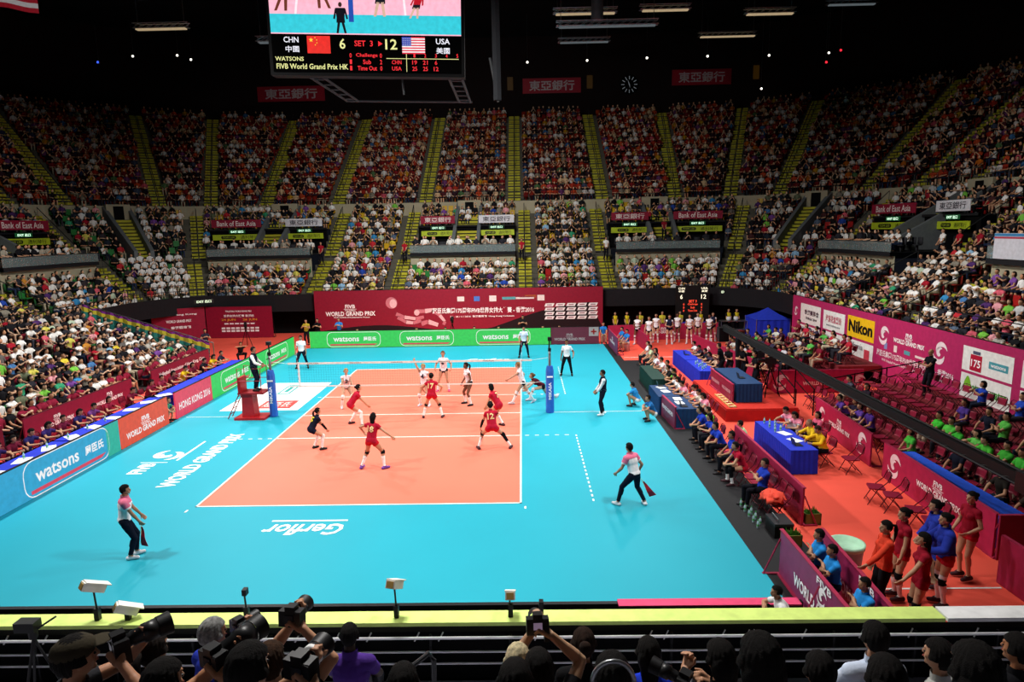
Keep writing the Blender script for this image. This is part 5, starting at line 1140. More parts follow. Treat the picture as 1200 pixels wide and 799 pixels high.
player('volleyball player in red bending to her left behind the deep crouching team mate', 3.55, -1.9, 62, st(pel=(0, -.12, .82), lean=(0, .62), fl=(-.2, .06, 0, 8), fr=(.24, -.14, 0, -8), hl=(-.16, .42, .62), hr=(.14, .46, .6)), fit(CH, number='7', hair='short_bob'))
player('volleyball player in red number 12 in a wide deep crouch near the right sideline', 3.5, -4.45, 8, st(pel=(0, -.1, .76), lean=(-.04, .38), tw=-10, fl=(-.46, .06, 0, 16), fr=(.62, -.06, 0, -24), hl=(-.38, .24, .62), hr=(.1, .42, .6), el=(-1, -.3, 0)), fit(CH, number='12', hair='bun', armsleeve='141418', armsides='l', legsleeve='141418', legsides='r'))
player('volleyball player in white with blonde hair leaning near the net at the left', -2.95, 1.2, 205, st(pel=(0, -.1, .86), lean=(0, .45), fl=(-.22, 0, 0, 8), fr=(.25, .08, 0, -8), hl=(-.2, .4, .78), hr=(.2, .4, .76)), fit(US, skin='e0b090', hairc='b08850', hair='bun', number='2', numside=1))
player('volleyball player in white with one hand raised behind the red number 17', .38, 1.25, 165, st(pel=(0, 0, .93), lean=(0, .08), fl=(-.2, 0, 0, 8), fr=(.22, .02, 0, -8), hl=(-.34, .22, 1.15), hr=(.36, .2, 1.95), er=(1, 0, -.4)), fit(US, skin='e0b090', hairc='b08850', hair='bun', number='4', numside=1))
player('volleyball player in white with brown ponytail standing deep in the far court', .9, 3.85, 178, st(h=1.9, pel=(0, 0, .95), lean=(0, .1), fl=(-.22, 0, 0, 10), fr=(.3, .06, 0, -12), hl=(-.36, .12, 1.0), hr=(.38, .12, 1.0)), fit(US, hairc='6a4a30', number='6', numside=1, shoes='d05080', kneepad=None))
player('volleyball player in white with dark skin and long black ponytail watching the net', 2.25, 1.35, 120, st(h=1.88, pel=(0, -.04, .92), lean=(0, .2), fl=(-.22, 0, 0, 5), fr=(.26, .04, 0, -14), hl=(-.24, .22, .9), hr=(.22, .2, .88)), fit(US, skin='80543c', number='7', numside=-1, shoes='16161a', kneepad=None))
player('volleyball player in white striding left with one arm stretched low by the right sideline', 4.45, 1.4, 88, st(h=1.88, pel=(0, -.1, .90), lean=(0, .28), fl=(-.12, .34, 0, 0), fr=(.14, -.62, .05, 0, 35), hl=(-.12, .82, .82), hr=(.26, -.1, .9), er=(1, -1, 0), head=(0, 0)), fit(US, skin='e0b090', hairc='8a6038', hair='bun', shoulder=None))
player('libero in dark maroon lunging low beside the right net post', 5.15, 2.1, 96, st(h=1.78, pel=(0, -.28, .58), lean=(0, 1.4), fl=(-.16, .32, 0, 0), fr=(.16, -.98, .03, 0, 50), hl=(-.3, .62, .42), hr=(.26, .60, .4), head=(0, 10)), fit(US, skin='e0b090', top='4a1020', pants='14141e', hairc='6a4a30', hair='bun', socks='e8e4e4'))
# referees and line judges
REF = dict(skin='c89070', sleeve='long', top='f0f0f0', vest='141a2c', bottom='long', pants='121828', shoes='101010', hair='short')
ref = lambda label, x, y, yaw, pose, f, z=FZ, nm='referee', cat='referee': person(nm, label, cat, (x, y, z), yaw, pose, f)
ref('first referee in dark vest standing on the red stand', -6.28, -.15, -86, dict(h=1.78, hl=(-.24, .3, 1.02), hr=(.2, .38, 1.05), lean=(0, .06), el=(-1, -1, 0), er=(1, -1, 0)), REF, z=1.15)
ref('second referee in dark vest and white shoes standing by the scorers table', 7.75, -.45, 92, dict(h=1.80, pel=(0, 0, .96), hl=(-.12, .26, .92), hr=(.1, .28, .94), fl=(-.14, .06, 0, 10), fr=(.14, -.06, 0, -10)), fit(REF, skin='b07c5c', shoes='e8e8e8'))
LJ = dict(skin='c89070', sleeve='tee', top='f4f0f2', shoulder='e87898', bottom='long', pants='121828', shoes='d8d8dc', hair='short', loose=.02)
lj = lambda label, x, y, yaw, pose, f: ref(label, x, y, yaw, pose, f, nm='line_judge', cat='line judge')
lj('line judge with pink shoulders standing at the near left with a lowered red flag', -4.6, -11.8, -62, dict(h=1.78, pel=(0, -.06, .93), lean=(0, .12), hl=(-.2, .3, .86), hr=(.22, .28, .84), fl=(-.1, .1, 0, 10), fr=(.12, -.02, 0, -8)), LJ)
lj('line judge with pink shoulder stepping forward at the near right, red flag behind', 7.45, -9.2, 38, dict(h=1.80, pel=(0, -.1, .88), lean=(0, .32), fl=(-.28, .22, 0, 12), fr=(.3, -.22, 0, -26), hl=(-.3, .28, .86), hr=(.3, .02, .84)), LJ)
lj('line judge in white shirt with legs apart by the far left board', -7.65, 9.6, 188, dict(h=1.84, pel=(0, 0, .93), fl=(-.3, 0, 0, 12), fr=(.3, .03, 0, -14), hl=(-.26, .1, .84), hr=(.34, .04, .82)), fit(LJ, shoulder=None, shoes='101010'))
lj('line judge in pale shirt standing at the far baseline before the green board', 4.65, 11.7, 180, dict(h=1.84, pel=(0, 0, .94), fl=(-.26, 0, 0, 10), fr=(.28, 0, 0, -12), hl=(-.2, .22, .9), hr=(.26, .18, .9)), fit(LJ, shoulder=None, top='c8d8e8', shoes='101010'))
ref('court official in white shirt and black trousers beyond the right net post', 6.8, 6.75, 172, dict(h=1.84, pel=(0, 0, .95), fl=(-.26, 0, 0, 8), fr=(.28, .02, 0, -10), hl=(-.34, .16, .98), hr=(.3, .05, .82)), fit(REF, vest=None, pants='0c0c10', skin='a8704c', sleeve='tee'), nm='court_official', cat='official')
def flag(x, y, z, l, d):
    t = thing('signal_flag', l, 'flag', (x, y, z)); D = Vector(d).normalized(); s_ = D.cross(Vector((.3, 1, .2))).normalized()
    MB().tube([(0, 0, 0), tuple(D*.5)], .008, n=6).build('pole', M('e0c890', .5), t); mb = MB(); vs = []; n = 6
    for i in range(n+1):
        f = i/n; w_ = .04+.16*f; p = D*(.1+.45*f)
        for q in (0, 1): vs.append(p+s_*q*w_+Vector((0, .02*math.sin(i*1.3), 0)))
    fs = [(2*i, 2*i+2, 2*i+3, 2*i+1) for i in range(n)]; mb.add(vs, fs); o = mb.build('cloth', M('c81830', .7), t); o.modifiers.new('t', 'SOLIDIFY').thickness = .006
flag(-4.40, -11.62, .80, 'red signal flag hanging from the near left line judge', (-.05, -.12, -1)); flag(7.68, -9.35, .84, 'red signal flag trailing behind the near right line judge', (.35, -.1, -.8))
# seated and crouching poses
SIT = [dict(stand=False, pel=(0, 0, .53), fl=(-.13, .42, 0, 6), fr=(.13, .42, 0, -6), hl=(-.12, .36, .60), hr=(.12, .36, .60), el=(-1, -.3, -.5), er=(1, -.3, -.5)),
       dict(stand=False, pel=(0, 0, .53), lean=(0, .5), fl=(-.16, .36, 0, 10), fr=(.16, .40, 0, -10), hl=(-.05, .52, .62), hr=(.06, .52, .60), el=(-1, 0, -.6), er=(1, 0, -.6), curl=50),
       dict(stand=False, pel=(0, .02, .53), lean=(0, -.1), fl=(-.12, .48, 0, 6), fr=(.14, .46, 0, -6), hl=(.14, .20, .86), hr=(-.14, .24, .84), el=(-1, .2, -.6), er=(1, .2, -.6)),
       dict(stand=False, slim=1, h=1.64, pel=(0, 0, .52), fl=(-.08, .42, 0, 4), fr=(.08, .40, 0, -4), hl=(-.06, .32, .60), hr=(.07, .33, .59), el=(-1, -.3, -.5), er=(1, -.3, -.5), lean=(0, .1)),
       dict(stand=False, slim=1, h=1.62, pel=(0, 0, .52), lean=(.08, .2), head=(20, 0), fl=(-.10, .38, 0, 4), fr=(.12, .44, 0, -4), hl=(-.10, .40, .66), hr=(.02, .36, .92), el=(-1, -.3, -.5), er=(1, -.1, -.8), curl=60),
       dict(stand=False, slim=1, h=1.66, pel=(0, 0, .53), lean=(-.05, .0), head=(-18, 0), fl=(-.12, .44, 0, 6), fr=(.08, .36, 0, -4), hl=(-.05, .34, .98), hr=(.05, .34, 1.0), el=(-1, -.2, -.6), er=(1, -.2, -.6), curl=35),
       dict(stand=False, pel=(0, 0, .53), lean=(0, .16), head=(14, 0), fl=(-.15, .46, 0, 6), fr=(.15, .36, 0, -6), hl=(-.17, .40, .62), hr=(.20, .34, .60), el=(-1, -.3, -.5), er=(1, -.3, -.5)),
       dict(stand=False, h=1.7, pel=(0, 0, .53), lean=(0, .3), head=(-10, -8), fl=(-.12, .40, 0, 6), fr=(.12, .42, 0, -6), hl=(-.16, .48, .80), hr=(.16, .48, .80), el=(-1, -.2, -.6), er=(1, -.2, -.6), curl=40)]
WRITE_P = dict(stand=False, pel=(0, 0, .53), lean=(0, .35), head=(0, -22), fl=(-.12, .34, 0, 6), fr=(.12, .36, 0, -6), hl=(-.2, .52, .80), hr=(.14, .54, .80), el=(-1, -.3, -.2), er=(1, -.3, -.2), curl=35)
CROUCH = dict(stand=False, h=1.66, pel=(0, 0, .30), lean=(0, .5), fl=(-.16, .26, 0, 8), fr=(.16, .22, 0, -8), hl=(-.10, .42, .44), hr=(.1, .42, .42), el=(-1, .2, 0), er=(1, .2, 0), kl=(-.5, 1, .9), kr=(.5, 1, .9))
def l_short(l): return ' '.join(l.split()[:11])
def seated(label, x, y, yaw, pose, f, z=0.0, name='seated_official', cat='person', group=None, vox=.013, ch=True, chl=None):
    lw_ = l_short(label)
    p = person(name, label, cat, (x, y, z), yaw, pose, f, group, vox, hi=True)
    if ch:
        a = math.radians(yaw); chair(x+math.sin(a)*.02, y-math.cos(a)*.02, yaw, chl or 'maroon folding chair under the '+lw_, 'occupied folding chairs', z)
    return p
def F_(top, pants='14141c', **k): d = dict(skin='d8a07c', top=top, pants=pants, bottom='long', shoes='1c1c20', hair='short', sleeve='tee'); d.update(k); return d
# team bench
bx = 10.92
for i, (y, pz, f, l) in enumerate(((-3.95, 1, F_('2440b8'), 'coach in blue shirt with a clipboard, first on the team bench'), (-4.85, 7, F_('2440b8', hair='long'), 'staff member in blue with long hair holding papers on the team bench'), (-5.75, 1, F_('2440b8'), 'staff member in blue stretching black trousered legs, third on the bench'),
        (-6.9, 6, F_('2440b8', skin='c88c68'), 'staff member in blue shirt beside the two empty bench chairs'), (-7.75, 1, fit(CH, bottom='shorts', socks='f0f0f0', legsleeve='141418'), 'substitute in red with a knee brace leaning forward on the bench'), (-9.3, 2, F_('2440b8'), 'staff member in blue with folded arms, last on the team bench'))):
    seated(l, bx, y, 90+6*(i % 3)-6, SIT[pz], f, name='team_member', cat='person')
for y, l in ((-6.35, 'empty maroon chair between the staff in blue on the team bench'), (-8.3, 'empty maroon chair behind the red substitute'), (-8.8, 'empty maroon chair before the last staff member on the bench'), (-9.75, 'empty maroon chair after the last staff member'), (-10.15, 'last maroon bench chair carrying the orange jackets')): chair(11.02, y, 90, l)
person('team_member', 'staff member in green bib over black crouching behind the scorers table end', 'person', (11.45, -3.1, 0), 80, CROUCH, F_('7cd848', hair='short'), voxel=.013)
person('team_member', 'man in pale green bib kneeling behind the blue team staff', 'person', (12.0, -4.9, 0), 60, CROUCH, F_('c8e8b0'), voxel=.013)
# scorers
PW = dict(shoulder='e88aa0')
for i, (y, f, l) in enumerate(((-2.1, F_('f0e8ea', hair='long', **PW), 'scorer with long hair and pink shoulders nearest the red platform'), (-1.5, F_('e8d8c8'), 'scorer in cream shirt beside the long haired scorer'), (-.8, F_('f0c8d4', hair='pony'), 'scorer in pale pink with ponytail at the table joint'), (-.1, F_('f0e8ea', **PW), 'scorer in white with pink shoulders writing by the second referee'), (.6, F_('e8e8e8', hair='short_bob'), 'scorer in white with bobbed hair in the middle of the far navy table'), (1.2, F_('f0f0f0'), 'scorer in white shirt at the far end of the navy tables'))):
    seated(l, 11.5 if i < 3 else 11.2, y, 88, WRITE_P, f, name='scorer')
for i, (x, y, f, l, yaw) in enumerate(((9.35, .7, F_('2a88c8', 'f0f0f0', bottom='shorts'), 'ball retriever in blue top crouching at the far court side of the scorers table', 60), (9.62, -1.35, F_('2468a8', 'f4f4f4', bottom='shorts'), 'ball retriever in blue and white shorts crouching at the near end of the scorers table', 95))):
    person('ball_retriever', l, 'person', (x, y, FZ), yaw, CROUCH, f, voxel=.013)
# far bench side
for i, (y, pz, f, l) in enumerate(((2.3, 7, F_('68d040', hair='short'), 'man in bright green bib between the scorers and the far officials'), (3.0, 1, F_('1c1c20'), 'man in black beside the bright green bib'), (3.9, 6, F_('f0f0f0', 'c8b898'), 'team official in white shirt seated at the green table, nearer one'), (4.8, 7, F_('f0f0f0', '303038'), 'team official in white shirt seated at the green table, further one'), (5.9, 1, F_('e8e8f0', '404048'), 'team official in white leaning on his knees'), (7.0, 0, F_('e8e0d0', '202028', hair='long'), 'woman in cream top on the far bench'), (8.0, 6, F_('b8c8a0', '202028'), 'man in pale green shirt on the far bench'), (9.1, 0, F_('e8e8e8', '202028'), 'substitute in white at the far end of the bench'))):
    seated(l, 11.35, y, 88, SIT[pz], f, name='team_member')
for x, y, l, yaw in ((10.9, 13.4, 'ball retriever in blue with white shorts, nearer of the pair at the far right', 120), (10.75, 14.4, 'ball retriever in blue with white shorts, further of the pair at the far right', 110), (9.85, 16.6, 'ball retriever in blue sitting beside the red cross board', 180)):
    person('ball_retriever', l, 'person', (x, y, 0), yaw, SIT[0], F_('2878c8', 'f0f0f0', bottom='shorts'), voxel=.013); tag(MB().lathe([(.17, 0), (.17, .42), (.18, .44)], (x, y, 0), n=14).build('stool', M('c8c8c8', .5), None, True), 'round stool under the ball retriever '+('nearer at the far right' if y < 14 else 'further at the far right' if y < 15 else 'by the red cross board'), 'stool')
# waiting substitutes
sub = [(11.9, 15.6, 's'), (12.5, 14.9, 's'), (13.9, 15.5, 'v'), (14.6, 16.3, 'p'), (15.2, 15.6, 's'), (15.9, 16.3, 's'), (16.4, 15.4, 's'), (13.2, 16.2, 's'), (16.9, 16.4, 'v')]
adj = ['at the left end of the waiting group', 'standing forward at the left of the waiting group', 'with a dark open jacket in the waiting group', 'second row centre of the waiting group', 'in the middle of the waiting group', 'taller behind the middle of the waiting group', 'forward at the right of the waiting group', 'behind the dark jacket in the waiting group', 'with dark jacket at the right end of the waiting group']
for i, (x, y, k) in enumerate(sub):
    person('waiting_player', 'substitute in white jersey '+adj[i], 'volleyball player', (x, y, 0), 150+10*(i % 3), st(pel=(0, 0, .97), fl=(-.14, 0, 0, 8), fr=(.16, 0, 0, -8), hl=(-.24, .16, .9), hr=(.26, .12, .88)) if i % 2 else st(pel=(0, 0, .97), fl=(-.18, 0, 0, 8), fr=(.14, .1, 0, -8), hl=(-.1, .26, 1.1), hr=(.12, .26, 1.12)), fit(US, vest='1c2038' if k == 'v' else None, skin='80543c' if i % 3 == 0 else 'd8a484', hairc='201810'), voxel=.013)
for i, (x, l) in enumerate(((10.9, 'steward in black with yellow bib lines at the dark doorway, leftmost'), (11.7, 'steward in black and yellow bib second from the left at the doorway'), (12.6, 'steward in dark yellow top third at the doorway'), (14.1, 'steward in pale yellow shirt behind the substitutes, left'), (15.3, 'steward in pale yellow shirt behind the substitutes, middle'), (16.7, 'steward in yellow and black beside the blue table'), (20.2, 'steward in black and yellow left of the blue tent'), (20.75, 'steward in black and yellow seated close to the blue tent'))):
    person('steward', l, 'person', (x if x < 20 else x-1.4, 18.6 if x < 18 else 19.3, 0.0), 180, dict(h=1.72, hl=(-.08, .26, .95), hr=(.1, .26, .93)), F_('c8b838' if i in (2, 3, 4) else '1a1a1a', vest='c8b020' if i in (0, 1, 5, 6, 7) else None), voxel=.016)
# blue table people
for i, (x, y, f, l, pz) in enumerate(((13.85, -6.35, F_('e8b820', sleeve='long', hairc='302018'), 'man in yellow jacket typing at the near end of the royal blue table', WRITE_P), (13.85, -5.65, F_('e8c028', sleeve='long', hair='crop', hairc='806858'), 'balding man in yellow jacket beside the typing man', SIT[7]), (13.8, -4.75, F_('f0e0e6', hair='long', **PW), 'woman in white and pink at the far end of the royal blue table', WRITE_P), (13.75, -4.15, F_('f0dce4', **PW), 'man in white and pink beside the platform at the royal blue table', WRITE_P), (14.4, -4.75, F_('181a20', hair='long', shoulder='d86080'), 'woman in black and pink sitting against the red platform', SIT[3]))):
    seated(l, x, y, 95, pz, f)
for x, y, l in ((13.95, -5.2, 'empty maroon chair at the middle of the royal blue table'), (14.4, -6.95, 'empty maroon chair behind the yellow jackets')): chair(x, y, 90, l)
for x, y, l in ((14.0, -9.15, 'empty maroon chair in the open floor, furthest of four'), (14.14, -9.7, 'empty maroon chair in the open floor, second of four from the far end'), (14.2, -10.6, 'empty maroon chair in the open floor, third of four from the far end'), (14.25, -11.2, 'empty maroon chair in the open floor, nearest of four')): chair(x, y, 74, l)
for i, (y, f, l) in enumerate(((2.9, F_('282430'), 'commentator in dark shirt at the near end of the blue commentary table'), (3.7, F_('c8a888', hair='short', hairc='807060'), 'grey haired commentator at the blue commentary table'), (4.5, F_('403848', hair='long'), 'woman in purple at the blue commentary table'), (5.4, F_('20242c'), 'commentator in black with headset at the table joint'), (6.4, F_('2c2838'), 'commentator in dark grey at the further blue table'), (7.6, F_('f0f0f0', '101018'), 'man in white shirt at the far end of the commentary tables'))):
    seated(l, 14.0, y+1.5, 90, SIT[7] if i % 2 else WRITE_P, f, name='commentator')
for i, (x, y, f, l) in enumerate(((13.95, -1.4, F_('101014'), 'camera operator in black behind the navy desk'), (15.0, -3.0, F_('501824', 'a02838'), 'woman in dark red standing behind the camera platform'))):
    person('camera_operator' if i == 0 else 'assistant', l, 'person', (x+.35 if i == 0 else 15.55, .95 if i == 0 else 2.6, .5 if i == 0 else 0), 90, dict(h=1.74, hl=(-.1, .36, 1.15), hr=(.12, .36, 1.15), lean=(0, .15)), f, voxel=.013)
for x, y, z, l, a in ((14.35, 2.5, .5, 'camera operator in black stooping behind the far camera on the platform', 100), (13.5, 3.0, .5, 'camera operator in black at the foot of the crane pedestal', 60), (14.55, 5.2, 0, 'crane operator in black beside the crane camera head', 120)):
    person('camera_operator', l, 'person', (x, y, z), a, dict(h=1.74, hl=(-.1, .36, 1.15), hr=(.12, .36, 1.15), lean=(0, .3)), F_('101014'), voxel=.013)
# ball crew between the near boards, standing team at the near right
for x, y, l, yaw in ((11.15, -11.95, 'ball crew member in bright blue between the purple boards, furthest'), (11.1, -12.75, 'ball crew member in bright blue and black vest strap in the middle'), (11.2, -14.05, 'ball crew member in bright blue nearest the ledge')) and ((10.52, -13.45, 'ball crew member in bright blue between the purple boards, furthest', 70), (10.48, -14.1, 'ball crew member in bright blue between the purple boards, middle', 75), (10.48, -15.3, 'ball crew member in bright blue nearest the ledge', 80)):
    person('ball_retriever', l, 'person', (x+.1, y, 0), yaw+14, dict(SIT[2], lean=(0, .1), fl=(-.12, .30, 0, 6), fr=(.14, .28, 0, -6)), F_('2a90e0', '101828'), voxel=.013); tag(MB().lathe([(.17, 0), (.17, .42), (.18, .44)], (x, y, 0), n=14).build('stool', M('c8c8c8', .5), None, True), 'round stool under the '+l, 'stool')
person('ball_retriever', 'dark haired ball retriever sitting low at the near right floor corner', 'person', (9.35, -15.0, 0), 90, CROUCH, F_('e8e8e8'), voxel=.013)
T1 = st(pel=(0, 0, .97), fl=(-.12, 0, 0, 8), fr=(.12, .02, 0, -8), hl=(-.22, .46, .98), hr=(.24, .12, .86))
player('substitute in orange red jacket holding the lettered board with one hand', 11.35, -14.35, 84, T1, fit(CH, top='e84830', sleeve='long', bottom='long', pants='18181c', socks=None, kneepad=None), voxel=.0095)
player('substitute in red standing behind the orange jacket with hair pinned up', 12.0, -13.8, 85, st(pel=(0, 0, .97), hl=(-.24, .14, .88), hr=(.24, .14, .88)), fit(CH, hair='bun', top='98182c'))
player('substitute in dark red with long hair standing nearest the ledge', 11.75, -14.85, 78, st(pel=(0, 0, .97), tw=-8, hl=(-.25, .42, .96), hr=(.06, -.2, .98), er=(1, -1, 0)), fit(CH, hair='long', top='98182c', pants='98182c'))
player('substitute wrapped in a blue flag cape, left of the two', 12.7, -14.05, 82, st(pel=(0, 0, .97), lean=(0, .1), hl=(-.1, .34, 1.08), hr=(.1, .34, 1.08), el=(-1, 0, -.4), er=(1, 0, -.4)), fit(CH, top='2a3ca8', hair='bun', sleeve='long', loose=.035, hem=-.02, topname='cape', legsleeve='f0f0f0'))
player('substitute wrapped in a long blue cape, right of the two', 13.05, -13.4, 70, st(pel=(0, 0, .95), lean=(0, .3), hl=(-.1, .4, .9), hr=(.12, .4, .9)), fit(CH, top='2a3ca8', hair='bun', sleeve='long', loose=.06, hem=-.36, topname='cape'))
player('substitute in red standing against the crimson press barrier', 13.8, -13.05, 100, st(pel=(0, 0, .97), hl=(-.16, .2, 1.0), hr=(.2, .2, .96)), fit(CH, hair='bun', top='98182c', socks=None, kneepad=None))
# left officials
LO = [(-8.3, '5a1830'), (-7.6, '401830'), (-6.9, '2c2058'), (-6.2, '6a1830'), (-5.5, '2c2860'), (-4.7, '382868'), (-3.9, '6a1c38'), (-3.1, '2c2860'), (-2.3, '6a3878'), (-1.3, '8a2038'), (.2, '701c34'), (1.6, '7a2038'), (2.5, '8a2840'), (3.4, '602030'), (4.5, 'd0a820'), (5.3, '6a1c2c'), (6.4, '1c1c24'), (7.4, 'd8b020'), (8.4, '28283c')]
for i, (y, c) in enumerate(LO):
    who = {'d0a820': 'in mustard yellow', 'd8b020': 'in bright yellow', '1c1c24': 'in black', '28283c': 'in dark grey blue'}.get(c, 'in '+['maroon', 'plum', 'indigo', 'wine red', 'navy', 'violet', 'burgundy', 'dark violet', 'purple', 'crimson', 'deep red', 'cherry', 'rose red', 'brown red', '', 'ruby'][i % 16])
    seated('seated official %s behind the left blue tables' % who, -11.75, y, -90, WRITE_P if i % 3 else SIT[7], F_(c, hair='long' if i % 2 else 'short'), chl='maroon folding chair of the official %s on the left' % who)
person('ball_retriever', 'ball retriever in green crouching in the gap of the left boards', 'person', (-9.95, -.55, 0), -80, CROUCH, F_('3a8a70', 'b8a888', bottom='shorts', hair='short'), voxel=.013)
for x, y, c, l, yaw in ((-12.3, -10.2, '202028', 'photographer in black nearest the camera beyond the left board', -70), (-11.9, -9.4, 'c04838', 'photographer in red brown crouching behind the blue board', -80), (-12.6, -9.2, '282838', 'photographer in dark blue behind the red brown one', -75)):
    person('photographer', l, 'photographer', (x, y, 0), yaw, CROUCH, F_(c), voxel=.013)
# far end
for x, y, c, l, k in ((-9.9, 17.4, 'b09830', 'steward with yellow bib standing left of the backdrop', 's'), (-9.2, 17.6, '101014', 'cameraman in black standing left of the backdrop', 's'), (-7.8, 17.8, '2a78c8', 'man in bright blue standing before the backdrop', 's'), (4.6, 17.6, '141418', 'cameraman in black standing before the middle of the backdrop', 's'), (-6.3, 16.9, '906840', 'photographer in brown kneeling behind the far green board', 'c'), (-2.4, 17.0, 'e8e8e8', 'photographer in white sitting left of centre behind the far board', 'c'), (-.5, 17.0, '88a8d0', 'photographer in pale blue behind the far board', 'c'), (1.4, 17.1, '303840', 'photographer in dark grey behind the far board', 'c'), (3.0, 17.1, 'e0e0e0', 'photographer in white right of the cameraman', 'c'), (5.9, 17.0, 'c8c8d8', 'photographer in pale grey behind the magenta court board', 'c'), (7.0, 17.0, 'd8c090', 'photographer in beige behind the magenta court board', 'c'), (-14.9, 13.6, '302838', 'photographer in dark purple standing at the end of the bunting', 's'), (-12.2, 12.2, '181c24', 'photographer in black seated behind the far green sideline board', 'c')):
    person('photographer' if k == 'c' else 'cameraman', l, 'photographer' if k == 'c' else 'person', (x, y, 0.0), 180 if x > -12 else 215, dict(h=1.72, hl=(-.1, .3, 1.3), hr=(.12, .3, 1.3)) if k == 's' else fit(CROUCH, pel=(0, 0, .45), hl=(-.06, .34, .9), hr=(.08, .34, .9)), F_(c), voxel=.014)
# press area on low risers
mb = MB()
RS = [(16.1, 0.0), (17.3, .28), (18.5, .56), (19.8, .84)]
for x, z in RS[1:]:
    for (y0, y1) in ((-12.1, .8), (4.2, 11.5)): mb.box((x-.55, y0, 0), (21.25, y1, z))
struct(mb.build('riser', M('7a2028', .8)))
ordw = ['first', 'second', 'third', 'fourth', 'fifth', 'sixth', 'seventh', 'eighth', 'ninth', 'tenth', 'eleventh', 'twelfth', 'thirteenth', 'fourteenth', 'fifteenth', 'sixteenth', 'seventeenth', 'eighteenth', 'nineteenth', 'twentieth', 'twenty first']
PRESS = {}
def setp(r, c, col, kind, far=0): PRESS[(far, r, c)] = (col, kind)
# near block: rows 0..3 (0 by the barrier), columns from y=.3 towards the camera
for r, c, col, nm in ((0, 5, '5a3a90', 'purple'), (0, 6, '241c30', 'black'), (0, 7, '5a3a90', 'violet'), (0, 8, '4a2c80', 'deep purple'), (1, 2, '4a4a58', 'grey'), (1, 4, '28202c', 'dark plum'),
                      (1, 11, '40c038', 'bright green'), (1, 12, '58c848', 'light green'), (0, 12, '48b840', 'grass green'), (1, 13, '3cb038', 'leaf green'), (1, 14, '68c858', 'mint green'), (0, 15, '181a28', 'navy and pink'), (1, 16, '40a838', 'emerald'), (0, 18, '282420', 'dark brown'), (1, 15, '50c040', 'lime green'), (1, 17, '44b83c', 'apple green'), (2, 13, '5ab84c', 'pale green'), (2, 15, '3ca040', 'forest green'), (2, 17, '48b048', 'kelly green'), (1, 18, '303038', 'charcoal'),
                      (2, 10, '50388c', 'purple with white stripe'), (3, 8, '2848b8', 'royal blue'), (3, 11, '2a4cc0', 'deep blue'), (2, 12, '1c2030', 'dark navy'), (3, 13, 'c85838', 'orange brown'), (3, 15, '282830', 'dark slate'), (3, 17, '784030', 'rust'), (0, 20, '3c3028', 'umber')): setp(r, c, col, nm)
random.seed(21)
farcols = ['c02840', '60b848', '58b050', 'd8d8d0', '501c30', '7a1c30', '301c28', '58b050', 'c8c8d0', 'b02838', '402030', '383048']
for r in range(4):
    for c in range(12):
        if random.random() < (.75 if r > 0 else .6): setp(r, c, random.choice(farcols), None, 1)
for far, y0, n in ((0, .3, 21), (1, 11.1, 12)):
    for r, (x, z) in enumerate(RS):
        for c in range(n):
            y = y0-.58*c
            if r == 0 and far == 0 and (y < -6.7 and y > -12): xx = 16.6
            else: xx = x+.25 if r == 0 else x+.15
            blk = 'far press block' if far else 'near press block'
            who = PRESS.get((far, r, c))
            occ = who is not None
            chair(xx, y, 90, 'maroon press chair, %s row, %s from far end, %s%s' % (ordw[r], ordw[c], blk, ', taken' if occ else ''), 'press chairs', z)
            if occ:
                col, nm = who
                desc = 'press guest in %s, %s row, %s, %s seat' % (nm or {'c02840': 'red', '60b848': 'green', '58b050': 'grass green', 'd8d8d0': 'off white', '501c30': 'wine', '7a1c30': 'maroon', '301c28': 'black', 'c8c8d0': 'light grey', 'b02838': 'crimson', '402030': 'dark plum', '383048': 'slate'}[col], ordw[r], blk, ordw[c])
                k = random.randrange(8)
                person('seated_guest', desc, 'person', (xx, y, z), 90+random.uniform(-14, 14), SIT[k], F_(col, random.choice(['14141c', '202838', 'b8a890', '303038']), hair=random.choice(['long', 'pony', 'short_bob']) if 'slim' in SIT[k] else 'short', skin=random.choice(['d8a07c', 'e0ac88', 'c88c68'])), None, .016)
person('security_guard', 'bald man in black standing with folded arms before the sponsor wall', 'person', (19.95, -1.45, .84), 100, dict(h=1.82, hl=(.12, .24, 1.2), hr=(-.12, .26, 1.17), el=(-1, .2, -.5), er=(1, .2, -.5)), F_('121218', hair='bald', skin='c08868'), voxel=.012)
mb = MB()
for z_ in (.55, .95): mb.tube([(17.0, 1.0, z_), (21.1, 1.0, z_+.75)], .025)
for k in range(4): mb.tube([(17.1+1.3*k, 1.0, 0), (17.1+1.3*k, 1.0, 1.0+.24*k)], .025)
tag(mb.build('handrail', BLACK), 'black pipe handrail at the far end of the near press block', 'railing')

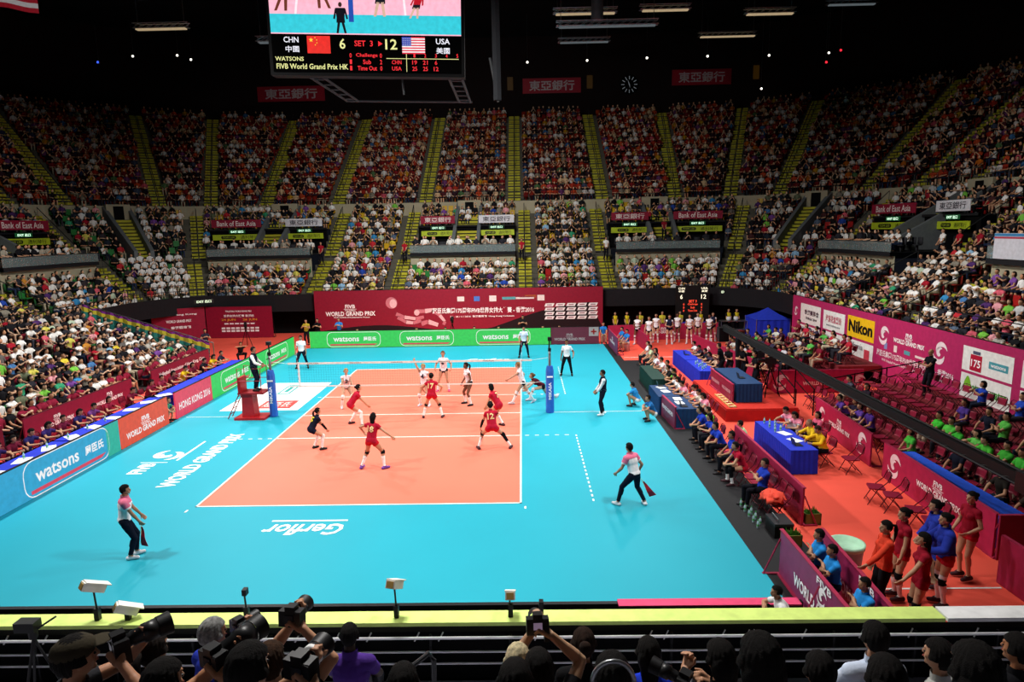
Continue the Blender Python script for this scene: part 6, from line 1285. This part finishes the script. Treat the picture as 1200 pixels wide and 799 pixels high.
# ---------------------------------------------------------------- people in the rows just before the camera
def slr(label, p, yaw, pitch, L=.28, r=.045, white=False):
    t = thing('photo_camera', label, 'camera', p); t.rotation_euler = (math.radians(pitch), 0, math.radians(yaw))
    mb = MB(); mb.box((-.072, -.035, -.055), (.072, .035, .045)); mb.box((-.03, -.035, .045), (.03, .035, .072)); mb.box((.04, -.04, -.1), (.072, .04, .04)); mb.build('camera_body', M('141416', .35), t)
    mb = MB(); mb.tube([(0, .03, 0), (0, .06, 0), (0, .065, 0), (0, L*.6, 0), (0, L*.62, 0), (0, L, 0)], [.036, .036, r*.85, r*.9, r*1.08, r*1.12], n=18); mb.build('lens', M('1a1a1c', .4), t, True)
    MB().tube([(0, L, 0), (0, L+.07, 0)], [r*1.18, r*1.3], n=18, caps=False).build('lens_hood', M('101012', .5), t, True)
    if white: MB().tube([(0, .07, 0), (0, .1, 0)], r*1.15, n=18).build('ring', M('e8e8e8', .4), t, True)
    MB().tube([(0, .055, 0), (0, .06, 0)], .03, n=12).build('mount', METAL, t)
    MB().box((-.028, -.042, -.02), (.028, -.034, .022)).build('rear_screen', M('a88ca8', .3, .35) if 'screen lit' in label else M('2a2a30', .2), t)
def near(label, px, py, Zd, yaw, pose, f, cam_=None, vox=.007, drop=None, **k):
    hp_ = wp(px, py, Zd); s = pose.get('h', 1.74)/1.74
    base = Vector((hp_.x, hp_.y, hp_.z-(.53+.67*s)))
    p = person('photographer' if cam_ else 'seated_spectator', label, 'photographer' if cam_ else 'person', base, yaw, pose, f, None, vox)
    if cam_:
        (cx, cy, cz), cyaw, cp_, L, r, lab, wh = cam_; a = math.radians(yaw); q = Vector((cx*math.cos(a)-cy*math.sin(a), cx*math.sin(a)+cy*math.cos(a), cz))
        slr(lab, base+q, yaw+cyaw, cp_, L, r, wh)
def shoot(x=0, z=1.22, y=.22, L=.3, **k):
    d = dict(stand=False, pel=(0, 0, .53), fl=(-.15, .42, 0, 6), fr=(.15, .42, 0, -6), hl=(x-.01, y+L*.62, z-.06), hr=(x+.085, y-.03, z-.06), el=(-1, 0, -1), er=(1, 0, -.8), curl=62, pnl=(0, 0.2, 1), pnr=(-1, .3, 0)); d.update(k); return d
DK = dict(top='121216', pants='0c0c10')
near('photographer in an olive cap aiming a long lens, left foreground', 84, 776, 3.5, -38, shoot(.03, 1.2, .22, .2), F_('303034', hat='3a3428', skin='c88c68'), ((.03, .22, 1.2), -6, 2, .2, .05, 'black camera with long lens held by the capped photographer', False))
near('woman with brown black tied hair between the left photographers', 170, 770, 4.0, -10, SIT[3], F_('181418', hair='pony', hairc='1c120c'))
near('grey haired photographer in royal blue with camera upright at his eye', 247, 746, 5.0, -32, shoot(.06, 1.2, .2, .12), F_('2434a0', hairc='8a8a88', skin='c08868'), ((.06, .2, 1.2), 0, 0, .1, .04, 'black camera held upright by the grey haired photographer', False))
near('photographer in black with bare forearms aiming a huge lens, low at the left', 188, 806, 3.3, -24, shoot(.1, 1.24, .24, .22), F_('101828', skin='d0946c'), ((.1, .24, 1.24), -4, 2, .24, .055, 'black camera with the largest lens in the foreground', False))
near('dark haired photographer with a white ringed lens, low left of centre', 288, 792, 2.9, -18, shoot(.12, 1.12, .22, .14), F_('141418', skin='d8a07c'), ((.12, .22, 1.12), 0, 0, .12, .045, 'black camera with a white ring held before the dark haired photographer', True))
near('photographer lifting a camera above his head with both bare arms', 318, 778, 3.9, -8, shoot(.02, 1.36, .24, .14, head=(0, 12)), F_('131316', hairc='3a2414', skin='d8a07c'), ((.02, .24, 1.36), 0, -6, .12, .042, 'black camera lifted above the heads left of centre', False))
near('man in a purple polo shirt seen from behind, left of centre', 409, 748, 5.9, 2, SIT[0], F_('4a2c80', skin='3a2418', hair='crop', hairc='0c0806'))
near('man with short blond grey hair seen from behind in the centre', 607, 780, 4.1, 0, SIT[0], F_('3a3a3c', hairc='d8c8a0', hair='crop', skin='d8a888'))
near('dark haired head directly below the blond grey haired man', 604, 806, 3.4, 0, SIT[0], F_('101014'))
near('photographer raising a camera with screen lit in the centre', 631, 786, 4.0, 4, shoot(.02, 1.34, .26, .1, head=(0, 10)), F_('121216', skin='d8a884', hair='long'), ((.02, .26, 1.34), 0, -12, .1, .038, 'black camera raised high in the centre with its screen lit', False))
near('woman in black with brown hair tied up right of centre', 685, 762, 4.7, 0, SIT[3], F_('0e0e10', hair='bun', hairc='2a180e'))
near('person wearing a silver headband low right of centre', 718, 800, 3.2, 0, SIT[0], F_('101014', hair='short_bob'))
near('woman in bright blue with long black hair right of centre', 762, 772, 4.8, 0, SIT[3], F_('1c38c0', hair='long'))
near('photographer with long black hair resting a black lens at the right', 846, 776, 4.2, 18, shoot(-.05, 1.0, .2, .2), F_('111114', hair='long', skin='d8a07c'), ((-.16, .18, .98), 40, 10, .16, .045, 'black zoom lens camera pointing up beside the long haired photographer', False))
near('large dark head of hair in the foreground right of the zoom lens', 893, 782, 2.8, 6, SIT[0], F_('0f0f12', hair='short_bob'))
near('spectator with black hair low between the dark head and the white shirt', 962, 792, 4.0, 0, SIT[0], F_('101014'))
near('man in a white shirt seen from behind at the right foreground', 1027, 752, 4.9, 2, dict(SIT[0], h=1.8), F_('c8d4e8', sleeve='long', skin='c89070'))
near('long haired woman with one hand raised in front of the white shirt', 1040, 800, 3.1, -4, dict(stand=False, slim=1, h=1.64, pel=(0, 0, .52), fl=(-.1, .4, 0, 4), fr=(.1, .4, 0, -4), hl=(-.12, .32, .7), hr=(.13, .16, 1.02), er=(.8, 0, -1), el=(-1, -.3, -.5), curl=6, pnr=(0, 1, 0), wbr=-4), F_('121216', hair='long', skin='d8a884'))
near('spectator in pale grey looking left at the right foreground', 1113, 775, 4.4, 30, SIT[3], F_('a8a8a4', hair='short'))
near('large black haired head nearest the camera at the bottom right', 1146, 796, 2.6, 0, SIT[0], F_('0e0e10', hair='short_bob'))
near('spectator cut by the right edge of the picture', 1196, 765, 4.8, 25, SIT[0], F_('141418', skin='b87850'))
near('spectator with black hair at the lower left corner of centre', 790-320, 812, 3.6, 0, SIT[3], F_('101014'))
hb = wp(718, 797, 3.15); tag(MB().tube([(hb.x+.1*math.cos(a), hb.y-.02, hb.z+.115*math.sin(a)) for a in [i*math.pi/12 for i in range(13)]], .012, n=6).build('headband', METAL, None, True), 'silver headband on the head low right of centre', 'headband')
# ---------------------------------------------------------------- crowd in the stands
rnd = random.Random(5)
LOWP = ['e8e6e2']*13+['f2f0ee']*8+['1a1a1e']*11+['2c2c34']*5+['b8b4ac', '6a6460', '3a3438', 'c8c8c8']+['5a6a80', '4a7ab0', '2a4aa8', '3a8ac0', '8fb8d8', 'c03038', 'a82030', 'd86070', 'e8a0a8', 'e0c840', 'd8d060', '78c048', '3a9a70', '7a4a9a', '503068', 'c88838', 'a8a090', '8a8478', '687058', 'b8c8b0']
MIDP = LOWP+['1a1a1e', '2c2c34', '1a1518', '3a3438', '4a2a2c', '28303c']*5
UPP = ['d8d4d0']*6+['1a1518']*8+['38202a']*4+['7a1c20']*5+['a03020']*4+['c04828']*3+['c06820', 'b88820', '5a2830', '2a3050', '404a60', '3a6a9a', '6a3a6a', 'd8b890', '8a8070', '507048', 'c05060']
SKINS = ['e0b08c', 'd8a07c', 'cc9470', 'e4b898']; HAIRS = ['0e0b0a', '14100e', '1c120c', '100c0c', '2a1a10']
PANTS = ['15151c', '1c2438', '2c3858', 'b0a48c', '40404a', '101014']
NAMES = {'e8e6e2': 'white', 'f2f0ee': 'bright white', '1a1a1e': 'black', '2c2c34': 'charcoal', '5a6a80': 'slate blue', '4a7ab0': 'denim blue', '2a4aa8': 'royal blue', '3a8ac0': 'sky blue', '8fb8d8': 'pale blue', 'c03038': 'red', 'a82030': 'crimson', 'd86070': 'pink', 'e8a0a8': 'pale pink', 'e0c840': 'yellow', 'd8d060': 'lemon', '78c048': 'lime green', '3a9a70': 'sea green', '7a4a9a': 'purple', '503068': 'dark purple', 'c88838': 'orange brown', 'a8a090': 'beige', '8a8478': 'taupe', '687058': 'olive', 'b8c8b0': 'pale green', '8a2038': 'maroon', '40c038': 'green'}
seats = []   # (x, y, z, outward dir, zone, row, col, occupied, colour, section name)
def row_seats(ivs, r, z, zone, row, sect, occ=.95, pal=None, step=.53, gap=1.35):
    for seg, a, b in ivs:
        k = (r if seg in ('CL', 'CR') else 1.0); L = abs(b-a)*(math.radians(1)*r if seg in ('CL', 'CR') else 1)
        n = int(L/step)
        for i in range(n):
            f = (i+.5)/n; t = a+(b-a)*f; p = bp(seg, t, r)
            ais = AIS_UP if zone == 'up' else [(q[0], (q[1]+(5 if q[1] < 45 else -5)) if q[0] in ('CL', 'CR') else aoff(*q)) for q in AIS_LOW]
            bad = False
            for (s2, t2) in ais:
                if s2 == seg:
                    d = abs(t-t2)*(math.radians(1)*r if seg in ('CL', 'CR') else 1)
                    if d < (.72 if zone == 'up' else .78): bad = True
            if bad: continue
            seats.append((p.x, p.y, z, bout(seg, t), zone, row, i, rnd.random() < occ, rnd.choice(pal or LOWP), sect))
CHOIR = ['f0eeec']*12+['e8e6e2']
for ivs in NORMAL:
    s_, a, b = ivs[0]
    nm = {'L': 'left stand', 'CL': 'far left corner', 'F': 'far stand', 'CR': 'far right corner', 'R': 'right stand'}[s_]+{('L', 4.1): ' far block', ('L', -16): ' near block', ('R', 11.9): ' far block', ('R', -4.1): ' near block', ('CL', 69): ' left half', ('CR', 52): ' right half'}.get((s_, a), '')
    for k, (r, z) in enumerate(LOW): row_seats(ivs, r+.56, z, 'low', k, nm, .96, CHOIR if (s_ == 'CL' and a < 60) else None)
    for k, (r, z) in enumerate(MID): row_seats(ivs, r+.4, z, 'mid', k+7, nm, .93, MIDP)
for nm, g in GROUPS.items():
    side = {'far_centre': 'far centre bay', 'far_right': 'far right bay', 'far_left': 'far left bay', 'right_upper': 'right corner bay', 'right_centre': 'right middle bay', 'left_upper': 'left corner bay', 'left_centre': 'left middle bay'}[nm]
    for k, (r, z) in enumerate(LOW[:5]): row_seats(g[0], r+.56, z, 'low', k, side, .96)
    for k, (r, z) in enumerate(MID[4:]): row_seats(g[0], r+.4, z, 'mid', k+11, side, .9, MIDP)
    for k, (r, z) in enumerate(((9.6, 5.72), (10.5, 5.72))): row_seats(g[0], r+.1, z, 'bal', k, side, .75, ['e8e6e2', '1a1a1e', '2c2c34', 'a8a090', 'e8e6e2'], .65)
for ivs in DIAG:
    for k, (r, z) in enumerate(LOW): row_seats(ivs, r+.56, z, 'low', k, 'left corner wedge' if ivs[0][0] == 'CL' else 'right corner wedge', .96, CHOIR if ivs[0][0] == 'CL' else None)
    s_ = ivs[0][0]
    for a, b in ((38, 41), (49, 52)):
        for k, (r, z) in enumerate(MID): row_seats([(s_, a, b)], r+.4, z, 'mid', k+7, 'corner', .9, MIDP)
for k, (r, z) in enumerate(UP): row_seats(ALL, r+.42, z, 'up', k, 'top tier',   .95 if k < 15 else .8, UPP)
for k, (x, z) in enumerate(RET):
    n = int(28.6/.54)
    for i in range(n):
        y = 10.4-.54*i
        if abs(y-4.6) < .5 or abs(y+5.2) < .5: continue
        pal = (['8a2038']*6+['e8e6e2', '1a1a1e']) if k == 0 else None
        seats.append((x-.42, y, z, Vector((-1, 0, 0)), 'ret', k, i, rnd.random() < .96, rnd.choice(pal or LOWP), 'retractable left stand'))
def prj(p):
    d = Vector(p)-CAM_POS; Zd = d.dot(cf_); return (600+F_PX*d.dot(cr_)/Zd, 399.5-F_PX*d.dot(cu_)/Zd, Zd) if Zd > .5 else (-9999, -9999, Zd)
occ = []; empty_s = []
for s_ in seats:
    px, py, Zd = prj((s_[0], s_[1], s_[2]+.8))
    if Zd < 1 or px < -160 or px > 1360 or py < -60 or py > 900: continue
    inframe = 4 < px < 1196 and py < 700
    (occ if s_[7] else empty_s).append((not inframe, Zd, px, py, s_))
occ.sort(key=lambda q: (q[0], q[1]))
near_, rest = occ[:300], occ[300:]
ordl = ordw+['twenty second', 'twenty third', 'twenty fourth', 'twenty fifth', 'twenty sixth', 'twenty seventh', 'twenty eighth', 'twenty ninth', 'thirtieth']+['%dth' % k for k in range(31, 80)]
for out, Zd, px, py, s_ in near_:
    x, y, z, o, zone, row, col, oc, c, sect = s_
    yaw = math.degrees(math.atan2(-o.x, o.y))+180; k = rnd.randrange(8); fem = 'slim' in SIT[k]
    hair = rnd.choice(['long', 'pony', 'short_bob', 'long']) if fem else rnd.choice(['short', 'short', 'crop'])
    hw = {'long': 'long hair', 'pony': 'a ponytail', 'short_bob': 'bobbed hair', 'short': 'short hair', 'crop': 'cropped hair'}[hair]
    nseat = (col if zone == 'ret' else col)
    lab = 'spectator in %s, %s, %s row, %s seat, %s' % (NAMES.get(c, 'pale'), hw, ordw[row], ordl[nseat], ('left floor stand' if zone == 'ret' else sect)+(' balcony' if zone == 'bal' else ''))
    F1 = dict(skin=rnd.choice(SKINS), top=c, pants=rnd.choice(PANTS), bottom='long' if rnd.random() < .7 else 'shorts', shoes='1c1c20', hair=hair, hairc=rnd.choice(HAIRS), sleeve='tee', loose=.014)
    person('spectator', lab, 'spectator', (x, y, z-.02), yaw+rnd.uniform(-14, 14), SIT[k], F1, 'spectators in the side stands', .022, hi=False)
# distant rows: one mass, every figure with head, hair, torso, arms and legs
def template(lod, v):
    u, f = _sph(*((7, 4) if lod else (5, 3))); global SPH, SPHF; s0 = SPH; SPH = u
    out = []; I = np.eye(3); lean = (.0, .12, -.06, .2)[v]; sx = (1, .92, 1, .95)[v]
    def add(vs, slot): out.append((np.asarray(vs), slot))
    ty = lean*.5
    add(capsule((0, 0, .52), (0, ty*.8, .88), .15, .17, side=(0, 1, 0), sx=1.1*sx, sy=.72), 2)
    add(ell((0, ty+.02, 1.17), .082, .095, .115, I), 0); add(ell((0, ty-.012, 1.205), .094, .10, .10, I), 1)
    if v in (1, 3) and lod: add(ell((0, ty-.05, 1.08), .085, .06, .14, I), 1)
    for q in (-1, 1):
        add(capsule((q*.09, .03, .50), (q*.11, .42, .50), .085, .065), 3)
        if lod: add(capsule((q*.11, .42, .46), (q*.11, .40, .08), .055, .045), (0 if v == 3 else 3))
        e = {0: (q*.24, .06, .68), 1: (q*.25, .02, .66), 2: (q*.23, .14, .72), 3: (q*.25, .1, .7)}[v]; h_ = {0: (q*.10, .34, .60), 1: (q*.06, .30, .64), 2: (q*.05, .32, .98), 3: (q*.14, .40, .62)}[v]
        add(capsule((q*.19*sx, ty*.8, .92), e, .055, .045), 2); add(capsule(e, h_, .040, .036), 0)
    SPH = s0
    vs = np.concatenate([o_[0] for o_ in out]); slots = np.concatenate([np.full(len(o_[0]), o_[1]) for o_ in out]); fs = []
    for j in range(len(out)): fs += [tuple(i+j*len(u) for i in q) for q in f]
    t3 = np.array([q for q in fs if len(q) == 3]); t4 = np.array([q for q in fs if len(q) == 4])
    return vs, slots, t3, t4
def mass(name, items, label, cat, tmpl, mt):
    V = []; Cc = []; T3 = []; T4 = []; off = 0
    for (x, y, z, yaw, s, cols, key) in items:
        vs, sl, t3, t4 = tmpl[key]; c, n = math.cos(yaw), math.sin(yaw); Rz = np.array([[c, n, 0], [-n, c, 0], [0, 0, 1]])
        V.append((vs*s) @ Rz+np.array([x, y, z])); Cc.append(np.array([(*lin(q), 1) for q in cols])[sl]); T3.append(t3+off); T4.append(t4+off); off += len(vs)
    V = np.concatenate(V); Cc = np.concatenate(Cc); T3 = np.concatenate(T3); T4 = np.concatenate(T4)
    me = bpy.data.meshes.new(name); me.vertices.add(len(V)); me.vertices.foreach_set('co', V.ravel())
    nl = len(T3)*3+len(T4)*4; me.loops.add(nl); me.loops.foreach_set('vertex_index', np.concatenate([T3.ravel(), T4.ravel()]))
    nf = len(T3)+len(T4); me.polygons.add(nf); ls = np.concatenate([np.arange(len(T3))*3, len(T3)*3+np.arange(len(T4))*4]); me.polygons.foreach_set('loop_start', ls)
    me.polygons.foreach_set('loop_total', np.concatenate([np.full(len(T3), 3), np.full(len(T4), 4)])); me.polygons.foreach_set('use_smooth', np.ones(nf, bool)); me.update(calc_edges=True)
    at = me.color_attributes.new('Col', 'FLOAT_COLOR', 'POINT'); at.data.foreach_set('color', Cc.ravel()); me.materials.append(mt)
    o = put(name, me); return tag(o, label, cat, kind='stuff')
CROWDM = mat('crowd_cloth', attr='Col', rough=.85, var=.04, scale=3, spec=.1)
TM = {(l, v): template(l, v) for l in (0, 1) for v in range(4)}
items = []
for out, Zd, px, py, s_ in rest:
    x, y, z, o, zone, row, col, oc, c, sect = s_
    yaw = math.atan2(-o.x, o.y)+math.pi+rnd.uniform(-.3, .3); v = rnd.randrange(4)
    items.append((x+rnd.uniform(-.05, .05), y+rnd.uniform(-.05, .05), z-.02, yaw, rnd.uniform(.94, 1.05), (rnd.choice(SKINS), rnd.choice(HAIRS), c, rnd.choice(PANTS)), (0 if Zd > 60 else 1, v)))
mass('crowd', items, 'dense crowd of distant spectators filling the far, corner and upper tiers', 'crowd', TM, CROWDM)
print('crowd', len(items), 'individual', len(near_))
# seats: empty near ones on their own, all the others in one mass
def seat_t():
    vs = []; fs = []
    def bx(lo, hi):
        o = len(vs); x0, y0, z0 = lo; x1, y1, z1 = hi
        vs.extend([(x0, y0, z0), (x1, y0, z0), (x1, y1, z0), (x0, y1, z0), (x0, y0, z1), (x1, y0, z1), (x1, y1, z1), (x0, y1, z1)])
        fs.extend([tuple(i+o for i in f) for f in ((0, 3, 2, 1), (4, 5, 6, 7), (0, 1, 5, 4), (1, 2, 6, 5), (2, 3, 7, 6), (3, 0, 4, 7))])
    bx((-.21, -.17, .36), (.21, .22, .41)); bx((-.21, -.23, .40), (.21, -.18, .82)); bx((-.04, -.1, .02), (.04, .02, .36))
    return np.array(vs), np.zeros(len(vs), int), np.zeros((0, 3), int), np.array(fs)
ST = {0: seat_t()}
items = []; SC = {'up': ['8a2418', 'a83c18', '7a1c18', 'b86018'], 'low': ['c8a018', 'c89018', '2a7a3a', 'a82020'], 'mid': ['c89818', 'c8a018'], 'bal': ['303034'], 'ret': ['7a2030', '2a6a38']}
alls = [(q[4], True) for q in occ]+[(q[4], False) for q in empty_s]
emp = sorted([q for q in empty_s if not q[0] and q[4][4] in ('low', 'ret', 'mid')], key=lambda q: q[1])[:90]
ekeys = {id(q[4]) for q in emp}
for s_, oc in alls:
    if id(s_) in ekeys: continue
    x, y, z, o, zone, row, col = s_[:7]
    sc = SC[zone] if zone != 'low' and zone != 'mid' else ['7a1a20', '5a1418', '8a2a20'] if x > 17 and y < 30 else ['2a5a30', '1f4a2c', '7a6a20'] if x < -17 and y < 30 else SC[zone]; cidx = 0 if rnd.random() < .5 else rnd.randrange(len(sc))
    items.append((x, y, z, math.atan2(-o.x, o.y)+math.pi, 1.0, (sc[cidx],), 0))
mass('stand_seating', items, 'rows of plastic tip-up seats under the distant crowd', 'seats', ST, CROWDM)
vs, _s, _t, fs = ST[0]; proto_me = {}
for c in set(sum(SC.values(), [])):
    pass
sm = {}
for nm_, lo in (('seat', (0, 8)), ('backrest', (8, 16)), ('pedestal', (16, 24))):
    me = bpy.data.meshes.new(nm_); me.from_pydata(vs[lo[0]:lo[1]].tolist(), [], [tuple(int(i)-lo[0] for i in f) for f in fs if lo[0] <= f[0] < lo[1]]); me.materials.append(mat('seat_plastic', objcol=True, rough=.4, var=.03)); sm[nm_] = me
CN = {'c8a018': 'yellow', 'c89018': 'amber', '2a7a3a': 'green', 'a82020': 'red', 'c89818': 'golden', '7a2030': 'maroon', '303034': 'grey', '2a6a38': 'dark green'}
for q in emp:
    x, y, z, o, zone, row, col, oc, c, sect = q[4]; cc = rnd.choice(SC[zone]) if zone == 'ret' else 'a82020' if x > 0 and y < 28 else '2a7a3a' if x < 0 and y < 28 else 'c8a018'
    t = thing('stand_seat', 'empty %s plastic seat, %s row, %s place, %s' % (CN[cc], ordw[row], ordl[col], sect if zone != 'ret' else 'left floor stand'), 'seat', (x, y, z), math.atan2(-o.x, o.y)+math.pi, 'empty seats in the stands')
    for nm_, me in sm.items(): p = put(nm_, me, t); p.color = (*lin(cc), 1)
# ushers standing at the stair heads
for seg, tt_, r, z, l, c in (('F', -4.6, 9.6, 4.95, 'usher in red jacket on the aisle left of the centre bay', 'a01828'), ('F', 4.6, 9.6, 4.95, 'usher in red jacket on the aisle right of the centre bay', 'a01828'), ('F', -11.2, 9.6, 4.95, 'usher in red jacket beside the far left bay', 'a01828'), ('F', 11.2, 9.6, 4.95, 'usher in white shirt beside the far right bay', 'e8e6e2'), ('F', 16.2, 12, 6.3, 'usher in red vest on the far right bay stairs', '8a1828'), ('R', 11.0, 11.3, 5.25, 'usher in white standing above the right stand aisle', 'e8e6e2'), ('R', 9.6, 11.3, 5.25, 'usher in red jacket above the right stand', 'a01828'), ('R', 8.0, 11.3, 5.25, 'usher in red vest above the right stand', '8a1828'), ('R', 6.3, 11.3, 5.25, 'usher with folded arms above the right stand', '8a1828')):
    p = bp(seg, tt_, r); o = bout(seg, tt_); person('usher', l, 'person', (p.x, p.y, z), math.degrees(math.atan2(-o.x, o.y))+180, dict(h=1.74, hl=(-.08, .26, .95), hr=(.1, .26, .93)), F_(c), None, .02, hi=False)
